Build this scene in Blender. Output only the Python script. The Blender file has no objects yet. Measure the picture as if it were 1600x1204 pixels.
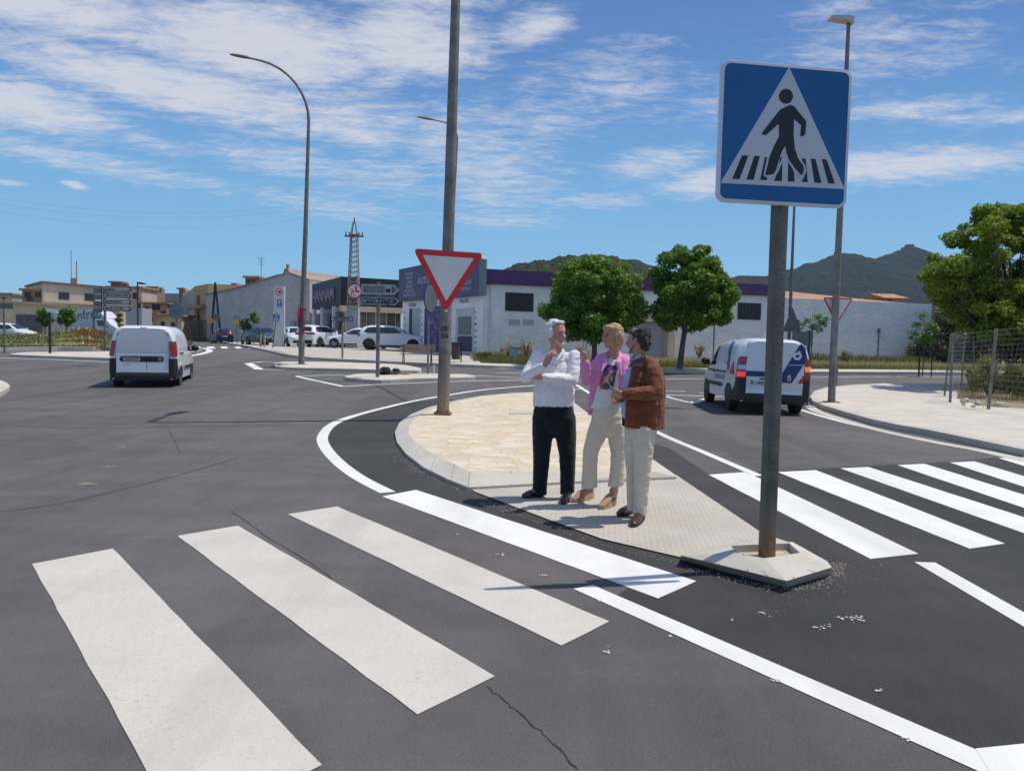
import bpy, bmesh, math, random
import numpy as np
from mathutils import Vector, Matrix, noise as mnoise
S = bpy.context.scene
COL = S.collection
R = math.radians
# ---------------------------------------------------------------- camera
FPX, PITCH, ROLL, EYE = 1200.0, 3.15, 1.15, 1.55      # focal length and angles of the photograph
_p, _r = R(PITCH), R(ROLL)
CF = Vector((0, math.cos(_p), -math.sin(_p)))
_u = Vector((0, math.sin(_p), math.cos(_p)))
_x = Vector((1, 0, 0))
CR = _x*math.cos(_r) + _u*math.sin(_r)
CU = -_x*math.sin(_r) + _u*math.cos(_r)
EYEP = Vector((0, 0, EYE))
cd = bpy.data.cameras.new('camera'); cam = bpy.data.objects.new('camera', cd); COL.objects.link(cam)
cd.sensor_width = 36; cd.lens = 36*FPX/1600; cd.clip_start = 0.05; cd.clip_end = 20000
m = Matrix.Identity(4)
for i, v in enumerate((CR, CU, -CF)):
    for k in range(3): m[k][i] = v[k]
m.translation = EYEP
cam.matrix_world = m
S.camera = cam
# ---------------------------------------------------------------- light
SUN_EL, SUN_AZ = R(65.5), R(16.0)                     # azimuth measured from +X towards +Y
sd = Vector((math.cos(SUN_EL)*math.cos(SUN_AZ), math.cos(SUN_EL)*math.sin(SUN_AZ), math.sin(SUN_EL)))
sl = bpy.data.lights.new('sun', 'SUN'); sl.energy = 3.7; sl.angle = R(0.5); sl.color = (1, .935, .84)
so = bpy.data.objects.new('sun', sl); COL.objects.link(so)
so.rotation_euler = sd.to_track_quat('Z', 'Y').to_euler()
S.view_settings.view_transform = 'Standard'; S.view_settings.look = 'None'
S.view_settings.exposure = 0.12; S.view_settings.gamma = 1
W = bpy.data.worlds.new('World'); S.world = W; W.use_nodes = True
def make_world():
    nt = W.node_tree; N = nt.nodes; Lk = nt.links; N.clear()
    out = N.new('ShaderNodeOutputWorld'); bg = N.new('ShaderNodeBackground'); bg.inputs[1].default_value = 0.15
    Lk.new(bg.outputs[0], out.inputs[0])
    sky = N.new('ShaderNodeTexSky'); sky.sky_type = 'NISHITA'; sky.sun_disc = False
    sky.sun_elevation = SUN_EL; sky.sun_rotation = R(90)-SUN_AZ
    sky.air_density = 1.0; sky.dust_density = 0.35; sky.ozone_density = 1.6; sky.altitude = 100
    def mth(op, a=None, b=None, c=None, clamp=False):
        n = N.new('ShaderNodeMath'); n.operation = op; n.use_clamp = clamp
        for i, v in enumerate((a, b, c)):
            if v is None: continue
            if isinstance(v, (int, float)): n.inputs[i].default_value = v
            else: Lk.new(v, n.inputs[i])
        return n.outputs[0]
    tc = N.new('ShaderNodeTexCoord'); sp = N.new('ShaderNodeSeparateXYZ'); Lk.new(tc.outputs['Generated'], sp.inputs[0])
    x, y, z = sp.outputs
    az = mth('ARCTAN2', x, y); el = mth('ARCSINE', z)
    zz = mth('ADD', mth('MAXIMUM', z, 0.0), 0.06)
    px = mth('DIVIDE', x, zz); py = mth('DIVIDE', y, zz)
    cb = N.new('ShaderNodeCombineXYZ'); Lk.new(px, cb.inputs[0]); Lk.new(py, cb.inputs[1])
    def nz(scale, detail, rough, sx=1, sy=1, rot=0, off=0, dist=0.0):
        mp = N.new('ShaderNodeMapping'); mp.inputs['Scale'].default_value = (sx, sy, 1)
        mp.inputs['Rotation'].default_value = (0, 0, rot); mp.inputs['Location'].default_value = (off, off*.7, off*.3)
        Lk.new(cb.outputs[0], mp.inputs[0])
        n = N.new('ShaderNodeTexNoise'); n.inputs['Scale'].default_value = scale; n.inputs['Detail'].default_value = detail
        n.inputs['Roughness'].default_value = rough; n.inputs['Distortion'].default_value = dist
        Lk.new(mp.outputs[0], n.inputs['Vector']); return n.outputs[0]
    big = nz(1.3, 7, .68, 1, 1.6, R(-20), 3.1, .5)
    fine = nz(7.5, 8, .70, 1, 1.8, R(-25), 1.7, .35)
    # cloud banks: azimuth, elevation (deg), half sizes (deg), tilt (deg), weight
    banks = [(-33,20,15,2.6,-1,1.0),(-19,19.5,13,3.6,-2,1.0),(-8,20.5,8,3.2,4,.9),(1,22,4,1.6,10,.75),(-24,16.2,14,2.0,-5,1.0),(-12,14.6,7,1.8,-6,.75),
             (-34,14,9,1.9,-4,1.0),(-25,12.6,5,1.1,-5,.55),(-30,11,14,1.1,-5,.68),(-14,9.6,9,1.6,-6,.55),(-8,23.5,9,1.6,0,.8),(-2,12,8,3.6,-6,.66),(-10,11.8,8,2.4,0,.62),(2,16,7,2.5,4,.6),(-17,12.5,8,2,-4,.62),
             (-1,9.0,7,1.1,0,.60),(9,20.5,4,1.2,8,.5),(9.5,18,4,1.2,8,.6),(10,13,5,1.5,4,.75),(14,11.6,5,1.4,4,.85),(26,12,11,1.4,-1,.9),(34,14.4,9,1.0,-2,.62),(26,15.5,7,.9,-2,.7),
             (22,22,7,1.4,6,.5),(31,21,6,1.0,6,.45),(6,10.4,6,.9,0,.58),(17,17,8,3,0,.55),(-15,16,14,4,-4,.66),(-4,14.5,9,4,0,.62),(7,18.5,9,4,0,.55),(24,19,12,4,0,.52),(-26,22.5,12,2,0,.6),(-29.6,9.45,1.0,.34,-6,1.0),(-33.4,9.2,2.0,.25,0,.7)]
    acc = None
    for (a, e, ra, re, t, w) in banks:
        dx = mth('SUBTRACT', az, R(a)); dy = mth('SUBTRACT', el, R(e))
        c, s = math.cos(R(t)), math.sin(R(t))
        u = mth('DIVIDE', mth('ADD', mth('MULTIPLY', dx, c), mth('MULTIPLY', dy, s)), R(ra))
        v = mth('DIVIDE', mth('SUBTRACT', mth('MULTIPLY', dy, c), mth('MULTIPLY', dx, s)), R(re))
        d2 = mth('ADD', mth('MULTIPLY', u, u), mth('MULTIPLY', v, v))
        g = mth('MULTIPLY', mth('POWER', 2.718, mth('MULTIPLY', d2, -1.1)), w)
        acc = g if acc is None else mth('MAXIMUM', acc, g)
    # outside the seen part: scattered cloud by noise only
    back = mth('MULTIPLY', mth('LESS_THAN', y, 0.25), mth('MULTIPLY', mth('GREATER_THAN', z, .02), .45))
    cov = mth('MAXIMUM', acc, back)
    f = mth('ADD', mth('MULTIPLY', big, .42), mth('MULTIPLY', fine, .88))     # ~ .65 mean
    k = mth('ADD', mth('MULTIPLY', cov, .70), mth('SUBTRACT', f, .98))
    mr = N.new('ShaderNodeMapRange'); mr.interpolation_type = 'SMOOTHSTEP'
    Lk.new(k, mr.inputs[0]); mr.inputs[1].default_value = -.15; mr.inputs[2].default_value = .36
    mr.inputs[3].default_value = 0; mr.inputs[4].default_value = .88
    hsv = N.new('ShaderNodeHueSaturation'); hsv.inputs['Saturation'].default_value = 1.12; hsv.inputs['Value'].default_value = 1.0
    Lk.new(sky.outputs[0], hsv.inputs['Color'])
    gr = N.new('ShaderNodeValToRGB'); e = gr.color_ramp.elements
    while len(e) < 5: e.new(.5)
    for q, (p, c) in zip(e, ((0.0, (.33,.56,.74)), (.07, (.26,.52,.745)), (.17, (.18,.42,.70)), (.30, (.115,.27,.57)), (.44, (.072,.155,.40)))): q.position = p; q.color = (*c, 1)
    Lk.new(z, gr.inputs[0])
    g10 = N.new('ShaderNodeVectorMath'); g10.operation = 'SCALE'; g10.inputs['Scale'].default_value = 6.7; Lk.new(gr.outputs[0], g10.inputs[0])
    ms = N.new('ShaderNodeMix'); ms.data_type = 'RGBA'
    fr = N.new('ShaderNodeMapRange'); Lk.new(z, fr.inputs[0]); fr.inputs[1].default_value = .35; fr.inputs[2].default_value = .8
    Lk.new(fr.outputs[0], ms.inputs['Factor']); Lk.new(g10.outputs[0], ms.inputs[6]); Lk.new(hsv.outputs[0], ms.inputs[7])
    mx = N.new('ShaderNodeMix'); mx.data_type = 'RGBA'
    Lk.new(mr.outputs[0], mx.inputs['Factor']); Lk.new(ms.outputs[2], mx.inputs[6]); mx.inputs[7].default_value = (4.35, 4.4, 4.7, 1)
    Lk.new(mx.outputs[2], bg.inputs[0])
make_world()
# ---------------------------------------------------------------- terrain and pixel helpers
TZ = [(-50,0),(18,0),(22,.05),(26,.17),(30,.31),(34,.44),(38,.56),(46,.78),(55,.86),(70,.92),(95,1.06),(150,1.2),(400,1.3),(9000,1.3)]
def tz(y):
    for (a, za), (b, zb) in zip(TZ, TZ[1:]):
        if y <= b: return za + (zb-za)*(max(y, a)-a)/(b-a)
    return TZ[-1][1]
def ray(px, py): return CF*FPX + CR*(px-800) + CU*(602-py)
def at(px, py, Y):                     # the point of the photograph's ray (px,py) at depth Y
    d = ray(px, py); return EYEP + d*(Y/d.y)
def gp(px, py, dz=0.0):                # where that ray meets the ground (raised by dz)
    d = ray(px, py); d = d/d.y; lo = 0.0
    for (a, za), (b, zb) in zip(TZ, TZ[1:]):
        fa = EYE + d.z*max(a, 0) - za - dz; fb = EYE + d.z*b - zb - dz
        if fb <= 0 and fa >= 0:
            t = fa/(fa-fb); Y = max(a, 0) + (b-max(a, 0))*t
            return Vector((d.x*Y, Y, tz(Y)+dz))
    Y = 300; return Vector((d.x*Y, Y, tz(Y)+dz))
# ---------------------------------------------------------------- materials
MATS = {}
def lin(c): return tuple(((v/255)/12.92 if v/255 <= .04045 else ((v/255+.055)/1.055)**2.4) for v in c)
def mat(name, col, rough=.7, metal=0.0, var=0.0, vscale=3.0, bump=0.0, bscale=20.0, col2=None, coat=0.0, spec=.5, stretch=(1,1,1), detail=5, trans=0.0, emit=0.0):
    if name in MATS: return MATS[name]
    m = bpy.data.materials.new(name); m.use_nodes = True; MATS[name] = m
    nt = m.node_tree; N = nt.nodes; L = nt.links; b = N['Principled BSDF']
    b.inputs['Base Color'].default_value = (*col, 1); b.inputs['Roughness'].default_value = rough
    b.inputs['Metallic'].default_value = metal; b.inputs['Specular IOR Level'].default_value = spec
    if coat: b.inputs['Coat Weight'].default_value = coat; b.inputs['Coat Roughness'].default_value = .05
    if trans: b.inputs['Transmission Weight'].default_value = trans
    if emit: b.inputs['Emission Color'].default_value = (*col, 1); b.inputs['Emission Strength'].default_value = emit
    if var or bump or col2:
        tc = N.new('ShaderNodeNewGeometry'); mp = N.new('ShaderNodeMapping'); mp.inputs['Scale'].default_value = stretch
        L.new(tc.outputs['Position'], mp.inputs[0])
    if var or col2:
        n = N.new('ShaderNodeTexNoise'); n.inputs['Scale'].default_value = vscale; n.inputs['Detail'].default_value = detail; n.inputs['Roughness'].default_value = .62
        L.new(mp.outputs[0], n.inputs['Vector'])
        cr = N.new('ShaderNodeValToRGB')
        c2 = col2 if col2 else tuple(max(0, c*(1-var)) for c in col)
        c1 = col if col2 else tuple(min(1, c*(1+var)) for c in col)
        cr.color_ramp.elements[0].position = .34; cr.color_ramp.elements[0].color = (*c2, 1)
        cr.color_ramp.elements[1].position = .66; cr.color_ramp.elements[1].color = (*c1, 1)
        L.new(n.outputs[0], cr.inputs[0]); L.new(cr.outputs[0], b.inputs['Base Color'])
    if bump:
        n2 = N.new('ShaderNodeTexNoise'); n2.inputs['Scale'].default_value = bscale; n2.inputs['Detail'].default_value = 4
        L.new(mp.outputs[0], n2.inputs['Vector'])
        bp = N.new('ShaderNodeBump'); bp.inputs['Strength'].default_value = min(1, bump); bp.inputs['Distance'].default_value = .02
        L.new(n2.outputs[0], bp.inputs['Height']); L.new(bp.outputs[0], b.inputs['Normal'])
    return m
def nodes_of(name, rough=.8):
    m = bpy.data.materials.new(name); m.use_nodes = True; MATS[name] = m
    nt = m.node_tree; b = nt.nodes['Principled BSDF']; b.inputs['Roughness'].default_value = rough
    return m, nt, nt.nodes, nt.links, b
class NG:                               # tiny node-graph helper
    def __init__(s, name, rough=.8):
        s.m, s.nt, s.N, s.L, s.b = nodes_of(name, rough)
        s.geo = s.N.new('ShaderNodeNewGeometry')
    def set(s, sock, v):
        if isinstance(v, (int, float)): sock.default_value = v
        elif isinstance(v, tuple): sock.default_value = v if len(v) == len(sock.default_value) else (*v, 1)
        else: s.L.new(v, sock)
    def noise(s, scale, detail=4, rough=.55, stretch=(1,1,1), rot=0, dist=0, out=0):
        mp = s.N.new('ShaderNodeMapping'); mp.inputs['Scale'].default_value = stretch; mp.inputs['Rotation'].default_value = (0,0,rot)
        s.L.new(s.geo.outputs['Position'], mp.inputs[0])
        n = s.N.new('ShaderNodeTexNoise'); n.inputs['Scale'].default_value = scale; n.inputs['Detail'].default_value = detail
        n.inputs['Roughness'].default_value = rough; n.inputs['Distortion'].default_value = dist
        s.L.new(mp.outputs[0], n.inputs['Vector']); return n.outputs[out]
    def voro(s, scale, feature='F1', stretch=(1,1,1), out=0, rot=0, rnd=1):
        mp = s.N.new('ShaderNodeMapping'); mp.inputs['Scale'].default_value = stretch; mp.inputs['Rotation'].default_value = (0,0,rot)
        s.L.new(s.geo.outputs['Position'], mp.inputs[0])
        n = s.N.new('ShaderNodeTexVoronoi'); n.feature = feature; n.inputs['Scale'].default_value = scale; n.inputs['Randomness'].default_value = rnd
        s.L.new(mp.outputs[0], n.inputs['Vector']); return n.outputs[out]
    def ramp(s, f, *stops):
        r = s.N.new('ShaderNodeValToRGB'); e = r.color_ramp.elements
        while len(e) < len(stops): e.new(.5)
        for el, (p, c) in zip(e, stops):
            el.position = p; el.color = (*c, 1) if isinstance(c, tuple) else (c, c, c, 1)
        s.L.new(f, r.inputs[0]); return r.outputs[0]
    def mix(s, f, a, b, mode='MIX'):
        n = s.N.new('ShaderNodeMix'); n.data_type = 'RGBA'; n.blend_type = mode
        s.set(n.inputs['Factor'], f); s.set(n.inputs[6], a); s.set(n.inputs[7], b); return n.outputs[2]
    def math(s, op, a, b=0.0, clamp=False):
        n = s.N.new('ShaderNodeMath'); n.operation = op; n.use_clamp = clamp; s.set(n.inputs[0], a); s.set(n.inputs[1], b); return n.outputs[0]
    def bump(s, h, strength=.3, dist=.01):
        n = s.N.new('ShaderNodeBump'); n.inputs['Strength'].default_value = strength; n.inputs['Distance'].default_value = dist
        s.L.new(h, n.inputs['Height']); s.L.new(n.outputs[0], s.b.inputs['Normal'])
    def col(s, c): s.set(s.b.inputs['Base Color'], c)
# ---------------------------------------------------------------- object helpers
def tag(o, label=None, cat=None, group=None, kind=None):
    if label: o['label'] = label
    if cat: o['category'] = cat
    if group: o['group'] = group
    if kind: o['kind'] = kind
    return o
def empty(name, loc, rz=0.0, label=None, cat=None, group=None):
    o = bpy.data.objects.new(name, None); COL.objects.link(o); o.location = loc; o.rotation_euler = (0, 0, rz)
    o.empty_display_size = .2
    return tag(o, label, cat, group)
def link_mesh(name, me, mt, parent=None, smooth=False, sharp=None):
    o = bpy.data.objects.new(name, me); COL.objects.link(o)
    if mt is not None:
        for k in (mt if isinstance(mt, (list, tuple)) else [mt]): me.materials.append(k)
    if smooth:
        me.polygons.foreach_set('use_smooth', [True]*len(me.polygons))
        if sharp: me.set_sharp_from_angle(angle=R(sharp))
    if parent is not None: o.parent = parent
    return o
def copy_tree(o, loc, rz=None, label=None, group=None):
    c = o.copy(); COL.objects.link(c); c.location = loc
    if rz is not None: c.rotation_euler = (0, 0, rz)
    if label: c['label'] = label
    if group: c['group'] = group
    for ch in o.children:
        d = ch.copy(); COL.objects.link(d); d.parent = c
        for g in ch.children:
            e = g.copy(); COL.objects.link(e); e.parent = d
    return c
class MB:
    def __init__(s): s.v = []; s.f = []; s.mi = []; s.cur = 0
    def add(s, vs, fs):
        n = len(s.v); s.v += [tuple(v) for v in vs]; s.f += [tuple(i+n for i in f) for f in fs]; s.mi += [s.cur]*len(fs); return s
    def box(s, x0, y0, z0, x1, y1, z1):
        return s.add([(x0,y0,z0),(x1,y0,z0),(x1,y1,z0),(x0,y1,z0),(x0,y0,z1),(x1,y0,z1),(x1,y1,z1),(x0,y1,z1)],
                     [(0,3,2,1),(4,5,6,7),(0,1,5,4),(1,2,6,5),(2,3,7,6),(3,0,4,7)])
    def cbox(s, c, d): return s.box(c[0]-d[0]/2, c[1]-d[1]/2, c[2]-d[2]/2, c[0]+d[0]/2, c[1]+d[1]/2, c[2]+d[2]/2)
    def tube(s, pts, rad, n=10, caps=True, flat=1.0):
        pts = [Vector(p) for p in pts]
        rad = rad if isinstance(rad, (list, tuple)) else [rad]*len(pts)
        rings = []; up = None
        for i, p in enumerate(pts):
            d = (pts[min(i+1, len(pts)-1)] - pts[max(i-1, 0)]).normalized()
            if up is None:
                up = Vector((1,0,0)) if abs(d.x) < .9 else Vector((0,1,0))
            a = (up - d*up.dot(d)).normalized(); b = d.cross(a); up = a
            rings.append([p + a*(rad[i]*math.cos(2*math.pi*k/n)) + b*(rad[i]*flat*math.sin(2*math.pi*k/n)) for k in range(n)])
        return s.rings(rings, caps)
    def rings(s, rings, caps=True):
        n = len(rings[0]); vs = [v for r in rings for v in r]; fs = []
        for i in range(len(rings)-1):
            for k in range(n):
                a = i*n+k; b = i*n+(k+1) % n; fs.append((a, b, b+n, a+n))
        if caps:
            fs.append(tuple(reversed(range(n)))); fs.append(tuple(range((len(rings)-1)*n, len(rings)*n)))
        return s.add(vs, fs)
    def prism(s, poly, z0, z1):          # poly: list of (x,y); straight sides
        n = len(poly); a = sum(poly[i][0]*poly[(i+1) % n][1]-poly[(i+1) % n][0]*poly[i][1] for i in range(n))
        if a < 0: poly = poly[::-1]
        return s.add([(x,y,z0) for x, y in poly]+[(x,y,z1) for x, y in poly],
                     [tuple(reversed(range(n))), tuple(range(n, 2*n))]+[(i,(i+1) % n,(i+1) % n+n,i+n) for i in range(n)])
    def plate(s, poly, y0, y1):          # poly in (x,z), thickness along y (front at y0)
        n = len(poly); a = sum(poly[i][0]*poly[(i+1) % n][1]-poly[(i+1) % n][0]*poly[i][1] for i in range(n))
        if a < 0: poly = poly[::-1]
        return s.add([(x,y0,z) for x, z in poly]+[(x,y1,z) for x, z in poly],
                     [tuple(range(n)), tuple(reversed(range(n, 2*n)))]+[(i,i+n,(i+1) % n+n,(i+1) % n) for i in range(n)])
    def ell(s, c, r, n=12, m=8, rot=None):
        vs = []; fs = []
        for i in range(m+1):
            t = math.pi*i/m
            for k in range(n):
                a = 2*math.pi*k/n; v = Vector((r[0]*math.sin(t)*math.cos(a), r[1]*math.sin(t)*math.sin(a), r[2]*math.cos(t)))
                if rot is not None: v = rot @ v
                vs.append(Vector(c)+v)
        for i in range(m):
            for k in range(n): fs.append((i*n+k, (i+1)*n+k, (i+1)*n+(k+1) % n, i*n+(k+1) % n))
        return s.add(vs, fs)
    def xf(s, M):
        s.v = [tuple(M @ Vector(v)) for v in s.v]; return s
    def mesh(s, name):
        me = bpy.data.meshes.new(name); me.from_pydata(s.v, [], s.f)
        if any(s.mi): me.polygons.foreach_set('material_index', s.mi)
        me.validate(); me.update(); return me
    def build(s, name, mt, parent=None, smooth=False, sharp=40, bev=0):
        me = s.mesh(name)
        if bev:
            bm = bmesh.new(); bm.from_mesh(me); bmesh.ops.remove_doubles(bm, verts=bm.verts, dist=1e-5)
            es = [e for e in bm.edges if len(e.link_faces) == 2 and e.calc_face_angle(0) > R(30)]
            bmesh.ops.bevel(bm, geom=es, offset=bev, segments=2, affect='EDGES', profile=.6); bm.to_mesh(me); bm.free(); smooth = True
        return link_mesh(name, me, mt, parent, smooth, sharp)
def rrect(x0, z0, x1, z1, r, n=5):
    pts = []
    for cx, cz, a0 in ((x1-r, z0+r, -90), (x1-r, z1-r, 0), (x0+r, z1-r, 90), (x0+r, z0+r, 180)):
        for k in range(n+1):
            a = R(a0+90*k/n); pts.append((cx+r*math.cos(a), cz+r*math.sin(a)))
    return pts
def circ(cx, cz, r, n=24): return [(cx+r*math.cos(2*math.pi*k/n), cz+r*math.sin(2*math.pi*k/n)) for k in range(n)]
def text(body, size, mt, parent, x, y, z, name='lettering', align='CENTER', rot=(R(90), 0, 0), extrude=.001, sx=1.0, bold=0.0):
    cu = bpy.data.curves.new(name, 'FONT'); cu.body = body; cu.size = size; cu.extrude = extrude; cu.align_x = align; cu.align_y = 'CENTER'
    cu.offset = bold; cu.resolution_u = 3
    o = bpy.data.objects.new(name, cu); COL.objects.link(o)
    dg = bpy.context.evaluated_depsgraph_get(); dg.update()
    me = bpy.data.meshes.new_from_object(o.evaluated_get(dg)); bpy.data.objects.remove(o)
    o = link_mesh(name, me, mt, parent); o.location = (x, y, z); o.rotation_euler = rot; o.scale = (sx, 1, 1)
    return o
# sheets that lie on the ground: a polygon cut at every bend of the terrain
def sheet(name, polys, mt, dz, kind='structure', parent=None, holes=None):
    bm = bmesh.new()
    for poly in polys:
        vs = [bm.verts.new((p[0], p[1], 0)) for p in poly]
        try: bm.faces.new(vs)
        except ValueError: pass
    bmesh.ops.triangulate(bm, faces=bm.faces[:])
    ys = [y for y, _ in TZ[1:-1]]
    for yb in ys:
        g = bm.verts[:]+bm.edges[:]+bm.faces[:]
        bmesh.ops.bisect_plane(bm, geom=g, plane_co=(0, yb, 0), plane_no=(0, 1, 0), dist=1e-5)
    for f in bm.faces:
        if f.normal.z < 0: f.normal_flip()
    for v in bm.verts: v.co.z = tz(v.co.y)+dz
    me = bpy.data.meshes.new(name); bm.to_mesh(me); bm.free()
    o = link_mesh(name, me, mt, parent)
    if kind: o['kind'] = kind
    return o
def smoothline(pts, n=6, closed=False):
    P = [Vector((p[0], p[1])) for p in pts]; out = []; N = len(P)
    rng = range(N if closed else N-1)
    for i in rng:
        if closed: a, b, c, d = P[(i-1) % N], P[i], P[(i+1) % N], P[(i+2) % N]
        else: a, b, c, d = P[max(i-1, 0)], P[i], P[i+1], P[min(i+2, N-1)]
        for k in range(n):
            t = k/n
            out.append(.5*((2*b)+(c-a)*t+(2*a-5*b+4*c-d)*t*t+(3*b-a-3*c+d)*t**3))
    if not closed: out.append(P[-1])
    return out
def stroke(pts, w):                      # list of quads along a polyline of width w (or widths)
    P = [Vector((p[0], p[1])) for p in pts]; L = []; Rr = []
    for i, p in enumerate(P):
        d = (P[min(i+1, len(P)-1)]-P[max(i-1, 0)]).normalized(); nrm = Vector((-d.y, d.x))
        ww = w[i] if isinstance(w, (list, tuple)) else w
        L.append(p+nrm*ww/2); Rr.append(p-nrm*ww/2)
    return [[L[i], L[i+1], Rr[i+1], Rr[i]] for i in range(len(P)-1)]
def G(pts, dz=0.0): return [gp(x, y, dz) for x, y in pts]
# ================================================================ ground, roads, pavements
def mk_ground():
    g = NG('dry_soil', .95)
    n = g.noise(.35, 6, .6); n2 = g.noise(3.0, 5, .6); n3 = g.noise(40, 3)
    c = g.ramp(n, (.35, (.20,.16,.09)), (.5, (.27,.22,.13)), (.65, (.12,.13,.045)))
    c = g.mix(g.ramp(n2, (.4, 0.0), (.7, .5)), c, (.33,.27,.18)); g.col(c); g.bump(n3, .6, .02); return g.m
def mk_asphalt(name, a, b, warm=0.0, fresh=False):
    g = NG(name, .86)
    g.b.inputs['Specular IOR Level'].default_value = .35
    big = g.noise(.28, 5, .6, stretch=(1, .5, 1), rot=R(20)); mid = g.noise(2.2, 5, .65); fine = g.voro(95, 'F1'); f2 = g.noise(230, 2, .6)
    streak = g.noise(1.1, 6, .6, stretch=(.12, 1, 1), rot=R(12))
    c = g.ramp(big, (.32, a), (.68, b))
    if warm:
        dust = g.ramp(g.noise(.22, 5, .65, dist=.8), (.50, 0.0), (.72, .38)); c = g.mix(dust, c, (.165,.135,.105))
    patchy = g.noise(.55, 2, .4, dist=.6); c = g.mix(g.ramp(patchy, (.50, 0.0), (.53, .22)), c, tuple(v*1.28 for v in b))
    track = g.noise(.8, 4, .6, stretch=(1, .07, 1), rot=R(-38)); c = g.mix(g.ramp(track, (.46, 0.0), (.66, .50)), c, tuple(v*.55 for v in a))
    c = g.mix(g.ramp(streak, (.45, 0.0), (.72, .28)), c, tuple(v*1.45 for v in b))
    c = g.mix(g.ramp(mid, (.42, 0.0), (.75, .35)), c, tuple(v*.62 for v in a))
    # aggregate: light and dark stones
    sp = g.ramp(f2, (.30, (.42,.42,.42)), (.5, (1,1,1)), (.74, (1.0,1.0,1.0)))
    c = g.mix(.9 if not fresh else .7, c, sp, 'MULTIPLY')
    stones = g.ramp(g.noise(120, 1, .5), (.64, 0.0), (.76, .30))
    c = g.mix(stones, c, (.30,.29,.28) if not fresh else (.17,.165,.16))
    if warm:
        dirt = g.ramp(g.noise(.9, 3, .5, stretch=(.35, 1, 1), rot=R(-10)), (.66, 0.0), (.80, warm))
        c = g.mix(dirt, c, (.30,.22,.15))
        scuff = g.ramp(g.noise(.7, 8, .75, dist=1.5), (.60, 0.0), (.72, .22)); c = g.mix(scuff, c, (.22,.205,.19))
    g.col(c); g.bump(g.math('ADD', f2, g.noise(75, 3, .6)), .8, .008); return g.m
def mk_paint(name, col, worn):
    g = NG(name, .62)
    n = g.noise(1.6, 6, .65); f = g.noise(55, 4, .7); s = g.noise(190, 2, .6)
    c = g.ramp(n, (.33, tuple(v*.86 for v in col)), (.66, col))
    c = g.mix(g.ramp(f, (.62-worn*.08, 0.0), (.72, .5+worn*.3)), c, tuple(v*.62 for v in col))
    crk = g.voro(21, 'DISTANCE_TO_EDGE'); msk = g.ramp(g.noise(.8, 4, .6), (.54, 0.0), (.62, 1.0))
    line = g.math('MULTIPLY', g.ramp(crk, (.0, 1.0), (.012, 0.0)), msk)
    c = g.mix(g.math('MULTIPLY', line, .8*worn), c, (.10,.095,.09))
    pits = g.ramp(s, (.68, 0.0), (.78, .35*worn+.12)); c = g.mix(pits, c, (.16,.15,.14))
    trk = g.noise(.9, 4, .6, stretch=(1, .10, 1), rot=R(-38)); c = g.mix(g.ramp(trk, (.48, 0.0), (.66, .20+.38*worn)), c, (.30,.27,.24))
    holes = g.ramp(g.noise(28, 5, .75), (.66+.03*(1-worn), 0.0), (.70+.03*(1-worn), .85)); c = g.mix(g.math('MULTIPLY', holes, g.ramp(g.noise(1.9, 4, .6), (.48, .1), (.62, 1.0))), c, (.12,.115,.11))
    g.col(c); g.bump(s, .5, .006); return g.m
def mk_concrete(name, col, joint=False):
    g = NG(name, .88)
    n = g.noise(1.3, 6, .62); f = g.noise(60, 4, .6); d = g.noise(7, 5, .6)
    c = g.ramp(n, (.3, tuple(v*.84 for v in col)), (.7, tuple(min(1, v*1.08) for v in col)))
    c = g.mix(g.ramp(d, (.55, 0.0), (.75, .3)), c, tuple(v*.68 for v in col))
    c = g.mix(g.ramp(f, (.58, 0.0), (.74, .25)), c, tuple(v*.5 for v in col))
    g.col(c); g.bump(f, .3, .006); return g.m
def mk_flagstone():
    g = NG('flagstone', .85)
    st = (1.0, 1.25, 1.0)
    v = g.voro(3.7, 'F1', st, 1, R(8)); e = g.voro(3.7, 'DISTANCE_TO_EDGE', st, 0, R(8)); n = g.noise(1.0, 5, .6); f = g.noise(45, 4, .6)
    sep = g.N.new('ShaderNodeSeparateColor'); g.L.new(v, sep.inputs[0])
    c = g.ramp(sep.outputs[0], (.0, (.50,.41,.29)), (.35, (.60,.51,.37)), (.6, (.58,.45,.27)), (.8, (.66,.57,.43)))
    c = g.mix(g.ramp(n, (.4, 0.0), (.7, .4)), c, (.63,.56,.46))
    crack = g.ramp(e, (.0, 1.0), (.022, 0.0)); msk = g.ramp(g.noise(1.7, 4, .6), (.42, .15), (.6, .85))
    c = g.mix(g.math('MULTIPLY', crack, msk), c, (.20,.15,.10))
    c = g.mix(g.ramp(f, (.55, 0.0), (.72, .45)), c, (.36,.30,.22)); c = g.mix(g.ramp(g.noise(.7, 5, .6), (.5, 0.0), (.7, .3)), c, (.40,.35,.28))
    g.col(c); g.bump(g.math('ADD', g.math('MULTIPLY', crack, -1.0), g.math('MULTIPLY', f, .4)), .5, .012); return g.m
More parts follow.
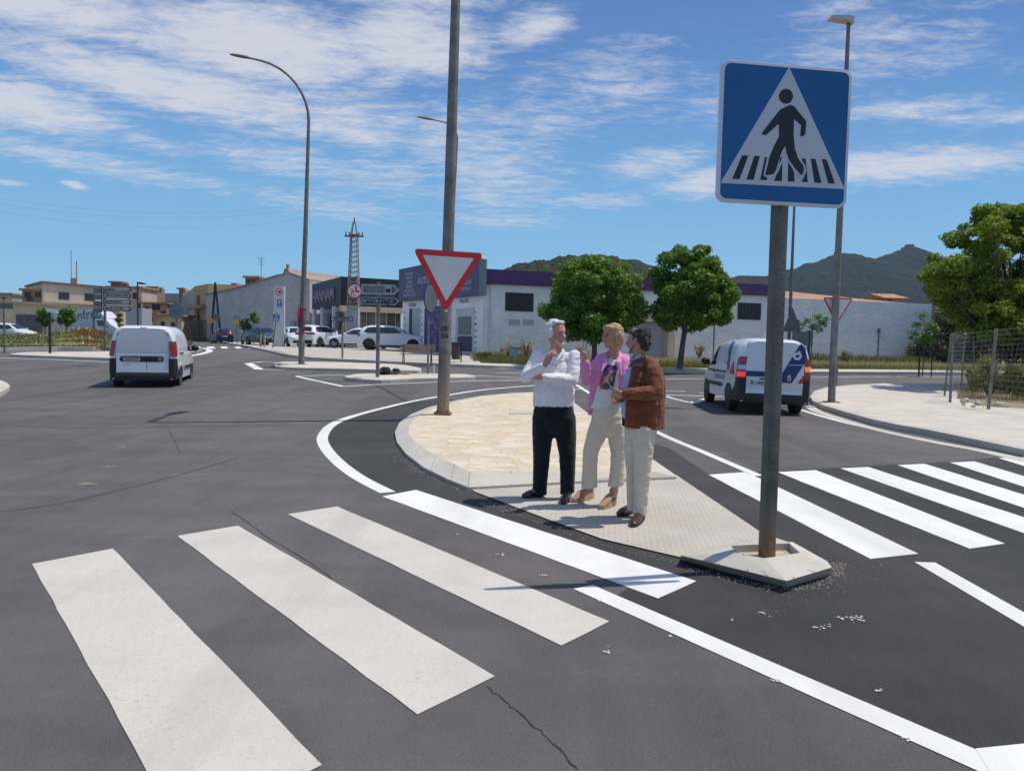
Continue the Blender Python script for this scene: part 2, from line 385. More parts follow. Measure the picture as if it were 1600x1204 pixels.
def mk_tactile():
    g = NG('tactile_paving', .85)
    mp = g.N.new('ShaderNodeMapping'); mp.inputs['Rotation'].default_value = (0, 0, R(52)); g.L.new(g.geo.outputs['Position'], mp.inputs[0])
    sep = g.N.new('ShaderNodeSeparateXYZ'); g.L.new(mp.outputs[0], sep.inputs[0])
    sx = g.math('SINE', g.math('MULTIPLY', sep.outputs[0], 2*math.pi/.0667)); sy = g.math('SINE', g.math('MULTIPLY', sep.outputs[1], 2*math.pi/.0667))
    dot = g.math('MULTIPLY', sx, sy); hgt = g.ramp(dot, (.15, 0.0), (.6, 1.0))
    jx = g.math('ABSOLUTE', g.math('SINE', g.math('MULTIPLY', sep.outputs[0], math.pi/.4))); jy = g.math('ABSOLUTE', g.math('SINE', g.math('MULTIPLY', sep.outputs[1], math.pi/.4)))
    j = g.ramp(g.math('MINIMUM', jx, jy), (.0, 1.0), (.03, 0.0))
    n = g.noise(1.1, 5, .6); f = g.noise(50, 3, .6)
    c = g.ramp(n, (.3, (.40,.355,.295)), (.7, (.50,.45,.38)))
    c = g.mix(g.math('MULTIPLY', hgt, .35), c, (.54,.51,.46)); c = g.mix(g.math('MULTIPLY', j, .5), c, (.24,.21,.18))
    c = g.mix(g.ramp(f, (.58, 0.0), (.75, .3)), c, (.25,.23,.2))
    g.col(c); g.bump(g.math('SUBTRACT', hgt, j), .8, .004); return g.m
SOIL = mk_ground(); ASPH = mk_asphalt('asphalt', (.100,.093,.090), (.142,.131,.125), .55); NEWA = mk_asphalt('new_asphalt', (.042,.040,.039), (.064,.060,.058), 0, True)
PAINTN = mk_paint('fresh_road_paint', (.80,.785,.75), .15); PAINTO = mk_paint('worn_road_paint', (.60,.56,.485), .9)
KERB = mk_concrete('kerb_concrete', (.50,.465,.40)); PAVE = mk_concrete('pavement_concrete', (.55,.49,.41)); LOT = mk_concrete('lot_concrete', (.46,.415,.35))
FLAG = mk_flagstone(); TACT = mk_tactile()
TAR = mat('tar_seal', (.018,.017,.018), .6)
sheet('ground', [[(-5000, -60), (5000, -60), (5000, 7000), (-5000, 7000)]], SOIL, 0)
far = [(300,530.2),(330,531),(343,534),(376,541),(396,545),(470,560),(522,564),(600,568),(686,572),(760,575),(820,577),(950,580),(1037,582),(1110,584),(1300,585),(1480,585.5),(1600,587)]
farw = G(far)
gk = G([(-60,549.5),(0,548),(90,547),(168,546),(230,540),(280,533)])
roadpoly = [Vector((-60,-50,0)), Vector((60,-50,0)), Vector((60, farw[-1].y-1.5, 0))] + farw[::-1] + gk[::-1] + [Vector((-60, gk[0].y+.2, 0))]
sheet('road', [[(p.x, p.y) for p in roadpoly]], ASPH, .004)
# fresh black asphalt around the islands
fresh_px = [(1900,1500),(1610,1330),(1562,1204),(1210,1053),(958,936),(1000,905),(900,870),(770,822),(640,776),(612,772),(560,746),(528,721),(507,697),(505,680),(530,660),(590,640),(650,627),(700,622),(760,640),(900,640),(960,676),(1045,700),(1105,740),(1215,736.5),(1313,730.5),(1402,725.5),(1484,721.5),(1560,714.5),(1700,711),(2300,900),(2300,1500)]
fresh = [(p.x, p.y) for p in G(fresh_px)]
sheet('fresh_asphalt', [fresh], NEWA, .0056)
# kerbed raised areas -----------------------------------------------------
def raised(name, outer, hgt, mt, inner=None, slope=0.0, surf=None, kerbmat=None, surfname=None, mid=None):
    """outer: world outline on the road; the side is a kerb, then a kerb band to `inner`, then the surface"""
    def ring(pts, dz): return [(p[0], p[1], tz(p[1])+dz) for p in pts]
    n = len(outer); A = ring(outer, -.02); B = ring(mid or outer, hgt-.012 if inner else hgt)
    m_ = MB(); vs = A+B; fs = [(i, (i+1) % n, (i+1) % n+n, i+n) for i in range(n)]
    area = sum(outer[i][0]*outer[(i+1) % n][1]-outer[(i+1) % n][0]*outer[i][1] for i in range(n))
    if inner:
        C = ring(inner, hgt+slope); vs = vs+C; fs += [(i+n, (i+1) % n+n, (i+1) % n+2*n, i+2*n) for i in range(n)]
    if area < 0: fs = [f[::-1] for f in fs]
    m_.add(vs, fs); k = m_.build(name, kerbmat or KERB); k['kind'] = 'structure'
    s = sheet(surfname or name+'_surface', [[(p[0], p[1]) for p in (inner or outer)]], surf or mt, hgt+slope)
    return k
def inset(pts, d):
    P = [Vector((p[0], p[1])) for p in pts]; n = len(P); a = sum(P[i].x*P[(i+1) % n].y-P[(i+1) % n].x*P[i].y for i in range(n)); s = 1 if a > 0 else -1; out = []
    for i in range(n):
        e = (P[(i+1) % n]-P[i-1]).normalized(); out.append(P[i]+Vector((-e.y, e.x))*d*s)
    return out
# main island: kerb band and flagstones
o_px = [(1057,746),(900,752),(732,763),(700,752),(662,733),(634,711),(620,692),(617,676),(624,661),(642,648),(668,637),(705,627),(750,618),(800,613),(850,611),(882,616),(905,634),(945,664),(1000,702),(1057,744)]
i_px = [(1020,736),(900,736),(735,736.5),(706,723),(672,706),(648,690),(638,677),(639,666),(646,656),(660,646),(682,636),(715,627),(755,619),(802,614.5),(848,612.5),(876,618),(897,636),(935,664),(985,700),(1020,730)]
isl_o = [gp(x, y) for x, y in o_px]; isl_o = [gp(x, y, .11) if k < 3 else q for k, ((x, y), q) in enumerate(zip(o_px, isl_o))]
isl_o = [gp(x, y, .055) for x, y in [(1057,743),(900,750),(732,759),(700,746.5),(662,728),(634,706.5),(620,688.5),(617,673.5),(624,659),(642,646),(668,635.5),(705,626),(750,617.5),(800,613),(850,611),(882,616),(905,634),(945,664),(1000,702),(1057,741)]]
isl_i = [gp(x, y, .11) for x, y in i_px]
raised('traffic_island_kerb', isl_o, .055, KERB, inner=isl_i, slope=.055, surf=FLAG, surfname='island_flagstones')
raised('manhole_slab', [gp(x, y, .14) for x, y in [(797,640.5),(850,640.5),(850,644.5),(795,644.5)]], .135, KERB, inner=inset([gp(x, y, .14) for x, y in [(797,640.5),(850,640.5),(850,644.5),(795,644.5)]], .03), slope=.003, surf=KERB)
# flush tactile refuge between the two crossings
ref_px = [(1057,745.5),(732,765),(770,781),(860,815),(940,844),(1062,872),(1190,872),(1192,836)]
sheet('crossing_refuge', [[(p.x, p.y) for p in G([(1057,744),(732,763),(742,770),(800,792),(860,815),(940,844),(1062,873),(1130,885),(1240,852),(1192,836)])]], TACT, .016)
# concrete nose with the pit that holds the sign
def nose():
    lo = [(1062,874),(1228,918),(1300,897),(1301,884),(1240,848)]
    O0 = [gp(*p) for p in lo]
    top_o = [gp(x, y, .085) for x, y in [(1064,867),(1229,907),(1299,886),(1292,876),(1238,846)]]
    # pit rim
    rim = [gp(x, y, .15) for x, y in [(1142,852),(1152,864),(1195,872),(1250,863),(1233,848)]]
    n = 5; m_ = MB()
    def R3(pts, z): return [(p.x, p.y, z) for p in pts]
    A = R3(O0, -.01); B = R3(top_o, .085); C = R3(rim, .15); D = R3(rim, -.005)
    fs = []
    for a in range(3):
        for i in range(n): fs.append((a*n+i, a*n+(i+1) % n, (a+1)*n+(i+1) % n, (a+1)*n+i))
    m_.add(A+B+C+D, fs); o = m_.build('island_nose_kerb', KERB, bev=0); o['kind'] = 'structure'
    me = o.data; bm = bmesh.new(); bm.from_mesh(me); bmesh.ops.recalc_face_normals(bm, faces=bm.faces)
    bm.to_mesh(me); bm.free()
    s = MB(); s.add(R3(rim, .10), [tuple(range(n))]); q = s.build('pit_sand', mat('pit_sand', (.42,.34,.23), .95, var=.3, vscale=14, bump=.6, bscale=60)); q['kind'] = 'structure'
    # joints between the kerb stones
    j = MB()
    for (a, b, t0) in ((0, 1, .38), (0, 1, .66), (0, 1, .84), (1, 2, .18), (1, 2, .62)):
        P0 = Vector(B[a]).lerp(Vector(B[b]), t0); P1 = Vector(C[a]).lerp(Vector(C[b]), t0); P2 = Vector(A[a]).lerp(Vector(A[b]), t0)
        up = Vector((0, 0, .0025)); w = (Vector(B[b])-Vector(B[a])).normalized()*.004
        j.add([P0-w+up, P0+w+up, P1+w+up, P1-w+up], [(0, 1, 2, 3)])
    q = j.build('kerb_joint', mat('joint', (.20,.17,.14), .95)); q['kind'] = 'structure'
nose()
# joint lines across the main island kerb
j = MB()
for k, t in ((1, .12), (1, .62), (2, .02), (2, .85), (3, .7), (4, .6), (0, .4)):
    a, b, c, d = isl_o[k], isl_o[k+1], isl_i[k], isl_i[k+1]
    P0 = a.lerp(b, t); P1 = c.lerp(d, t); w = (b-a).normalized()*.006
    P0 = Vector((P0.x, P0.y, .0455)); P1 = Vector((P1.x, P1.y, .1125))
    j.add([P0-w, P0+w, P1+w, P1-w], [(0, 1, 2, 3)])
q = j.build('kerb_joint', MATS['joint']); q['kind'] = 'structure'
# small islands
def isle(name, px, hgt=.12, dz=0): 
    pts = [gp(x, y, hgt) for x, y in px]
    pts = smoothline(pts, 3, True)
    raised(name, pts, hgt, PAVE, inner=inset(pts, .22), slope=.02, surf=PAVE)
isle('lamp_island', [(428,568),(442,565.2),(520,565.5),(617,568.8),(648,572.2),(659,576.5),(640,578.5),(560,576),(445,573)])
isle('sign_island', [(539,588),(551,584.3),(600,583.2),(690,584),(731,584.6),(742,587.8),(700,589.6),(640,591),(596,593),(562,591)])
isle('splitter_island', [(17,553),(35,550.5),(90,549.7),(170,548.8),(250,546),(300,543.5),(262,556),(200,559.5),(165,558.5),(90,556)])
isle('round_island', [(-60,592),(-30,590),(0,593),(12,598),(15,603),(8,608),(0,612),(-30,622),(-60,626)])
# pavements -----------------------------------------------------------------
rp_o = [gp(x, y, .13) for x, y in [(1720,726),(1600,700.5),(1525,685),(1450,670),(1400,661.5),(1360,653),(1320,642),(1285,631.5),(1270,625),(1266,618),(1272,610),(1292,604),(1330,600.5),(1380,598),(1440,598.5),(1520,599.5),(1720,602)]]
raised('right_pavement_kerb', rp_o, .13, PAVE, inner=inset(rp_o, .16), slope=.004, surf=PAVE, surfname='right_pavement')
sheet('gutter', stroke(smoothline(G([(1264,634),(1275,642),(1300,651),(1360,669),(1450,689),(1525,703),(1600,719),(1700,741)]), 4), .26), KERB, .010)
# soil patch with the wild plot behind the wire fence
plot = G([(1520,592),(1497,612),(1494,622),(1540,634.5),(1620,639),(1760,645),(1760,592)], .135)
sheet('wild_plot', [[(p.x, p.y) for p in plot]], SOIL, .139)
# far pavement / parking lot behind the far kerb
lot = [(p.x, p.y) for p in G([(343,534),(376,541),(396,545),(470,560),(522,564),(600,568),(686,572),(760,575)])] + [(-3.0, 46.5), (-9, 58), (-14, 75), (-30, 100), (-46, 108)]
sheet('parking_lot', [lot], LOT, .11)
def kerbline(name, px, w=.16, h=.13, mt=KERB):
    P = smoothline(G(px), 3); m_ = MB()
    for q in stroke(P, w):
        q = [(v.x, v.y) for v in q]; z0 = [tz(v[1])-.03 for v in q]; z1 = [tz(v[1])+h for v in q]
        m_.add([(v[0], v[1], z) for v, z in zip(q, z0)]+[(v[0], v[1], z) for v, z in zip(q, z1)], [(4,5,6,7)[::-1],(0,1,5,4),(2,3,7,6),(1,2,6,5),(3,0,4,7)])
    o = m_.build(name, mt); bm = bmesh.new(); bm.from_mesh(o.data); bmesh.ops.recalc_face_normals(bm, faces=bm.faces); bm.to_mesh(o.data); bm.free(); o['kind'] = 'structure'
kerbline('lot_kerb', [(343,534),(360,538),(376,541)])
kerbline('lot_kerb', [(396,545),(430,552.5),(470,560),(522,564),(600,568),(686,572),(760,575),(820,577),(950,580),(1037,582),(1110,584),(1300,585),(1480,585.5),(1640,587.5)], .18, .13)
kerbline('verge_kerb', [(-60,549.5),(0,548),(90,547),(168,546),(230,540),(280,533)], .3, .18)
sheet('verge_footpath', stroke(smoothline(G([(735,572),(820,574.5),(950,577.5),(1037,579.5),(1110,581),(1300,582.3),(1480,583),(1640,585)]), 3), 1.5), PAVE, .12)
# painted markings -----------------------------------------------------------
def marks(name, polys, mt, dz=.0078): return sheet(name, polys, mt, dz)
def P2(px): return [(p.x, p.y) for p in G(px)]
S1 = P2([(50,882),(176,858)]); dirv = Vector((.622, -.783))
def jag(q):                                              # slightly uneven long edges
    out = []
    rnd = random.Random(int(q[0][0]*100))
    for i in range(len(q)):
        a, b = Vector(q[i]), Vector(q[(i+1) % len(q)]); n = max(1, int((b-a).length/.22)); nn = Vector((-(b-a).normalized().y, (b-a).normalized().x))
        for k in range(n):
            out.append(a.lerp(b, k/n) + nn*(rnd.uniform(-.0035, .0035) if k else 0))
    return out
s1 = [Vector(S1[0]), Vector(S1[1]), Vector(S1[1])+dirv*3.55, Vector(S1[0])+dirv*3.55]
for q in (s1, P2([(277,838),(372,822),(773,1058),(652,1118)]), P2([(450,804),(527,792),(952,972),(877,1010)])):
    marks('crossing_stripe', [jag(q)], PAINTO)
for q in ([(597,776),(650,766),(1088,909),(1028,936)], [(1107,742),(1166,738),(1435,866),(1360,874)], [(1215,738),(1275,735),(1570,850),(1515,858)],
          [(1313,732),(1357,730),(1690,838),(1640,848)], [(1402,727),(1445,725),(1780,830),(1730,838)], [(1484,723),(1522,721),(1860,822),(1810,830)], [(1560,716),(1620,714),(1950,815),(1900,822)]):
    marks('crossing_stripe', [jag(P2(q))], PAINTN)
marks('edge_line', stroke(G([(911,918),(1210,1050),(1562,1205),(1750,1290)]), .155), PAINTN)
marks('edge_line', stroke(G([(1445,879.5),(1600,969),(1760,1062)]), .15), PAINTN, .0084)
marks('give_way_line', [P2([(1524,1172),(1640,1160),(1700,1230),(1560,1230)])], PAINTN, .0092)
marks('edge_line', stroke(smoothline(G([(606,770),(560,746),(527,721),(507,697),(505,680),(522,662),(560,648),(620,632.5),(680,620.5),(740,611),(800,605),(860,601)]), 5), [.17]*30+[.15]*40), PAINTN)
marks('edge_line', stroke(smoothline(G([(900,601),(960,636),(1024,674),(1100,707),(1186,744)]), 4), .13), PAINTN)
marks('edge_line', stroke(smoothline(G([(1250,640),(1300,655),(1337,664.5),(1390,675.5),(1450,688),(1525,704),(1600,721),(1700,744)]), 4), .13), PAINTN, .0088)
for pl, w in (([(-40,557.5),(0,559),(85,561.8),(168,565.6),(200,567.5)], .14), ([(388,567.2),(410,565.3),(430,565)], .16), ([(388,567.5),(405,577)], .35), ([(405,577.3),(520,578.5),(640,581.5),(760,588),(830,591)], .12),
              ([(463,587.5),(506,586.4),(541,586)], .13), ([(463,588),(537,604)], .16), ([(537,604),(577,601.3),(684,597),(760,594.6),(830,594)], .13),
              ([(900,594),(1037,592.5),(1107,591.5),(1200,591)], .12), ([(776,582.5),(815,583)], .12), ([(1037,611),(1071,611.5)], .10), ([(1092,613.7),(1112,614.2)], .10),
              ([(1030,617),(1075,618),(1130,619.5)], .12), ([(1030,616),(1079,629.5)], .11), ([(1079,630),(1112,621)], .24), ([(870,597),(905,597.5)], .13), ([(880,608),(914,608)], .13),
              ([(290,557),(310,554),(326,550),(328,546.5),(318,543.8),(290,542)], .35), ([(255,552),(290,551),(315,547)], .12), ([(1180,590),(1300,589),(1480,588.5),(1640,589.5)], .10), ([(770,576),(818,577)], .10)):
    marks('lane_line', stroke(G(pl), w), PAINTN)
for x0, x1 in ((301,315),(322,337),(344,357),(366,378),(386,396)):
    marks('far_crossing_stripe', [P2([(x0,541.6),(x1-3,541.4),(x1,544.2),(x0+3,544.4)])], PAINTN)
# tar seams and dirt on the asphalt
for pl, w in (([(-60,662),(0,664.5),(120,668.2),(240,667.5),(420,664.5),(560,661.5),(640,660)], .026), ([(262,668),(270,684),(283,711)], .008), ([(0,800),(90,788),(175,769),(260,748),(330,728),(372,715)], .012),
              ([(578,599),(600,608),(620,619),(650,636)], .10), ([(500,586),(560,590),(585,602)], .04), ([(355,796),(395,822),(420,842),(470,870),(520,905)], .006), ([(760,1075),(800,1105),(850,1150),(905,1204)], .006)):
    pts = smoothline(G(pl), 8); rnd = random.Random(5)
    pts = [Vector((p.x+rnd.uniform(-.008,.008), p.y+rnd.uniform(-.008,.008))) for p in pts]
    sheet('crack_seal', stroke(pts, [w*rnd.uniform(.5, 1.3) for _ in pts]), TAR, .0067)
dirtm = mat('dried_mud', (.34,.25,.17), .95, var=.3, vscale=6)
for i, (x, y, rx, ry) in enumerate(((135,756,20,2.6),(170,729,15,2.0),(190,698,12,1.2))):
    rnd = random.Random(i); c = gp(x, y); e = gp(x+rx, y); f = gp(x, y-ry); pts = []
    for k in range(18):
        a = 2*math.pi*k/18; r_ = rnd.uniform(.55, 1.05); pts.append((c.x+(e.x-c.x)*r_*math.cos(a), c.y+(f.y-c.y)*r_*math.sin(a)))
    sheet('mud_mark', [pts], mat('mud_mark', (.25,.19,.14), .95, col2=(.12,.105,.095), vscale=7), .0062)
# white paint drops
rnd = random.Random(8); m_ = MB()
for (cx, cy, n, sx, sy) in ((1330,968,26,18,5),(1285,982,12,18,5),(715,836,6,6,1.5),(783,868,8,9,2),(848,900,6,9,2),(1048,994,5,3,3),(1211,1065,10,8,3),(1420,1157,8,8,4),(938,940,6,4,2),(950,1020,6,10,6),(1195,960,6,14,6),(1375,1078,5,6,4),(640,700,3,2,1),(604,706,5,8,1.2),(1145,970,3,4,2)):
    for _ in range(n):
        p = gp(cx+rnd.gauss(0, sx*.5), cy+rnd.gauss(0, sy*.5)); r_ = rnd.uniform(.003, .010); a0 = rnd.random()*6
        m_.add([(p.x+r_*rnd.uniform(.5,1.4)*math.cos(a0+k), p.y+r_*rnd.uniform(.5,1.4)*math.sin(a0+k), .0098) for k in range(6)], [tuple(range(6))])
o = m_.build('paint_drops', PAINTN); o['kind'] = 'stuff'
# loose grit along the kerbs
m_ = MB(); rnd = random.Random(3)
def grit(px, n, s, spread):
    P = smoothline(G(px), 4)
    for _ in range(n):
        k = rnd.randrange(len(P)-1); p = P[k].lerp(P[k+1], rnd.random()); r_ = rnd.uniform(.3, 1)*s
        c = Vector((p.x+rnd.gauss(0, spread), p.y+rnd.gauss(0, spread)-spread, .008+r_*.3)); a = rnd.random()*6
        vs = [c+Vector((r_*math.cos(a+t)*rnd.uniform(.6,1.2), r_*math.sin(a+t)*rnd.uniform(.6,1.2), -r_*.4)) for t in (0, 1.6, 3.1, 4.7)]+[c+Vector((0, 0, r_*.6))]
        m_.add(vs, [(0,1,4),(1,2,4),(2,3,4),(3,0,4)])
grit([(1075,888),(1228,919),(1300,899),(1306,880)], 420, .012, .03)
grit([(1200,935),(1320,905),(1345,870)], 160, .008, .10)
grit([(612,690),(634,722),(670,742),(732,768),(800,800)], 300, .012, .06)
grit([(800,800),(940,850),(1062,880)], 120, .009, .02)
o = m_.build('grit', mat('grit', (.26,.23,.19), .95, var=.5, vscale=90)); o['kind'] = 'stuff'
# ================================================================ street furniture
GALV = mat('galvanised_steel', (.185,.176,.158), .6, .25, var=.28, vscale=4, bump=.15, bscale=40)
DGALV = mat('weathered_steel', (.17,.162,.15), .6, .25, var=.25, vscale=5)
def dusted(name, top, z0, z1, c0, c1):
    g = NG(name, .7); sp_ = g.N.new('ShaderNodeSeparateXYZ'); g.L.new(g.geo.outputs['Position'], sp_.inputs[0]); n = g.noise(14, 5, .65); z = g.math('ADD', sp_.outputs[2], g.math('MULTIPLY', n, (z1-z0)*.9))
    a = g.math('DIVIDE', g.math('SUBTRACT', z, z0+(z1-z0)*.45), z1-z0, True); c = g.mix(g.ramp(a, (.0, 0.0), (1.0, 1.0)), g.ramp(g.noise(22, 4, .6), (.35, tuple(v*.65 for v in c0)), (.65, c0)), c1); g.col(c); g.b.inputs['Metallic'].default_value = .15; g.bump(n, .25, .01); return g.m
RUST = mat('rusty_steel', (.24,.15,.085), .8, .2, var=.4, vscale=16, bump=.3, bscale=50)
DUSTY = mat('dusty_steel', (.30,.235,.16), .8, .2, var=.35, vscale=9)
SIGNW = mat('sign_white', (.60,.60,.62), .42, var=.04, vscale=2)
SIGNB = mat('sign_blue', (.0,.105,.30), .45, var=.08, vscale=1.5)
SIGNR = mat('sign_red', (.56,.012,.018), .35, var=.1, vscale=2)
SIGNK = mat('sign_black', (.012,.013,.022), .45)
SIGNG = mat('sign_back_grey', (.15,.17,.18), .55, .3, var=.15, vscale=3)
RIMW = mat('sign_rim', (.66,.66,.68), .35, .1)
YEL = mat('sign_yellow', (.80,.48,.03), .45); ORG = mat('sign_orange', (.80,.30,.03), .45)
DARK = mat('dark_plastic', (.018,.018,.02), .5)
STONEM = KERB
def stroke_plate(mb, pts, w, y0, y1):
    P = [Vector((p[0], p[1])) for p in pts]; L = []; Q = []
    for i, p in enumerate(P):
        d = (P[min(i+1, len(P)-1)]-P[max(i-1, 0)]).normalized(); n = Vector((-d.y, d.x)); L.append(tuple(p+n*w/2)); Q.append(tuple(p-n*w/2))
    for i in range(len(P)-1): mb.plate([L[i], L[i+1], Q[i+1], Q[i]], y0, y1)
# ---- pedestrian crossing sign, foreground
def crossing_sign():
    base = gp(1198, 868, .10)
    top = at(1217, 300, base.y)
    root = empty('crossing_sign', base, 0, 'large blue and white zebra crossing sign on a steel post at the refuge tip', 'road sign')
    ps = R(9)                                           # the board's left edge is nearer to the road
    # panel frame from its photographed corners
    lean = Vector((-.003, 0, 1)).normalized()
    U_ = Vector((math.cos(ps), math.sin(ps), -.003)).normalized(); V_ = Vector((.004, 0, 1)).normalized(); Nn = U_.cross(V_).normalized()
    c = at(1227, 211, base.y-.09)
    M = Matrix(((U_.x, -Nn.x*-1, V_.x, 0), (U_.y, -Nn.y*-1, V_.y, 0), (U_.z, -Nn.z*-1, V_.z, 0), (0, 0, 0, 1)))
    # Nn points towards -? make local y point away from the camera
    yv = V_.cross(U_).normalized()
    M = Matrix(((U_.x, yv.x, V_.x, c.x-base.x), (U_.y, yv.y, V_.y, c.y-base.y), (U_.z, yv.z, V_.z, c.z-base.z), (0, 0, 0, 1)))
    Wd, Hd = .466, .462
    quad = [(225,85), (1170,150), (1130,1130), (190,1090)]    # measured corners of the board, used for proportions
    def q(x, y):
        u, v = .5, .5
        for _ in range(12):
            f = [(1-u)*(1-v)*quad[0][k]+u*(1-v)*quad[1][k]+u*v*quad[2][k]+(1-u)*v*quad[3][k] for k in (0, 1)]
            du = [(1-v)*(quad[1][k]-quad[0][k])+v*(quad[2][k]-quad[3][k]) for k in (0, 1)]
            dv = [(1-u)*(quad[3][k]-quad[0][k])+u*(quad[2][k]-quad[1][k]) for k in (0, 1)]
            ex, ey = x-f[0], y-f[1]; det = du[0]*dv[1]-du[1]*dv[0]
            u += (ex*dv[1]-ey*dv[0])/det; v += (du[0]*ey-du[1]*ex)/det
        return ((u*2-1)*Wd, (1-v*2)*Hd)
    def part(mb, name, mt, sm=False):
        mb.xf(M); return mb.build(name, mt, root, smooth=sm)
    b = MB().plate(rrect(-Wd, -Hd, Wd, Hd, .06), 0, .035); o = b.xf(M).build('board', RIMW, root, bev=.006)
    part(MB().plate(rrect(-Wd+.022, -Hd+.022, Wd-.022, Hd-.022, .045), -.0015, .002), 'blue_field', SIGNB)
    tri = [q(700,135), q(222,945), q(222,958), q(1112,992), q(1112,980)]
    tri = [q(702,138), q(222,948), q(222,960), q(1112,993), q(1112,982)]
    part(MB().plate(tri, -.003, -.0014), 'white_triangle', SIGNW)
    f = MB()
    for s_ in ([(368,762),(412,764),(350,931),(298,929)], [(455,765),(494,767),(450,934),(400,933)], [(532,772),(548,774),(520,900),(548,918),(545,936),(498,934)], [(640,773),(657,773),(655,941),(598,940),(612,905),(632,850)],
               [(700,808),(722,842),(742,880),(746,943),(697,943)], [(796,780),(826,780),(843,947),(796,944),(815,912),(828,880),(826,840)], [(864,780),(897,781),(943,951),(892,949)], [(945,782),(980,785),(1043,954),(993,953)]):
        f.plate([q(*p) for p in s_], -.0048, -.0028)
    part(f, 'painted_stripes', SIGNK)
    w = MB()
    white = [(540,742),(520,880),(522,905),(545,915),(590,905),(612,880),(650,790),(668,745),(690,760),(700,795),(770,880),(790,915),(805,912),(826,880),(828,845),(800,805),(790,790),(745,700),(630,700),(580,730)]
    fig = MB()
    torso = [(712,402),(738,412),(760,438),(828,516),(822,608),(806,622),(785,622),(792,545),(738,500),(736,625),(748,715),(770,780),(808,830),(812,862),(802,892),(788,900),(700,790),(676,690),(650,735),(608,868),(592,892),(535,902),(533,885),(560,782),(598,690),(632,625),(630,535),(540,615),(512,616),(508,602),(610,472),(640,435)]
    hd = [(680+50*math.cos(2*math.pi*k/28), 343+52*math.sin(2*math.pi*k/28)) for k in range(28)]
    # white outline round the legs
    for ln in ([(553,775),(530,880),(528,905),(550,912),(595,903),(620,875),(655,790),(675,735)], [(675,735),(697,795),(742,855),(795,910),(812,898),(824,868),(818,832),(782,785)]):
        stroke_plate(w, [q(*p) for p in ln], .012, -.0064, -.0050)
    part(w, 'white_outline', SIGNW)
    fig.plate([q(*p) for p in torso], -.0058, -.0030); fig.plate([q(*p) for p in hd], -.0058, -.0030)
    part(fig, 'pedestrian_symbol', SIGNK)
    # post: rectangular hollow section, leaning a touch
    pd = MB(); rz = R(24); c_, s_ = math.cos(rz), math.sin(rz); tv = at(1217, 250, base.y+.05)-base
    tv = Vector((tv.x-.0, .02, tv.z))
    def sect(z, dx, hx=.055, hy=.035):
        return [Vector((dx+x*c_-y*s_, .06*0+x*s_+y*c_+.0, z)) for x, y in rrect2]
    rrect2 = rrect(-.052, -.036, .052, .036, .012, 3)
    lowz = .34
    def sx(z): return tv.x*z/tv.z
    pd.rings([sect(lowz, sx(lowz)), sect(2.0, sx(2.0)), sect(tv.z, sx(tv.z))]); pd.build('post', mat('post_grey', (.125,.118,.105), .6, .25, var=.25, vscale=5, bump=.2, bscale=30), root, smooth=True, sharp=35)
    lw = MB(); lw.rings([sect(-.1, sx(-.1)), sect(lowz, sx(lowz))]); lw.build('post_foot', dusted('rust_stained', 0, .12, .46, (.25,.16,.09), (.135,.125,.11)), root, smooth=True, sharp=35)
    # brackets behind
    for zz in (-.25, .25): MB().box(-.3, .035, zz-.02, .3, .055, zz+.02).xf(M).build('bracket', GALV, root)
    h = MB(); 
    for dx in (-.012, .014): h.cbox((sx(2.45)+dx*1.0-.005, -.042, 2.44), (.009, .012, .02))
    h.build('bolt', DARK, root)
crossing_sign()
def tri_sign(parent, M, s, ym, thin=.14, back=False):
    """downward triangle with a red rim, side s"""
    h = s*.866; r_ = .06*s
    def tri(k):
        P = [Vector((-s/2*k, h/3*k)), Vector((s/2*k, h/3*k)), Vector((0, -2*h/3*k))]; out = []
        rr = r_*(.3+k*.7 if k > .9 else .12)
        for i in range(3):
            a, b, c = P[i-1], P[i], P[(i+1) % 3]; d1 = (a-b).normalized(); d2 = (c-b).normalized(); n_ = 5
            for t in range(n_+1):
                u = t/n_; out.append(tuple((b+d1*rr*1.5)*(1-u)**2+b*2*u*(1-u)+(b+d2*rr*1.5)*u*u))
        return out
    MB().plate(tri(1), 0, .022).xf(M).build('board', SIGNR if not back else SIGNG, parent)
    MB().plate([(x*1.0, z*1.0) for x, z in tri(.985)], .0225, .024).xf(M).build('back_plate', SIGNG, parent)
    MB().plate([(x, z) for x, z in tri(1-thin*2.05)], -.0016, .002).xf(M).build('white_field', SIGNW, parent)
def facing(loc, rz): return Matrix.Translation(loc) @ Matrix.Rotation(rz, 4, 'Z')
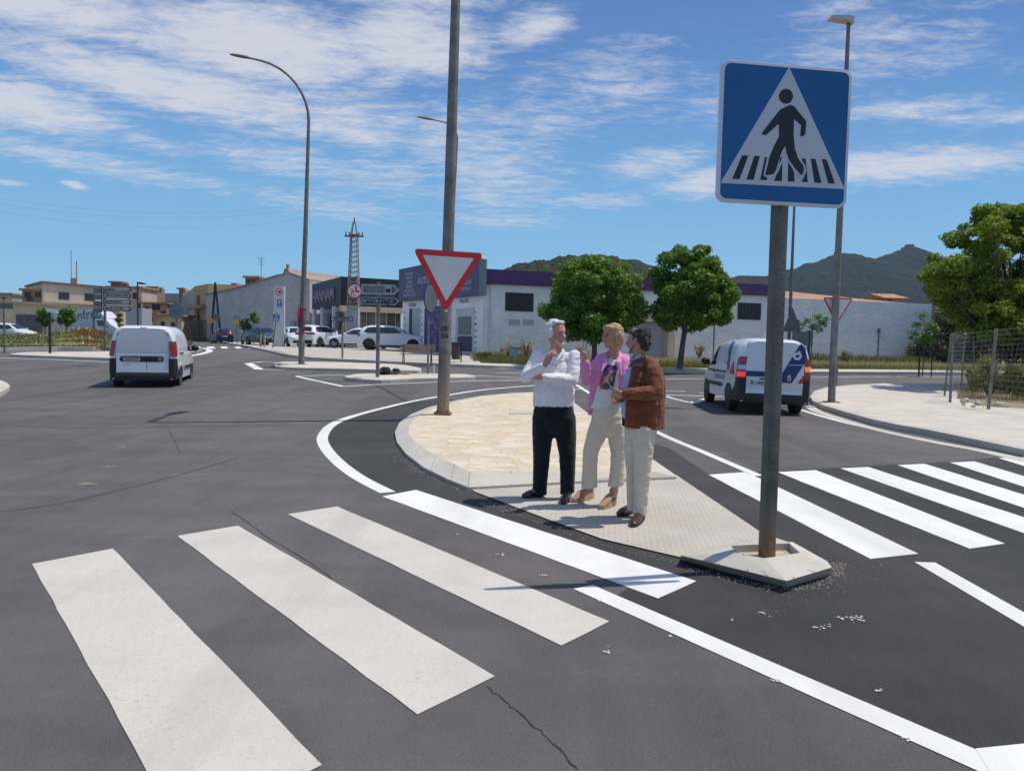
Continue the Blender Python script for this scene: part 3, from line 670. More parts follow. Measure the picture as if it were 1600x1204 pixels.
# ---- tall lamp columns
def arc_lamp(name, base, H, rad, arm, dirx, label, group, dm=None, lean=0.0, head=True, rb=.115, rt=.055, foot=True):
    root = empty(name, base, 0, label, 'street lamp', group)
    pts = [(0,0,-.15),(lean*.02*0,0,1.2),(lean*.5,0,(H-rad)*.5),(lean,0,H-rad)]
    rr = [rb, rb*.96, (rb+rt)*.52, rt*1.05]
    for k in range(1, 9):
        a = R(90*k/8*.86); pts.append((lean+dirx*rad*(1-math.cos(a)), 0, H-rad+rad*math.sin(a)*.98)); rr.append(rt*(1-.04*k))
    lx, _, lz = pts[-1]; pts.append((lx+dirx*arm, 0, lz+arm*.2)); rr.append(rt*.62)
    MB().tube(pts, rr, 12).build('column', dm or GALV, root, smooth=True)
    ex, ez = lx+dirx*arm, lz+arm*.2
    M = Matrix.Translation((ex, 0, ez)) @ Matrix.Rotation(-dirx*R(9), 4, 'Y')
    h = MB(); rings = []
    for x, wy, hz in ((-.05,.05,.05),(.1,.11,.07),(.4,.15,.075),(.7,.13,.045),(.82,.06,.02)):
        rings.append([Vector((dirx*x, wy*math.cos(t), hz*math.sin(t)*(.55 if math.sin(t) < 0 else 1))) for t in [2*math.pi*k/10 for k in range(10)]])
    h.rings(rings).xf(M).build('lamp_head', DGALV, root, smooth=True)
    if foot: MB().box(-.2, -.2, -.02, .2, .2, .025).build('base_plate', RUST, root, bev=.006)
    return root
b0 = gp(471, 569, .13); arc_lamp('street_lamp', b0, at(473, 92, b0.y).z-b0.z, 2.5, .45, -1, 'tall curved-neck street lamp on the small island beyond the white van', 'curved street lamps', lean=.25, rb=.13, rt=.062)
b1 = Vector((-2.95, 37.5, tz(37.5))); b1 = at(696, 570, 37.5); b1.z = tz(37.5)+.12
arc_lamp('street_lamp', b1, at(697, 190, 37.5).z-b1.z, .8, .5, -1, 'farther curved street lamp whose head peeks out left of the near pole', 'curved street lamps', lean=.40, rb=.09, rt=.05)
# near pole that carries the big yield sign
b2 = gp(692, 645, .14); rt_ = empty('street_lamp', b2, 0, 'thick grey concrete-dusted lamp column standing on the flagstone island', 'street lamp')
t2 = at(712, 0, b2.y)-b2
def lp(z): return (t2.x*z/t2.z, 0, z)
zs = [.0, .9, 2.2, 4, 6.2, 7.6, 9.5, 11.4]; rs = [.122, .121, .118, .11, .1, .092, .08, .068]
MB().tube([lp(z) for z in zs[1:]], rs[1:], 20).build('column', GALV, rt_, smooth=True)
MB().tube([lp(-.02), lp(.9)], [.1235, .122], 20).build('column_foot', dusted('dust_stained', 0, .3, 1.05, (.34,.26,.17), (.185,.176,.158)), rt_, smooth=True)
fl = MB()
for k in range(4):
    a = R(45+90*k); fl.tube([(.15*math.cos(a), .15*math.sin(a), 0), (.15*math.cos(a), .15*math.sin(a), .06)], .02, 6)
fl.box(-.17, -.17, -.012, .17, .17, .015).build('base_plate', RUST, rt_)
ar = MB().tube([lp(11.4), (t2.x*1.33+.0, .1, 12.0), (.3, .6, 12.5), (.25, 1.6, 12.75)], [.068, .06, .05, .04], 10).build('lamp_arm', GALV, rt_, smooth=True)
MB().rings([[Vector((.25+w*math.cos(t), y, 12.78+.06*math.sin(t))) for t in [2*math.pi*k/10 for k in range(10)]] for y, w in ((1.5,.05),(1.7,.13),(2.2,.14),(2.35,.05))]).build('lamp_head', DGALV, rt_, smooth=True)
st = MB(); 
for k in range(7):
    a0 = R(-120+8*k)
for (z0, chars) in ((1.66, 'CZ1'), (1.52, 'DG')): 
    o = text(chars, .115, SIGNK, rt_, lp(z0)[0]+.0, -.1245, z0, 'stencil_mark', extrude=.0015, sx=.8, bold=.004)
MB().plate(rrect(-.035, -.03, .035, .03, .01), -.1235, -.118).xf(Matrix.Translation((.045, 0, 2.02))).build('sticker', SIGNW, rt_)
# yield sign on it
ysz = 1.38; cpos = at(699.5, 424, b2.y-.17); yr = empty('yield_sign', cpos, 0, 'big red and white yield triangle fixed to the near lamp column', 'road sign')
tri_sign(yr, Matrix.Rotation(R(2.0), 4, 'Y') @ Matrix.Rotation(R(7), 4, 'Z'), ysz, 0, .138)
MB().box(-.12, .03, .1, .12, .2, .14).build('clamp', GALV, yr); MB().box(-.12, .03, -.32, .12, .2, -.28).build('clamp', GALV, yr)
# right lamp, straight column with flat LED head
b3 = gp(1299, 628, .134); t3 = at(1326, 36, b3.y)-b3
lr = empty('street_lamp', b3, 0, 'straight tall lamp column with a flat lamp head on the right pavement', 'street lamp')
def l3(z): return (t3.x*z/t3.z, 0, z)
MB().tube([l3(-.1), l3(2), l3(5), l3(8), l3(t3.z)], [.096, .093, .08, .062, .045], 14).build('column', GALV, lr, smooth=True)
MB().box(-.17,-.17,0,.17,.17,.02).build('base_plate', RUST, lr, bev=.004)
MB().box(-.02, -.128, .45, .09, -.10, 1.0).build('service_door', DGALV, lr)
hx = l3(t3.z)[0]
MB().plate([(.08,-.06),(.08,.10),(-.05,.14),(-.48,.13),(-.52,.08),(-.05,.02)], -.14, .14).xf(Matrix.Translation((hx, 0, t3.z))).build('lamp_head', mat('lamp_cream', (.50,.45,.38), .5), lr)
# yield sign on it, seen from the front
yp = at(1309, 479, b3.y-.13); y2 = empty('yield_sign', yp, 0, 'faded yield triangle fixed behind the right lamp column', 'road sign')
yq = at(1309, 479, b3.y+.14); y2.location = yq
tri_sign(y2, Matrix.Rotation(R(4), 4, 'Z'), .82, 0, .075)
# thin lamp column behind the crossing sign
b4 = gp(1232, 574, .12); b4 = at(1231, 578, 33.5); b4.z = tz(33.5)+.1; t4 = at(1241, 325, 33.5)-b4
l4 = empty('street_lamp', b4, 0, 'thin distant lamp column seen just right of the crossing sign post', 'street lamp')
def l5(z): return (t4.x*z/t4.z, 0, z)
MB().tube([l5(-.1), l5(4), l5(8.6)], [.085, .07, .045], 10).build('column', DGALV, l4, smooth=True)
MB().box(-.5, -.1, 8.55, .05, .1, 8.65).xf(Matrix.Translation((l5(8.6)[0], 0, 0))).build('lamp_head', DGALV, l4, bev=.02)
tb = at(1237, 500, 33.2); q = empty('triangle_sign', tb, 0, 'dark back of a triangular sign on the thin lamp column', 'road sign')
tri = [(-.36,-.42),(.42,-.42),(.1,.62)]; MB().plate([(.02,.55),(-.38,-.50),(.45,-.50)], 0, .02).build('board', SIGNG, q); MB().box(-.03,.02,-.3,.03,.14,.3).build('bracket', DGALV, q)
# second triangle and round back on the left curved lamp
def pole_sign(name, px, py_base, py_top, Y, label, group=None, r=.03, dz=.12, cat='road sign', mt=None):
    b = at(px, py_base, Y) if Y else gp(px, py_base, dz)
    b.z = tz(b.y)+dz
    root = empty(name, b, 0, label, cat, group)
    H = at(px, py_top, b.y).z-b.z
    MB().tube([(0,0,-.15),(0,0,H)], r, 8).build('post', mt or GALV, root, smooth=True)
    return root, b, H
c2 = at(471.5, 496, b0.y-.16)
k = empty('yield_sign', c2, 0, 'yield triangle turned almost edge-on on the far curved lamp column', 'road sign')
tri_sign(k, Matrix.Translation((.08, 0, 0)) @ Matrix.Rotation(R(-68), 4, 'Z'), 1.25, 0, .12)
c3 = at(466, 494, b0.y+.1); k = empty('round_sign', c3, 0, 'red rimmed round sign back turned edge-on on the far curved lamp column', 'road sign')
MB().plate(circ(0, 0, .48, 28), 0, .02).xf(Matrix.Rotation(R(-78), 4, 'Z')).build('board', SIGNG, k); MB().plate(circ(0, 0, .50, 28), .021, .03).xf(Matrix.Rotation(R(-78), 4, 'Z')).build('rim', SIGNR, k)
# direction sign on the small island
def arrow_board(x0, x1, z0, z1, tip=.5):
    zc = (z0+z1)/2; return [(x0, z0), (x1-(z1-z0)*tip, z0), (x1, zc), (x1-(z1-z0)*tip, z1), (x0, z1)]
def dir_board(root, M, x0, x1, z0, z1, rim, face, frame=None):
    MB().plate(arrow_board(x0, x1, z0, z1), 0, .04).xf(M).build('board', rim, root)
    e = .035; MB().plate(arrow_board(x0+e, x1-e*1.3, z0+e, z1-e), -.003, .001).xf(M).build('border', frame, root)
    e = .07; MB().plate(arrow_board(x0+e, x1-e*1.3, z0+e, z1-e), -.005, -.001).xf(M).build('face', face, root)
GREYF = mat('sign_grey_face', (.105,.100,.105), .45); WF = mat('sign_dull_white', (.34,.35,.38), .45); WF2 = mat('sign_grey_rim', (.34,.35,.36), .4, .2)
r, b, H = pole_sign('direction_sign', 590, 590, 440, 0, 'grey polygon industrial direction board above a white arrow board on one post', None, .065)
sc = b.y/1200
def L(px, py, b_=None): p = at(px, py, b.y); return (p.x-b.x, p.z-b.z)
x0, z1 = L(566, 444); x1, z0 = L(624.5, 461.5); 
dir_board(r, Matrix.Translation((0, -.12, 0)), x0, x1, z0, z1, WF2, GREYF, WF2)
text('polígon', .23, WF, r, x0+.10, -.127, z1-.15, align='LEFT', sx=.95); text('industrial', .23, WF, r, x0+.10, -.127, z0+.12, align='LEFT', sx=.95)
px_, pz_ = L(607.5, 452.5); MB().plate(rrect(px_-.12, pz_-.14, px_+.12, pz_+.14, .02), -.1275, -.124).build('pictogram_field', WF, r)
MB().plate([(px_-.08,pz_-.1),(px_+.08,pz_-.1),(px_+.08,pz_+.03),(px_+.03,pz_),(px_+.03,pz_+.03),(px_-.02,pz_),(px_-.02,pz_+.03),(px_-.08,pz_)], -.1295, -.1265).build('factory_symbol', SIGNK, r)
x0, z1 = L(566, 463.5); x1, z0 = L(624, 477); dir_board(r, Matrix.Translation((0, -.12, 0)), x0, x1, z0, z1, WF2, WF, SIGNK)
text('Son Negre', .25, SIGNK, r, x0+.12, -.127, (z0+z1)/2, align='LEFT', sx=.95, bold=.008)
# keep-right disc edge-on
r, b, H = pole_sign('keep_right_sign', 668.5, 584.5, 455, 0, 'blue round sign turned nearly edge-on, on a thin post left of the near lamp column', None, .04)
z_ = at(671, 466, b.y); MB().plate(circ(0, 0, .56, 28), -.012, .012).xf(facing((.06, -.06, z_.z-b.z), R(72))).build('disc', mat('sign_navy', (.03,.05,.10), .4), r)
MB().plate(circ(0, 0, .5, 28), -.016, -.011).xf(facing((.06, -.06, z_.z-b.z), R(72))).build('back_plate', SIGNG, r)
r2 = empty('marker_post', gp(677.5, 584, .12), 0, 'short pale marker post beside the near lamp column on the small island', 'post'); MB().tube([(0,0,-.05),(0,0,.34)], .03, 8).build('shaft', SIGNW, r2)
# place name sign
r, b, H = pole_sign('place_name_sign', 535, 559, 503, 0, 'small white town name sign on a post in front of the parked white cars', None, .055, mt=DUSTY)
x0, z1 = L(517.5, 494.5); x1, z0 = L(551.5, 502.5)
MB().plate(rrect(x0, z0, x1, z1, .02), -.08, -.05).build('board', SIGNK, r); MB().plate(rrect(x0+.03, z0+.03, x1-.03, z1-.03, .02), -.0825, -.079).build('face', WF, r)
text('FELANITX', .17, SIGNK, r, (x0+x1)/2, -.085, (z0+z1)/2, sx=1.0, bold=.006)
# street name sign right
r, b, H = pole_sign('street_name_sign', 1114, 573, 500, 35.5, 'small white arrow sign between the second round tree and police van', None, .035)
x0, z1 = L(1105.5, 492); x1, z0 = L(1129, 500.5); MB().plate(arrow_board(x0, x1, z0, z1, .35), -.06, -.03).build('board', mat('sign_bright', (.72,.72,.73), .5), r)
text('C. MÚSICA', .135, SIGNK, r, x0+.05, -.064, (z0+z1)/2, align='LEFT', sx=.8)
# board back with post
r, b, H = pole_sign('information_board', 1262, 577, 516, 31, 'dark back of a rectangular board by the young tree behind the police van', None, .06, mt=DARK, cat='sign board')
x0, z1 = L(1238, 517); x1, z0 = L(1269, 540); MB().plate(rrect(x0, z0, x1, z1, .02), -.05, -.01).build('board', SIGNG, r)
# round sign back, far left
r, b, H = pole_sign('round_sign', 276.8, 556, 474, 27.5, 'grey back of a large round sign on a post above the white van', None, .045)
z_ = L(277, 486); MB().plate(circ(0, z_[1], .285, 28), -.06, -.04).build('disc', SIGNG, r)
# finger-post stack far left
r, b, H = pole_sign('finger_post', 164.5, 541, 450, 41.5, 'stack of four white town direction arrows on a post in the weedy verge', None, .07)
for (ya, yb, t) in ((447.5,456.5,'centre'), (457,466.5,'CAS CONCOS'), (467.5,476.5,'SANTANYÍ'), (477.5,486.8,'CALA D\u2019OR')):
    x0, z1 = L(160, ya); x1, z0 = L(207, yb)
    MB().plate(arrow_board(x0, x1, z0, z1, .5), -.12, -.08).build('board', SIGNK, r)
    MB().plate(arrow_board(x0+.04, x1-.07, z0+.04, z1-.03, .5), -.123, -.119).build('face', WF, r)
    text(t, .21, SIGNK, r, x0+.08, -.126, (z0+z1)/2, align='LEFT', sx=1.0 if len(t) > 6 else 1.15, bold=.005)
    x2, z3 = L(146.5, ya+3); x3, z2 = L(160, yb+1.5); MB().plate([(x2,z2),(x3,z2),(x3,z3),(x2,z3)], -.04, -.01).build('rear_board', SIGNG, r)
r, b, H = pole_sign('street_name_sign', 78, 531, 489, 36, 'small pale street sign on a dark post left in the weedy verge', None, .06, mt=DARK)
x0, z1 = L(73.5, 481); x1, z0 = L(92, 489); MB().plate([(x0,z0+.05),(x1,z0-.03),(x1,z1-.1),(x0,z1)], -.08, -.05).build('board', mat('sign_bright', (1,1,1)), r)
r, b, H = pole_sign('finger_post', 7, 531, 468, 38, 'dark backed finger board on a pale post at the far left edge', None, .05)
x0, z1 = L(-6, 473.5); x1, z0 = L(22, 482.5); MB().plate([(x0,z0),(x1,z0),(x1,z1),(x0,z1)], -.08, -.05).build('board', SIGNG, r)
# signs along the far street
def lollipop(px, py_b, Y, pyc, rad, mt, label, shape='disc', group=None, extra=None):
    r, b, H = pole_sign('road_sign', px, py_b, pyc, Y, label, group, .05, dz=.1, mt=DGALV)
    p = at(px, pyc, b.y); z = p.z-b.z
    if shape == 'disc': MB().plate(circ(0, z, rad, 20), -.1, -.07).build('board', mt, r)
    elif shape == 'diamond': MB().plate([(0,z-rad),(rad,z),(0,z+rad),(-rad,z)], -.1, -.07).build('board', mt, r)
    else: MB().plate(rrect(-rad, z-rad, rad, z+rad, rad*.15), -.1, -.07).build('board', mt, r)
    return r, z
lollipop(329.5, 529, 70, 501, .26, ORG, 'small orange round sign on a post at the mouth of the far street')
lollipop(338.5, 527, 74, 495, .3, SIGNG, 'dark square back of a sign between the two leaning poles', 'sq')
r, z = lollipop(370.5, 532.5, 68, 498, .36, mat('sign_back_pale', (.30,.31,.32), .5, .3), 'pale round sign back with a yellow plate on a post by the blue car')
MB().plate([(-.27,z-.42),(.27,z-.42),(.27,z-.05),(-.27,z-.05)], -.13, -.105).build('plate', YEL, r)
# tilted blue crossing sign
b = gp(426, 543, .11); r = empty('crossing_sign', b, 0, 'small blue crossing sign on a tilted post by the parking entrance', 'road sign')
tp = at(432.5, 488, b.y)-b; MB().tube([(0,0,-.1),(tp.x,0,tp.z)], .04, 8).build('post', RUST, r)
M = facing((tp.x*.93, -.06, at(432, 496.5, b.y).z-b.z), 0) @ Matrix.Rotation(R(6), 4, 'Y')
s_ = .24; MB().plate(rrect(-s_, -s_, s_, s_, .03), 0, .02).xf(M).build('board', RIMW, r); MB().plate(rrect(-s_+.015, -s_+.015, s_-.015, s_-.015, .03), -.003, .001).xf(M).build('blue_field', mat('sign_blue_far', (.01,.11,.36), .4), r)
MB().plate([(0,.2),(-.17,-.16),(.17,-.16)], -.006, -.002).xf(M).build('white_triangle', SIGNW, r); MB().plate([(-.03,.05),(.03,.05),(.07,-.12),(.03,-.12),(0,-.03),(-.05,-.12),(-.08,-.12)], -.009, -.005).xf(M).build('pedestrian_symbol', SIGNK, r)
# parking totem
b = gp(437, 541, .11); b = at(437, 534, 56); b.z = tz(56)+.1; r = empty('parking_totem', b, 0, 'tall white totem with red round emblem above a blue P sign', 'totem sign')
def Lb(px, py): p = at(px, py, b.y); return (p.x-b.x, p.z-b.z)
x0, z1 = Lb(428.3, 447); x1, z0 = Lb(444.8, 536); TW = mat('totem_white', (.52,.53,.56), .4, var=.05)
MB().box(x0, -.12, -.1, x1, .12, z1).build('column', TW, r, bev=.01)
xc, zc = Lb(436.8, 456); MB().plate(circ(xc, zc, .27, 28), -.126, -.121).build('emblem_ring', SIGNR, r); MB().plate(circ(xc, zc, .21, 28), -.129, -.125).build('emblem_field', SIGNW, r)
MB().plate([(xc-.17,zc-.02),(xc-.02,zc+.08),(xc+.16,zc+.1),(xc+.12,zc-.02),(xc+.15,zc-.1),(xc,zc-.16),(xc-.05,zc-.04),(xc-.15,zc-.08)], -.132, -.128).build('emblem_mark', SIGNR, r)
xa, za = Lb(434.4, 480); xb, zb = Lb(440.6, 468.5); MB().plate(rrect(xa-.03, za, xb+.03, zb, .02), -.127, -.121).build('blue_field', MATS['sign_blue_far'], r)
text('P', .36, SIGNW, r, (xa+xb)/2, -.131, (za+zb)/2+.06, bold=.01); MB().plate([(xa+.04,za+.06),(xb-.04,za+.06),(xb-.04,za+.13),(xa+.04,za+.13)], -.131, -.126).build('caption_bar', SIGNW, r)
MB().box(x0-.003, -.125, Lb(0, 464.5)[1]-.01, x1+.003, -.119, Lb(0, 464.5)[1]+.01).build('seam', SIGNG, r)
# A-frame pole, far street
b = at(334, 526, 80); b.z = tz(80)
r = empty('utility_pole', b, 0, 'black wooden A-frame utility pole at the far street corner', 'utility pole'); tp = at(336.3, 441, 80)-b; ft = at(346, 520, 80)-b
MB().tube([(at(330.5,522,80)-b).to_tuple(), tp], [.15, .11], 8).build('shaft', DARK, r); MB().tube([(ft.x, 0, -.2), tp], [.15, .1], 8).build('strut', DARK, r)
# blue enamel bracket lamps on houses etc.
r, b, H = pole_sign('street_lamp', 215.5, 520, 441, 52, 'thin pole with a dark wing-shaped lamp over the far left roofs', None, .05, mt=DARK, cat='street lamp')
MB().plate([(0,H-.06),(.25,H-.14),(.62,H-.12),(.3,H),(0,H+.02)], -.1, .1).build('lamp_head', DARK, r)
# lattice mast with round emblem
b = at(552, 530, 57.5); b.z = tz(57.5); r = empty('lattice_mast', b, 0, 'grey steel lattice mast standing in front of the black showroom', 'mast')
H = at(553, 340, 57.5).z-b.z; zc = at(552, 480, 57.5).z-b.z
def hw(z): return .40-.22*min(1, max(0, (z-zc)/(H-zc)))
m_ = MB()
zz = [zc+(H*.86-zc)*k/14 for k in range(15)]
for sx_ in (-1, 1):
    for sy_ in (-1, 1): m_.tube([(sx_*hw(z), sy_*hw(z), z) for z in zz], .045, 5); m_.tube([(sx_*hw(zz[-1]), sy_*hw(zz[-1]), zz[-1]), (sx_*.07, sy_*.07, H*.965)], .04, 5)
for a, c in zip(zz, zz[1:]):
    for s1_, s2_ in (((-1,-1),(1,-1)), ((1,-1),(1,1)), ((1,1),(-1,1)), ((-1,1),(-1,-1))):
        m_.tube([(s1_[0]*hw(a), s1_[1]*hw(a), a), (s2_[0]*hw(a), s2_[1]*hw(a), a)], .025, 4)
        m_.tube([(s1_[0]*hw(a), s1_[1]*hw(a), a), (s2_[0]*hw(c), s2_[1]*hw(c), c)], .02, 4)
m_.build('lattice', mat('mast_steel', (.30,.28,.26), .6, .3), r)
m_ = MB().box(-.7,-.06,H*.86-.06,.7,.06,H*.86+.06).box(-.3,-.3,H*.86,.3,.3,H*.86+.12).box(-.1,-.1,H*.955,.1,.1,H*.965).tube([(0,0,H*.96),(0,0,H)], .05, 6)
for sx_ in (-.6,-.35,.35,.6): m_.tube([(sx_,0,H*.86),(sx_,0,H*.86+.3)], .05, 6)
m_.build('crossarm', mat('insulator_brown', (.20,.10,.07), .5), r)
MB().box(-.42, -.42, -.3, .42, .42, zc).build('pedestal', mat('pedestal_grey', (.30,.31,.33), .85, var=.15, vscale=2), r, bev=.02)
ce = at(554, 454.5, 56.8)-b; MB().plate(circ(ce.x, ce.z, .56, 30), ce.y-.02, ce.y+.06).build('emblem_ring', SIGNR, r); MB().plate(circ(ce.x, ce.z, .46, 30), ce.y-.026, ce.y-.019).build('emblem_field', SIGNW, r)
e_ = MB()
for pl in ([(-.34,.12),(-.05,.16),(-.05,.1),(-.34,.06)], [(.02,.3),(.2,.36),(.18,.05),(.36,.02),(.34,-.12),(.05,-.1)], [(-.28,-.3),(-.2,.02),(-.02,.02),(-.04,-.12),(-.16,-.12),(-.18,-.32)], [(-.1,-.36),(.0,-.22),(.1,-.38)]): e_.plate([(ce.x+x, ce.z+z) for x, z in pl], ce.y-.032, ce.y-.025)
e_.build('emblem_mark', SIGNR, r)
# bench, bin, cabinet, small clutter
def bench():
    p = gp(606.5, 566, .12); p2 = gp(679, 569, .12); mid = (p+p2)/2; mid.z = tz(mid.y)+.12
    Lb_ = (at(678, 560, mid.y)-at(624, 560, mid.y)).length
    r = empty('park_bench', at(652, 570, mid.y), R(0), 'slatted wooden park bench on the far pavement near the purple shop', 'bench'); r.location.z = mid.z
    wd = mat('bench_wood', (.36,.26,.19), .75, var=.25, vscale=8, stretch=(.3,1,4)); ir = mat('bench_iron', (.05,.045,.04), .6)
    h = Lb_/2
    s_ = MB(); [s_.box(-h, -.20+.1*k, .40, h, -.115+.1*k, .435) for k in range(4)]; s_.build('seat', wd, r)
    b_ = MB(); [b_.box(-h, .22+.04*k, .52+.115*k, h, .245+.04*k, .615+.115*k) for k in range(3)]; b_.build('backrest', wd, r)
    for x in (-h+.15, h-.15):
        MB().tube([(x,-.22,0),(x,-.16,.39),(x,.16,.40),(x,.33,.84)], .022, 6).tube([(x,.28,0),(x,.16,.40)], .022, 6).tube([(x,-.2,.4),(x,-.2,.62),(x,.25,.62)], .018, 6).build('leg', ir, r)
bench()
r = empty('litter_bin', at(712, 568, 36), 0, 'round dark litter bin behind the near lamp column', 'bin'); r.location.z = tz(36)+.12
MB().tube([(0,0,.12),(0,0,.86)], [.2,.22], 16).build('drum', mat('bin_brown', (.07,.04,.03), .6), r, smooth=True, sharp=40); MB().tube([(0,0,.86),(0,0,.9),(0,0,.93)], [.235,.235,.12], 16).build('lid', DARK, r); MB().tube([(.25,0,0),(.25,0,1.0)], .03, 8).build('post', DARK, r)
r = empty('utility_cabinet', at(803, 569, 38.5), 0, 'small grey metal cabinet standing in dry weeds by the warehouse wall', 'cabinet'); r.location.z = tz(38.5)+.1
MB().box(-.24,-.12,.06,.24,.12,.62).build('body', mat('cabinet_metal', (.30,.34,.34), .5, .3), r, bev=.01); MB().box(-.26,-.14,.615,.26,.14,.66).build('lid', SIGNG, r); MB().box(-.2,-.126,.1,.2,-.121,.58).build('door', mat('cabinet_door', (.36,.41,.41), .5, .2), r); MB().box(-.26,-.14,-.1,.26,.14,.06).build('plinth', KERB, r)
for i, (px, lab) in enumerate(((955.5, 'left'), (962, 'right'))): pass
def wood(px, pyb, pyt, Y, label):
    b = at(px, pyb, Y); b.z = tz(Y)+.1; r = empty('wooden_post', b, 0, label, 'post', 'wooden posts at the parking entrance'); h = at(px, pyt, Y).z-b.z
    MB().box(-.05,-.05,-.2,.05,.05,h).build('shaft', mat('post_wood', (.40,.33,.22), .85, var=.2), r, bev=.01)
wood(407.5, 545, 522, 52, 'left one of two short pale wooden posts before the dark parked car'); wood(413.3, 545, 523, 52, 'right one of two short pale wooden posts before the dark parked car')
# dark mound and stones on the small island (plants pots / bag)
c = gp(605, 585.5, .13); m_ = MB(); rnd = random.Random(4)
for _ in range(14): m_.ell((rnd.uniform(-.35,.35), rnd.uniform(-.1,.1), rnd.uniform(.06,.2)), (rnd.uniform(.08,.16), .1, rnd.uniform(.06,.14)), 7, 5)
o = m_.build('rubbish_sack', mat('sack_black', (.02,.022,.02), .7)); o.location = c; tag(o, 'low dark heap lying at the foot of the direction sign post', 'heap')
c = gp(626, 585, .13)
for k in range(4):
    m_ = MB().ell((0,0,.04), (rnd.uniform(.08,.14), .08, rnd.uniform(.05,.08)), 7, 5); o = m_.build('stone', mat('stone_pale', (.36,.28,.22), .9, var=.3, vscale=8)); o.location = c+Vector((-.28+.17*k, rnd.uniform(-.08,.08), 0))
    tag(o, ['small brown stone touching the dark heap on the small island', 'second brown stone from the dark heap', 'third brown stone from the dark heap', 'outermost brown stone in the row beside the dark heap'][k], 'stone', 'stones on the small island')
# wire fence on the right
def fence_post(px, pyb, px2, pyt, label, rad=.028):
    b = gp(px, pyb, .14); t = at(px2, pyt, b.y+.0); r = empty('fence_post', b, 0, label, 'fence post', 'galvanised posts of the wire fence'); d = t-b
    MB().tube([(0,0,-.2),(d.x,0,d.z)], rad, 8).build('tube', GALV, r, smooth=True); return b, t
pB = fence_post(1484.6,628,1489,520,'corner post of the wire fence, nearest the pavement edge', .036); pA = fence_post(1475,618,1486.5,521,'slanting brace post leaning on the fence corner')
pC = fence_post(1501,611,1508,524,'thin fence post just behind the corner post'); pD = fence_post(1520,606,1523,514,'far fence post rising behind the bush'); pE = fence_post(1544,638.5,1557,513,'thick near fence post in front of the bush', .042)
pF = (pE[0]+(pE[0]-pB[0])*1.6, pE[1]+(pE[1]-pB[1])*1.6)
r, rb_ = None, None
m_ = MB()
def wire(a, b, t, w=.006):
    p = a[0].lerp(a[1], t); q = b[0].lerp(b[1], t); m_.tube([p, (p+q)/2-Vector((0,0,.01)), q], w, 4, caps=False)
for A, B in ((pB, pE), (pE, pF), (pB, pC), (pC, pD)):
    for k in range(15): wire(A, B, .12+.86*k/14, .0018 if k not in (0, 7, 14) else .003)
    n = int((B[0]-A[0]).length/.18)
    for k in range(1, n):
        u = k/n; p = A[0].lerp(B[0], u); q = A[1].lerp(B[1], u); m_.tube([p.lerp(q, .12), p.lerp(q, .98)], .0012, 3, caps=False)
o = m_.build('wire_fence', mat('fence_wire', (.33,.34,.34), .5, .5)); tag(o, 'galvanised wire mesh stretched round the wild plot at the right edge', 'fence')
# power lines over the left
m_ = MB()
for (ya, yb, d) in ((296,318,0), (305,326,.5), (317,342,1.1)):
    a = at(-80, ya, 70); b = at(470, yb, 95); m_.tube([a.lerp(b, t)-Vector((0,0,1.6*4*t*(1-t))) for t in [k/24 for k in range(25)]], .005, 4, caps=False)
a = at(336.3, 443, 80)
o = m_.build('power_line', DARK); tag(o, 'thin overhead power cables crossing the sky at left', 'cable')
# ================================================================ vegetation
def leaf_mat(name, c1, c2, trans=.35):
    g = NG(name, .55)
    oi = g.N.new('ShaderNodeNewGeometry')
    c = g.ramp(oi.outputs['Random Per Island'], (.0, c1), (.55, tuple((a+b)/2 for a, b in zip(c1, c2))), (1.0, c2))
    n = g.noise(1.1, 3, .5); c = g.mix(g.ramp(n, (.42, 0.0), (.66, .35)), c, tuple(v*1.25 for v in c2)); g.col(c)
    g.b.inputs['Specular IOR Level'].default_value = .35
    tr = g.N.new('ShaderNodeBsdfTranslucent'); ms = g.N.new('ShaderNodeMixShader'); out = [n_ for n_ in g.N if n_.type == 'OUTPUT_MATERIAL'][0]
    cc = g.mix(.5, c, (c2[0]*1.6, c2[1]*1.5, c2[2]*.6)); g.L.new(cc, tr.inputs[0]); ms.inputs[0].default_value = trans
    g.L.new(g.b.outputs[0], ms.inputs[1]); g.L.new(tr.outputs[0], ms.inputs[2]); g.L.new(ms.outputs[0], out.inputs[0]); return g.m
BARK = mat('bark', (.115,.095,.085), .9, var=.3, vscale=9, bump=.6, bscale=30, stretch=(1,1,.3))
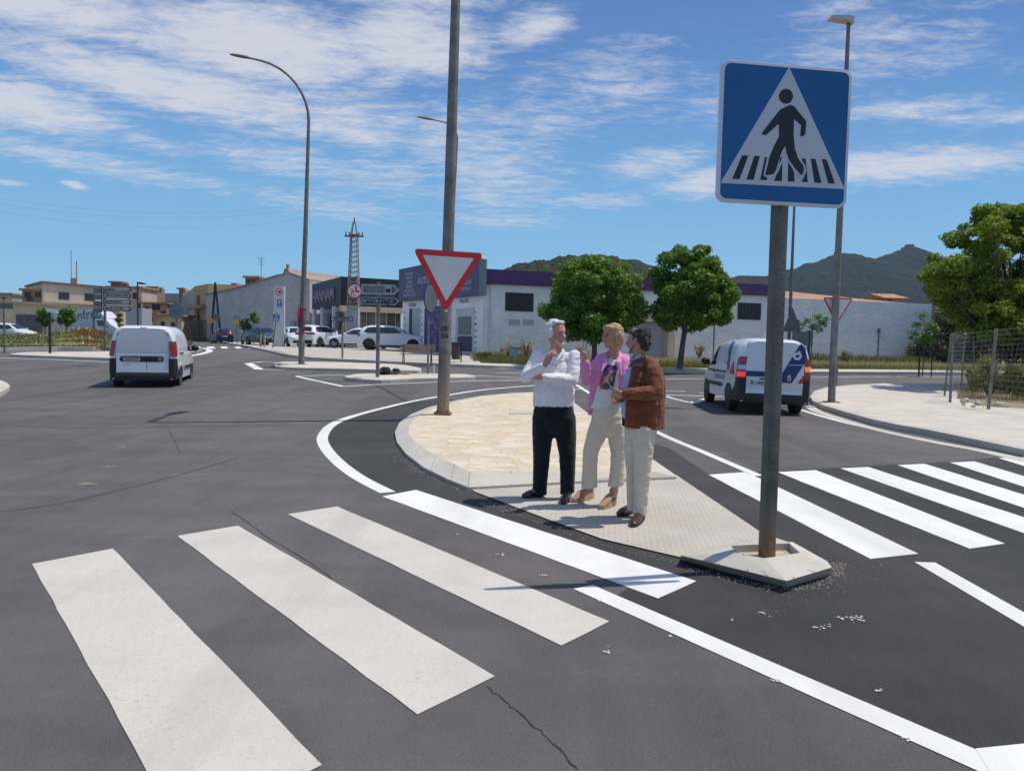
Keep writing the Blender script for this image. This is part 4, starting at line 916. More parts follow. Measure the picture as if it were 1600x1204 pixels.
def leaves(name, clumps, n, size, mt, parent, seed=0, jag=.0, droop=.3, shell=.55):
    """clumps: list of (centre, (rx,ry,rz)); each leaf is a small folded blade"""
    rs = np.random.RandomState(seed)
    vol = np.array([(r[0]*r[1]*r[2])**.72 for c, r in clumps]); idx = rs.choice(len(clumps), n, p=vol/vol.sum())
    C = np.array([tuple(c) for c, r in clumps])[idx]; Rd = np.array([tuple(r) for c, r in clumps])[idx]
    d = rs.normal(size=(n, 3)); d /= np.linalg.norm(d, axis=1)[:, None]
    rad = np.where(rs.rand(n) < .75, shell+(1-shell)*rs.rand(n)**.6, rs.rand(n)**.5*.9)*(1+jag*rs.normal(size=n))
    P = C+d*Rd*rad[:, None]
    nrm = d*.6+rs.normal(size=(n, 3))*.55+np.array([0, 0, .35]); nrm /= np.linalg.norm(nrm, axis=1)[:, None]
    t = rs.normal(size=(n, 3))+np.array([0, 0, -droop]); t -= nrm*(t*nrm).sum(1)[:, None]; t /= np.linalg.norm(t, axis=1)[:, None]; b = np.cross(nrm, t)
    s = size*rs.uniform(.6, 1.35, n)[:, None]
    V = np.empty((n, 5, 3)); V[:, 0] = P-t*s*.55; V[:, 1] = P+b*s*.30; V[:, 2] = P+t*s*.62-nrm*s*.12; V[:, 3] = P-b*s*.30; V[:, 4] = P+nrm*s*.08
    me = bpy.data.meshes.new(name); base = np.arange(n)[:, None]*4
    V = V[:, :4].reshape(-1, 3); F = (base+np.array([0, 1, 2, 3])).astype(np.int32)
    me.vertices.add(len(V)); me.vertices.foreach_set('co', V.ravel()); me.loops.add(n*4); me.loops.foreach_set('vertex_index', F.ravel())
    me.polygons.add(n); me.polygons.foreach_set('loop_start', np.arange(0, n*4, 4)); me.update(calc_edges=True); me.validate()
    return link_mesh(name, me, mt, parent)
def clumpset(rnd, centre, R3, n, rmin, rmax, bottom=-.8, gap=0.0):
    out = []
    for k in range(n):
        z = 1-2*(k+.5)/n; z = z if z > bottom else bottom+rnd.uniform(0, .3); a = k*2.399963+rnd.uniform(-.4, .4); s = math.sqrt(max(0, 1-z*z))*rnd.uniform(.55, 1.08)
        r = rnd.uniform(rmin, rmax); c = Vector((centre[0]+R3[0]*s*math.cos(a), centre[1]+R3[1]*s*math.sin(a), centre[2]+R3[2]*z*rnd.uniform(.72, 1.08)))
        out.append((c, (r, r, r*.72)))
    return out
LEAF = leaf_mat('green_foliage', (.035,.090,.014), (.165,.285,.034)); LEAFB = leaf_mat('bright_foliage', (.050,.105,.012), (.25,.34,.036)); OLIVE = leaf_mat('olive_foliage', (.07,.08,.03), (.17,.165,.075), .2)
YOUNG = leaf_mat('young_foliage', (.06,.12,.03), (.16,.28,.07))
def tree(name, base, hc, R3, trunk_r, label, cat='tree', n=14000, size=.17, mt=None, seed=1, clumps=None, ncl=46, lean=(0,0), group=None, rmin=.26, rmax=.46, trunk_top=None):
    rnd = random.Random(seed); root = empty(name, base, 0, label, cat, group)
    cl = clumps or clumpset(rnd, (lean[0], lean[1], hc), R3, ncl, min(R3)*rmin, min(R3)*rmax)
    if not clumps: cl += [(Vector((lean[0], lean[1], hc)), (R3[0]*.66, R3[1]*.66, R3[2]*.62))]
    tt = trunk_top or hc-R3[2]*.75; m_ = MB()
    m_.tube([(0,0,-.15),(0,0,.05),(lean[0]*.2,lean[1]*.2,tt*.5),(lean[0]*.45,lean[1]*.45,tt),(lean[0]*.8,lean[1]*.8,hc)], [trunk_r*1.45,trunk_r*1.1,trunk_r*.92,trunk_r*.85,trunk_r*.4], 10)
    m_.build('trunk', BARK, root, smooth=True)
    b_ = MB(); s0 = Vector((lean[0]*.45, lean[1]*.45, tt))
    for c, r in cl[::2]:
        e = Vector(c)*.92+s0*.08; mid = s0.lerp(e, .5)+Vector((rnd.uniform(-.1,.1), rnd.uniform(-.1,.1), .12)); b_.tube([s0, mid, e], [trunk_r*.24, trunk_r*.12, .008], 5)
    b_.build('limbs', BARK, root, smooth=True)
    leaves('crown', cl, n, size, mt or LEAF, root, seed, .06)
    return root
# the two round street trees
p = gp(928, 575, .1); p = at(928, 575, 35); p.z = tz(35)+.1
k = 35/1200
tree('street_tree', p, at(0, 450, 35).z-p.z-.05, (2.05, 1.95, 1.88), .13, 'left of the two round leafy street trees before the white warehouse', n=27000, seed=3, size=.15, ncl=76, rmin=.15, rmax=.33, group='round street trees')
p = at(1062, 577, 34); p.z = tz(34)+.1
tree('street_tree', p, at(1076, 457, 34).z-p.z, (1.72, 1.75, 1.98), .13, 'right of the two round leafy street trees, nearer the police van', n=27000, seed=8, size=.15, ncl=76, rmin=.15, rmax=.33, lean=(.40, 0), group='round street trees')
# big tree at the right edge: several tiers with gaps
p = at(1572, 600, 27); p.z = tz(27)+.1; rnd = random.Random(12)
def Q(px, py, dy=0): v = at(px, py, 27+dy); return v-p
tiers = [(1530,350,38,26,0),(1565,330,22,16,.5),(1500,372,30,20,-.6),(1478,425,40,26,.3),(1462,432,22,14,-.8),(1520,410,42,30,0),(1570,395,45,34,.6),(1605,375,36,30,-.4),(1640,400,50,40,0),(1500,462,44,28,.7),(1550,465,48,34,-.8),(1610,455,50,40,.4),(1660,470,50,44,-.4),
         (1545,500,40,22,0),(1600,510,48,26,.8),(1650,530,50,26,0),(1510,490,28,18,-.5),(1595,345,16,14,.2),(1620,335,18,14,0),(1685,430,50,50,0),(1560,430,40,30,1.6),(1500,440,30,22,1.6),(1620,500,40,30,-1.6),(1560,520,40,14,-1)]
cl = []
for (x, y, rx, ry, dy) in tiers:
    c = Q(x+14, y, dy); s_ = 27/1200
    for j in range(9):
        o_ = Vector((rnd.gauss(0, rx*s_*.6), rnd.gauss(0, .6), rnd.gauss(0, ry*s_*.6))); r_ = rnd.uniform(.20, .50); cl.append((c+o_, (r_*1.15, r_, r_*.72)))
tree('roadside_tree', p, Q(1590, 450).z, (1.5, 1.5, 1.5), .24, 'large bright green tree leaning over the wire fence at the right edge', n=76000, seed=5, size=.12, mt=LEAFB, clumps=cl, lean=(.55, 0), trunk_top=Q(0, 545).z)
# olive-coloured tree behind
p = at(1497, 572, 48); p.z = tz(48)
tree('wild_olive_tree', p, at(0, 505, 48).z-p.z, (2.3, 1.8, 2.3), .18, 'dull olive-brown tree beside the end of the white wall', n=16000, seed=21, size=.17, mt=OLIVE, ncl=36)
p = at(1560, 575, 52); p.z = tz(52); tree('wild_olive_tree', p, 2.1, (3.4, 1.8, 2.0), .2, 'low olive-green trees in the gap behind the large roadside tree', n=12000, seed=22, size=.2, mt=OLIVE, ncl=30)
# saplings
def sapling(px, pyb, Y, top, pts, label, n=420, guard=True, mt=None, size=.12, r=.025, sp=.16, group=None):
    b = at(px, pyb, Y); b.z = tz(Y)+.05; root = empty('sapling', b, 0, label, 'young tree', group)
    H = at(px, top, Y).z-b.z; m_ = MB().tube([(0,0,-.1),(.02,0,H*.5),(0,0,H)], [r*1.3, r, r*.4], 6); cl = []
    for (x, y, rr) in pts:
        c = at(x, y, Y)-b; m_.tube([(0,0,max(.3, c.z-.4)), c], [r*.5, .006], 4); cl.append((c, (rr*Y/1200, rr*Y/1200*.8, rr*Y/1200*.7)))
    m_.build('trunk', BARK, root); leaves('crown', cl, n, size, mt or YOUNG, root, int(px), .2, shell=.2)
    if guard:
        g = MB()
        for dx, dy in ((-.28,-.2),(.28,-.2),(0,.28)): g.tube([(dx,dy,-.1),(dx,dy,1.15)], .028, 6)
        g.tube([(-.28,-.2,1.05),(.28,-.2,1.05),(0,.28,1.05),(-.28,-.2,1.05)], .02, 5); g.build('stake_guard', DARK, root)
    return root
sapling(1442, 571, 34, 500, [(1440,493,9),(1455,508,10),(1428,520,9),(1445,525,11),(1462,515,8),(1432,508,8),(1455,530,8),(1425,528,5)], 'young staked tree in a dark guard at the corner of the white wall', n=520)
sapling(1266, 574, 34, 492, [(1250,507,9),(1262,500,8),(1278,495,9),(1285,505,9),(1272,511,9),(1292,498,6),(1245,500,5),(1283,515,6)], 'thin young tree in front of the white wall above the police van', n=480, guard=False)
for x, y, t, r_, lab in ((379.5,530,508,6.5,'leftmost'),(386,531,507,6,'middle'),(396.5,531,497,8.5,'rightmost')):
    sapling(x, y, 64, t-6, [(x,t,r_),(x-2,t-5,r_*.7),(x+3,t+4,r_*.8),(x+1,t-8,r_*.5)], lab+' of three small round trees before the grey stone house', n=520, guard=False, mt=YOUNG, size=.16, r=.03, group='small trees by the stone house')
# trees in the left verge
for x, y, t, rx, lab in ((70,528,494,9,'small leafy tree left of the pale street sign'),(104,528,494,9,'small leafy tree right of the pale street sign')):
    sapling(x, y, 60, t-8, [(x-6,t-6,9),(x+4,t-7,9),(x,t+4,10),(x-8,t+6,7),(x+8,t+5,8),(x+2,t+12,6)], lab, n=1500, guard=False, mt=LEAF, size=.16, r=.05)
p = at(185, 530, 62); p.z = tz(62)
sapling(187, 522, 70, 485, [(187,492,5),(186,500,6),(188,508,5)], 'small yellowish tree below the town direction arrows', n=500, guard=False, mt=leaf_mat('yellow_foliage', (.14,.13,.03), (.30,.26,.05)), size=.2, r=.04)
# ---- scrubby plants: grass blades as stuff, bushes as things
def blades(name, fn, n, hmin, hmax, mt, seed=0, w=.012, kind='stuff'):
    rs = random.Random(seed); V = []; F = []
    for i in range(n):
        p = fn(rs); a = rs.random()*6.283; h = rs.uniform(hmin, hmax); ww = w*rs.uniform(.7, 1.6)*(1+h); l = rs.uniform(.1, .5)*h; dx, dy = math.cos(a), math.sin(a); b = rs.random()*6.283
        k = len(V); V += [(p[0]-ww*math.cos(b), p[1]-ww*math.sin(b), p[2]-.02), (p[0]+ww*math.cos(b), p[1]+ww*math.sin(b), p[2]-.02), (p[0]+dx*l, p[1]+dy*l, p[2]+h)]; F.append((k, k+1, k+2))
    me = bpy.data.meshes.new(name); me.from_pydata(V, [], F); me.update(); o = link_mesh(name, me, mt)
    if kind: o['kind'] = kind
    return o
GRASS = leaf_mat('grass_green', (.09,.11,.03), (.22,.22,.08), .25); DRY = leaf_mat('grass_dry', (.30,.23,.12), (.52,.42,.24), .2); WEED = leaf_mat('weed_green', (.07,.10,.03), (.21,.24,.07), .25)
def strip(pxa, pxb, Ya, Yb):
    def f(rs):
        Y = rs.uniform(Ya, Yb); px = rs.uniform(pxa, pxb); d = ray(px, 560); return (d.x*Y/d.y, Y, tz(Y)+.05)
    return f
sheet('grass_verge', [[(p.x, p.y) for p in (at(735,572,37.2), at(1700,572,37.2), at(1760,560,46), at(735,560,44.5))]], NG('verge_soil').m if False else mat('verge_soil', (.24,.22,.11), .95, col2=(.13,.14,.05), vscale=.8), .06, kind='structure')
blades('verge_grass', strip(1030, 1640, 36.6, 41), 26000, .04, .20, GRASS, 1)
blades('dry_grass', strip(735, 1640, 38, 45), 15000, .06, .30, DRY, 2)
blades('weeds', strip(740, 860, 37, 43), 5000, .1, .42, WEED, 3)
m_ = at(735, 563.5, 40.5); 
sheet('verge_track', [[(q.x, q.y) for q in (at(1030,565,41.0), at(1640,566,41.6), at(1640,564,42.3), at(1030,563,41.7))]], mat('track_soil', (.46,.37,.24), .95, var=.15, vscale=2), .09)
def bush(px, pyb, Y, rx, h, label, mt, n, seed, dz=.1, size=.07, name='bush', stems=True, cat='bush', group=None, flowers=None):
    b = at(px, pyb, Y); b.z = tz(Y)+dz; root = empty(name, b, 0, label, cat, group); rnd = random.Random(seed)
    cl = [(Vector((rnd.uniform(-rx,rx)*.7, rnd.uniform(-rx,rx)*.5, rnd.uniform(.25,.85)*h)), (rx*.33, rx*.3, h*.24)) for _ in range(12)]
    leaves('foliage', cl, n, size, mt, root, seed, .25, -.4, .1)
    if stems:
        m_ = MB()
        for _ in range(26):
            a = rnd.random()*6.283; l = rnd.uniform(.5, 1.1); m_.tube([(0,0,-.05),(rx*.4*l*math.cos(a), rx*.3*l*math.sin(a), h*.5),(rx*l*math.cos(a), rx*.7*l*math.sin(a), h*rnd.uniform(.75,1.15))], [.014,.01,.003], 4)
        m_.build('stems', mat('dry_stem', (.20,.14,.09), .9, var=.3, vscale=20), root)
    return root
SCRUB = leaf_mat('scrub_foliage', (.09,.105,.03), (.25,.25,.08), .25)
bush(1545, 627, 22.9, .85, 1.2, 'dense scrubby bush behind the near fence post at the right', SCRUB, 6500, 31, .14, .055)
bush(1600, 628, 22.6, .72, 1.05, 'scrubby bush at the right frame edge behind the wire fence', SCRUB, 5200, 32, .14, .055)
bush(1518, 617, 24.6, .36, .8, 'thin scrubby bush near the fence corner', SCRUB, 1800, 33, .14, .05)
rub = MB()
for i in range(44):
    rnd = random.Random(i+50); big_ = i < 3; b = gp((1508,1528,1560)[i] if big_ else 1498+rnd.uniform(0,102), (628,632.5,635)[i] if big_ else rnd.uniform(617,637), .14); s_ = (.13,.10,.15)[i] if big_ else rnd.uniform(.015, .06)
    m_ = MB().ell((0,0,s_*.3), (s_, s_*.8, s_*.6), 8, 6)
    for q in range(len(m_.v)): v = m_.v[q]; k_ = 1+.28*mnoise.noise(Vector(v)*(1.6/s_)+Vector((i,0,0))); m_.v[q] = (v[0]*k_, v[1]*k_, v[2]*k_)
    RK = mat('limestone_rock', (.42,.36,.29), .9, var=.3, vscale=6, bump=.5)
    if big_: o = m_.build('rock', RK, smooth=True, sharp=50); o.location = b; tag(o, ('pale limestone rock nearest the fence corner post', 'smaller pale rock left of the thick near fence post', 'largest pale rock, just right of the thick near fence post')[i], 'rock', 'rocks under the fence')
    else: rub.add([Vector(v)+b for v in m_.v], m_.f)
o = rub.build('rubble', MATS['limestone_rock']); o['kind'] = 'stuff'
def instrip(poly, dz):
    tris = []
    def f(rs):
        a, b, c, d = poly; u, v = rs.random(), rs.random(); p = a.lerp(b, u).lerp(d.lerp(c, u), v); return (p.x, p.y, tz(p.y)+dz)
    return f
blades('dry_litter', instrip(G([(1490,600),(1700,603),(1700,640),(1497,622)], .14), .14), 3800, .03, .25, DRY, 9, .006)
# left verge with the low grassy mound and flowers
md = []
def mound():
    A = at(-60, 540, 47); n = 60; m_ = 12; V = []; F = []; rs = random.Random(2)
    for i in range(n+1):
        px = -70+i*(290+70)/n
        for j in range(m_+1):
            Y = 43.2+j*1.3; d = ray(px, 540); x = d.x*Y/d.y
            t = j/m_; h = math.sin(min(1, t*1.15)*math.pi)**.8 if t*1.15 < 1 else 0
            bumpx = .22+.62*math.exp(-((px-128)/48)**2)+.2*math.exp(-((px-30)/60)**2)
            z = tz(Y)+.10+bumpx*h*1.0+mnoise.noise(Vector((x*.6, Y*.6, 0)))*.12*h
            V.append((x, Y, z)); md.append((x, Y, z, px))
    for i in range(n):
        for j in range(m_): a = i*(m_+1)+j; F.append((a, a+m_+1, a+m_+2, a+1))
    me = bpy.data.meshes.new('grassy_mound'); me.from_pydata(V, [], F); me.update(); o = link_mesh('grassy_mound', me, MATS['verge_soil'], None, True); o['kind'] = 'structure'
mound()
def onmound(x0, x1, jm=13, sp=.3):
    pool = [v for v in md if x0 <= v[3] <= x1]
    def f(rs): v = rs.choice(pool); return (v[0]+rs.uniform(-sp,sp), v[1]+rs.uniform(-.6,.6), v[2])
    return f
blades('mound_grass', onmound(-70, 290), 30000, .06, .26, WEED, 11, .014)
blades('mound_dry_grass', onmound(-70, 290), 5000, .1, .28, DRY, 12, .012)
blades('red_poppies', onmound(122, 158), 900, .15, .32, leaf_mat('poppy_red', (.20,.06,.03), (.34,.10,.05), .3), 13, .03)
def flowers(name, f, n, s, mt, seed):
    rs = random.Random(seed); m_ = MB()
    for _ in range(n):
        p = Vector(f(rs))+Vector((0,0,rs.uniform(.14,.3))); a = rs.random()*3; e = s*rs.uniform(.6,1.4); u = Vector((math.cos(a), math.sin(a), 0))*e; v = Vector((-math.sin(a)*.5, math.cos(a)*.5, .8))*e
        m_.add([p-u, p-v, p+u, p+v], [(0,1,2,3)])
    o = m_.build(name, mt); o['kind'] = 'stuff'
flowers('yellow_flowers', onmound(122, 145, sp=.25), 45, .04, mat('flower_yellow', (.75,.58,.06), .6), 1); flowers('yellow_flowers', onmound(95, 112), 18, .04, MATS['flower_yellow'], 2)
flowers('white_flowers', onmound(-60, 290), 160, .035, mat('flower_white', (.66,.64,.52), .6), 3)
blades('wall_weeds', strip(1290, 1460, 45.5, 47.5), 2600, .1, .5, WEED, 14, .02); blades('wall_weeds', strip(1225, 1290, 45, 47), 900, .1, .6, WEED, 15, .02)
for px, Y, h, rx, lab in ((795,40,.8,.5,'dry yellow tuft beside the grey cabinet'),(822,40,1.1,.45,'tall dry stalks right of the grey cabinet'),(757,38.5,.45,.5,'low green weed clump at the foot of the purple shop corner'),(1322,44,.7,.5,'green weed clump at the foot of the white wall'),(1092,44,.9,.4,'tall dry weeds between trunk and wall')):
    bush(px, 566, Y, rx, h, lab, SCRUB if 'dry' not in lab else DRY, 700, int(px), .1, .07, name='weed_clump', cat='weeds')
# ================================================================ hills
def hill(name, crest, D, depth, mt, nz=14, seed=0, base_z=0.0, tn=0, tw=10):
    """crest: (px, py) of the skyline; a rounded ridge of real depth standing at distance D"""
    xs = []; P = [at(x, y, D) for x, y in crest]
    N = 260; V = []; F = []; M_ = 60
    x0, x1 = P[0].x, P[-1].x
    for i in range(N+1):
        x = x0+(x1-x0)*i/N
        for a, b in zip(P, P[1:]):
            if a.x <= x <= b.x: t = (x-a.x)/(b.x-a.x); t = t*t*(3-2*t)*.5+t*.5; h = a.z+(b.z-a.z)*t; break
        for j in range(M_+1):
            v = j/M_*2-1; y = D+v*depth; prof = max(0, 1-abs(v)**1.25)
            n = mnoise.fractal(Vector((x/D*7, y/D*7, seed)), .9, 2.1, 5)
            hh = base_z+(h-base_z)*prof*(1+.0*n)+n*h*.16*prof*(1-prof)*2.4+mnoise.noise(Vector((x/tw, y/tw, seed)))*tn*min(1, prof*2)+mnoise.noise(Vector((x/tw*2.7, y/tw*2.7, seed)))*tn*.5*min(1, prof*2)
            sc_ = y/D if True else 1
            V.append((x*(.5+.5*sc_) if False else x, y, hh if prof > 0 else -5))
    for i in range(N):
        for j in range(M_): a = i*(M_+1)+j; F.append((a, a+M_+1, a+M_+2, a+1))
    me = bpy.data.meshes.new(name); me.from_pydata(V, [], F); me.update(); o = link_mesh(name, me, mt, None, True); o['kind'] = 'structure'; return o
def hillmat(name, a, b, rockc, s):
    g = NG(name, .95); g.b.inputs['Specular IOR Level'].default_value = .1
    n = g.noise(s, 8, .7); n2 = g.noise(s*6, 5, .7); v = g.voro(s*9, 'F1')
    c = g.ramp(n2, (.35, a), (.65, b)); c = g.mix(g.ramp(n, (.60, 0.0), (.70, .6)), c, rockc); c = g.mix(g.ramp(v, (.1, 0.0), (.7, .5)), c, tuple(q*.5 for q in a)); g.col(c)
    g.bump(g.math('ADD', n2, g.math('MULTIPLY', v, -1.0)), 1.0, 1.2/s*.05); return g.m
hill('mountain', [(760,470),(905,430),(945,412),(985,405),(1010,412),(1045,423),(1070,430),(1120,438),(1180,440),(1208,428),(1240,420),(1270,411),(1300,399),(1312,396),(1330,397),(1345,402),(1368,404),(1385,397),(1404,391),(1420,386),(1436,392),(1452,403),(1470,410),(1500,420),(1560,434),(1640,455),(1760,500)], 1700, 620, hillmat('forest_far', (.007,.016,.010), (.022,.038,.018), (.075,.068,.05), .012), seed=2, tn=5, tw=26)
hill('near_hill', [(700,470),(760,436),(795,418),(812,412),(835,409),(855,407),(880,401),(920,398),(960,402),(1000,412),(1040,440),(1080,470)], 560, 200, hillmat('forest_near', (.020,.030,.009), (.062,.070,.022), (.15,.12,.07), .035), seed=5, tn=2.6, tw=6)
# sanctuary on the mountain top
c = at(1420, 390, 1700); r = empty('hilltop_sanctuary', c, 0, 'square stone sanctuary with a tower on the mountain summit', 'castle')
s_ = 1700/1200; CAS = mat('sanctuary_stone', (.13,.105,.085), .95, var=.2, vscale=.1)
MB().box(-13*s_,-10,-12*s_,14*s_,12,-1*s_).box(-9*s_,-8,-2*s_,9*s_,10,3.5*s_).build('hall', CAS, r); MB().box(-5*s_,-8.5,0,5*s_,6,7.5*s_).build('tower', CAS, r)
w_ = MB(); [w_.box(x*s_-1, -10.3, -7*s_, x*s_+1, -9.9, -5*s_) for x in (-8,-3,3,8)]; w_.build('window', DARK, r)
for x, y, w, h in ((1308,396,6,6),(1318,398,5,4),(1336,399,4,4),(1344,401,4,5)):
    c = at(x, y, 1690); m_ = MB().box(-w*.7,-8,-8,w*.7,8,h*.55).box(-w*.3,-4,h*.5,w*.3,4,h*.9); o = m_.build('rock_outcrop', CAS); o.location = c; o['kind'] = 'structure'
# ================================================================ haze: a closed box of thin air round the whole scene
hz = MB().box(-1900, -70, -8, 2300, 2450, 330).build('haze', None); hz['kind'] = 'stuff'
hm = bpy.data.materials.new('haze_air'); hm.use_nodes = True; nt_ = hm.node_tree; nt_.nodes.clear()
ho = nt_.nodes.new('ShaderNodeOutputMaterial'); pv = nt_.nodes.new('ShaderNodeVolumePrincipled'); pv.inputs['Density'].default_value = .000085; pv.inputs['Color'].default_value = (.58,.74,1.0,1); pv.inputs['Anisotropy'].default_value = .2
nt_.links.new(pv.outputs[0], ho.inputs['Volume']); hz.data.materials.append(hm)
# ================================================================ buildings
def wallmat(name, c, rough=.9, var=.08, vs=.8, bump=.25, bs=6, dirt=None, st=(1,1,1)):
    g = NG(name, rough); n = g.noise(vs, 6, .62, stretch=st); f = g.noise(bs*6, 3)
    cc = g.ramp(n, (.3, tuple(v*(1-var*1.6) for v in c)), (.7, tuple(min(1, v*(1+var)) for v in c)))
    d = g.noise(.9, 6, .7, stretch=(1.4, 1.4, .22)); cc = g.mix(g.ramp(d, (.52, 0.0), (.74, .35)), cc, dirt or tuple(v*.66 for v in c))
    g.col(cc); g.bump(g.math('ADD', g.noise(bs, 4, .6), g.math('MULTIPLY', f, .3)), bump, .03); return g.m
def stonewash(name, c, c2, s=1.5):
    g = NG(name, .92); v = g.voro(s, 'DISTANCE_TO_EDGE', (1, 1, 2.2)); n = g.noise(1.0, 6, .65); k = g.noise(2.6, 6, .7, stretch=(1, 1, 3.5))
    cc = g.ramp(n, (.32, c2), (.62, c)); cc = g.mix(g.ramp(k, (.46, 0.0), (.68, .42)), cc, tuple(v_*.62 for v_ in c2)); g.col(cc)
    g.bump(g.math('ADD', g.ramp(v, (.0, 0.0), (.25, 1.0)), k), .45, .04); return g.m
WHITEW = stonewash('whitewashed_rubble', (.80,.81,.82), (.70,.71,.73), 2.2); WHITEP = wallmat('white_render', (.78,.785,.80), dirt=(.58,.60,.62))
PURP = mat('purple_panel', (.065,.018,.105), .5, var=.12, vscale=.5); BLACKP = mat('black_panel', (.012,.012,.014), .5, var=.2, vscale=.4)
GLASS = mat('window_glass', (.03,.04,.05), .06, spec=.8); GREYG = mat('grille_dark', (.03,.033,.036), .6)
def gwin(name='shop_glass'):
    g = NG(name, .12); n = g.noise(.8, 3, .5, stretch=(1, 1, .6)); g.col(g.ramp(n, (.4, (.05,.055,.05)), (.62, (.17,.17,.15)))); return g.m
SHOPG = gwin(); TILE = mat('terracotta_tile', (.38,.21,.12), .9, var=.25, vscale=1.5, bump=.5, bscale=8); BEIGE = wallmat('beige_render', (.56,.49,.385), dirt=(.34,.29,.22), var=.14, vs=.35); CREAM = wallmat('cream_band', (.56,.46,.33))
STONEG = stonewash('grey_stone_wall', (.50,.49,.48), (.40,.40,.40), 1.8); BROWNH = wallmat('brown_render', (.30,.20,.12)); GREYH = wallmat('grey_render', (.36,.37,.40))
class Wall:
    """vertical wall between two ground points; u along it (metres), z up; local frame has -y towards the road"""
    def __init__(s, name, pa, pb, label, cat='building', z0=None):
        s.a = Vector((pa.x, pa.y, 0)); s.b = Vector((pb.x, pb.y, 0)); s.L = (s.b-s.a).length; d = s.b-s.a; s.ang = math.atan2(d.y, d.x)
        s.z = min(tz(pa.y), tz(pb.y)) if z0 is None else z0
        s.root = empty(name, (s.a.x, s.a.y, s.z), s.ang, label, cat)
    def top(s, px, py, u=None):       # height over the base of the ray (px,py) where it meets the wall plane; returns (u, z)
        d = ray(px, py); n = Vector((-(s.b-s.a).y, (s.b-s.a).x, 0)); t = (s.a-EYEP).dot(n)/d.dot(n); P = EYEP+d*t
        return ((P-s.a).dot((s.b-s.a).normalized()), P.z-s.z)
    def quad(s, x0, y0, x1, y1):      # picture rectangle -> (u0, z0, u1, z1)
        u0, z1 = s.top(x0, y0); u1, z0 = s.top(x1, y1); return u0, z0, u1, z1
    def slab(s, name, poly, mt, depth=6.0, y0=0.0, parent=None): return MB().plate(poly, y0, y0+depth).build(name, mt, parent or s.root)
    def win(s, rect, mt=GLASS, frame=None, name='window', proud=.03, bars=0, fr=.08, fw=None):
        u0, z0, u1, z1 = rect; f = s.slab(name, [(u0-fr,z0-fr),(u1+fr,z0-fr),(u1+fr,z1+fr),(u0-fr,z1+fr)], frame or SIGNG, proud-.004+.0, -proud+.004)
        MB().plate([(u0,z0),(u1,z0),(u1,z1),(u0,z1)], -proud-.012, -proud+.02).build('pane', mt, f)
        if bars:
            m_ = MB(); [m_.box(u0+(u1-u0)*k/bars-.018, -proud-.035, z0, u0+(u1-u0)*k/bars+.018, -proud-.014, z1) for k in range(1, bars)]; m_.build('bars', fw or GREYG, f)
        return f
def depthpt(px, Y): d = ray(px, 560); return Vector((d.x*Y/d.y, Y, 0))
# --- long white warehouse with the purple band
w = Wall('warehouse', depthpt(753, 43.5), depthpt(1214, 50.5), 'long whitewashed warehouse with a dark purple band under its roof edge')
uT, zl = w.top(753, 420); uR, zr = w.top(1213, 446); zbl = w.top(753, 443.5)[1]; zbr = w.top(1213, 463)[1]
w.slab('wall', [(0,-.4),(w.L,-.4),(w.L,zbr+.1),(0,zbl+.1)], WHITEP, 14)
low = MB().plate([(.0,-.3),(w.L,-.3)]+[(w.L*(1-k/24), 1.75+.10*math.sin(k*1.9)+.07*math.sin(k*4.1)) for k in range(25)], -.035, -.001).build('rough_wall_base', WHITEW, w.root)
w.slab('purple_band', [(0,zbl),(w.L,zbr),(w.L,zr),(0,zl)], PURP, .3, -.22)
MB().box(0, -.1, 0, .01, .1, .01).v
rf = MB().add([(0,-.05,zl-.02),(w.L,-.05,zr-.02),(w.L+.2,7,zr+.75),(0,7,zl+.45),(w.L+.2,14,zr),(0,14,zl-.2)], [(0,1,2,3),(3,2,4,5)]).build('roof', mat('fibre_cement', (.25,.21,.19), .9, var=.2, vscale=2), w.root)
w.win(w.quad(789.5,456.5,833,487), GREYG, WHITEP, bars=9, fr=.0); w.win(w.quad(1152.5,472.5,1188,500), GREYG, WHITEP, bars=7, fr=.0); w.win(w.quad(985,476,1002,496), GREYG, SIGNG, fr=.05)
u0, z0, u1, z1 = w.quad(765, 445, 767, 556); w.slab('drain_pipe', [(u0,.0),(u0+.07,.0),(u0+.07,zbl),(u0,zbl)], SIGNW, .06, -.07)
u0, z0, u1, z1 = w.quad(1000, 502, 1037, 560); w.slab('doorway', [(u0,-.2),(u1,-.2),(u1,z1),(u0,z1)], mat('door_grey', (.30,.31,.33), .7, var=.1), .04, -.05)
w.slab('lintel', [(u0-.6,z1),(u1+.7,z1),(u1+.7,z1+.45),(u0-.6,z1+.45)], CREAM, .35, -.4); w.slab('stone_pillar', [(u1+.05,-.2),(u1+.55,-.2),(u1+.55,z1),(u1+.05,z1)], CREAM, .3, -.35)
# sills
for q_ in ((795,499,812,508),(817,499,834,508)): 
    u0, z0, u1, z1 = w.quad(*q_)
    w.slab('patch', [(u0,z0),(u1,z0),(u1,z1),(u0,z1)], mat('cement_patch', (.42,.43,.45), .9), .03, -.04)
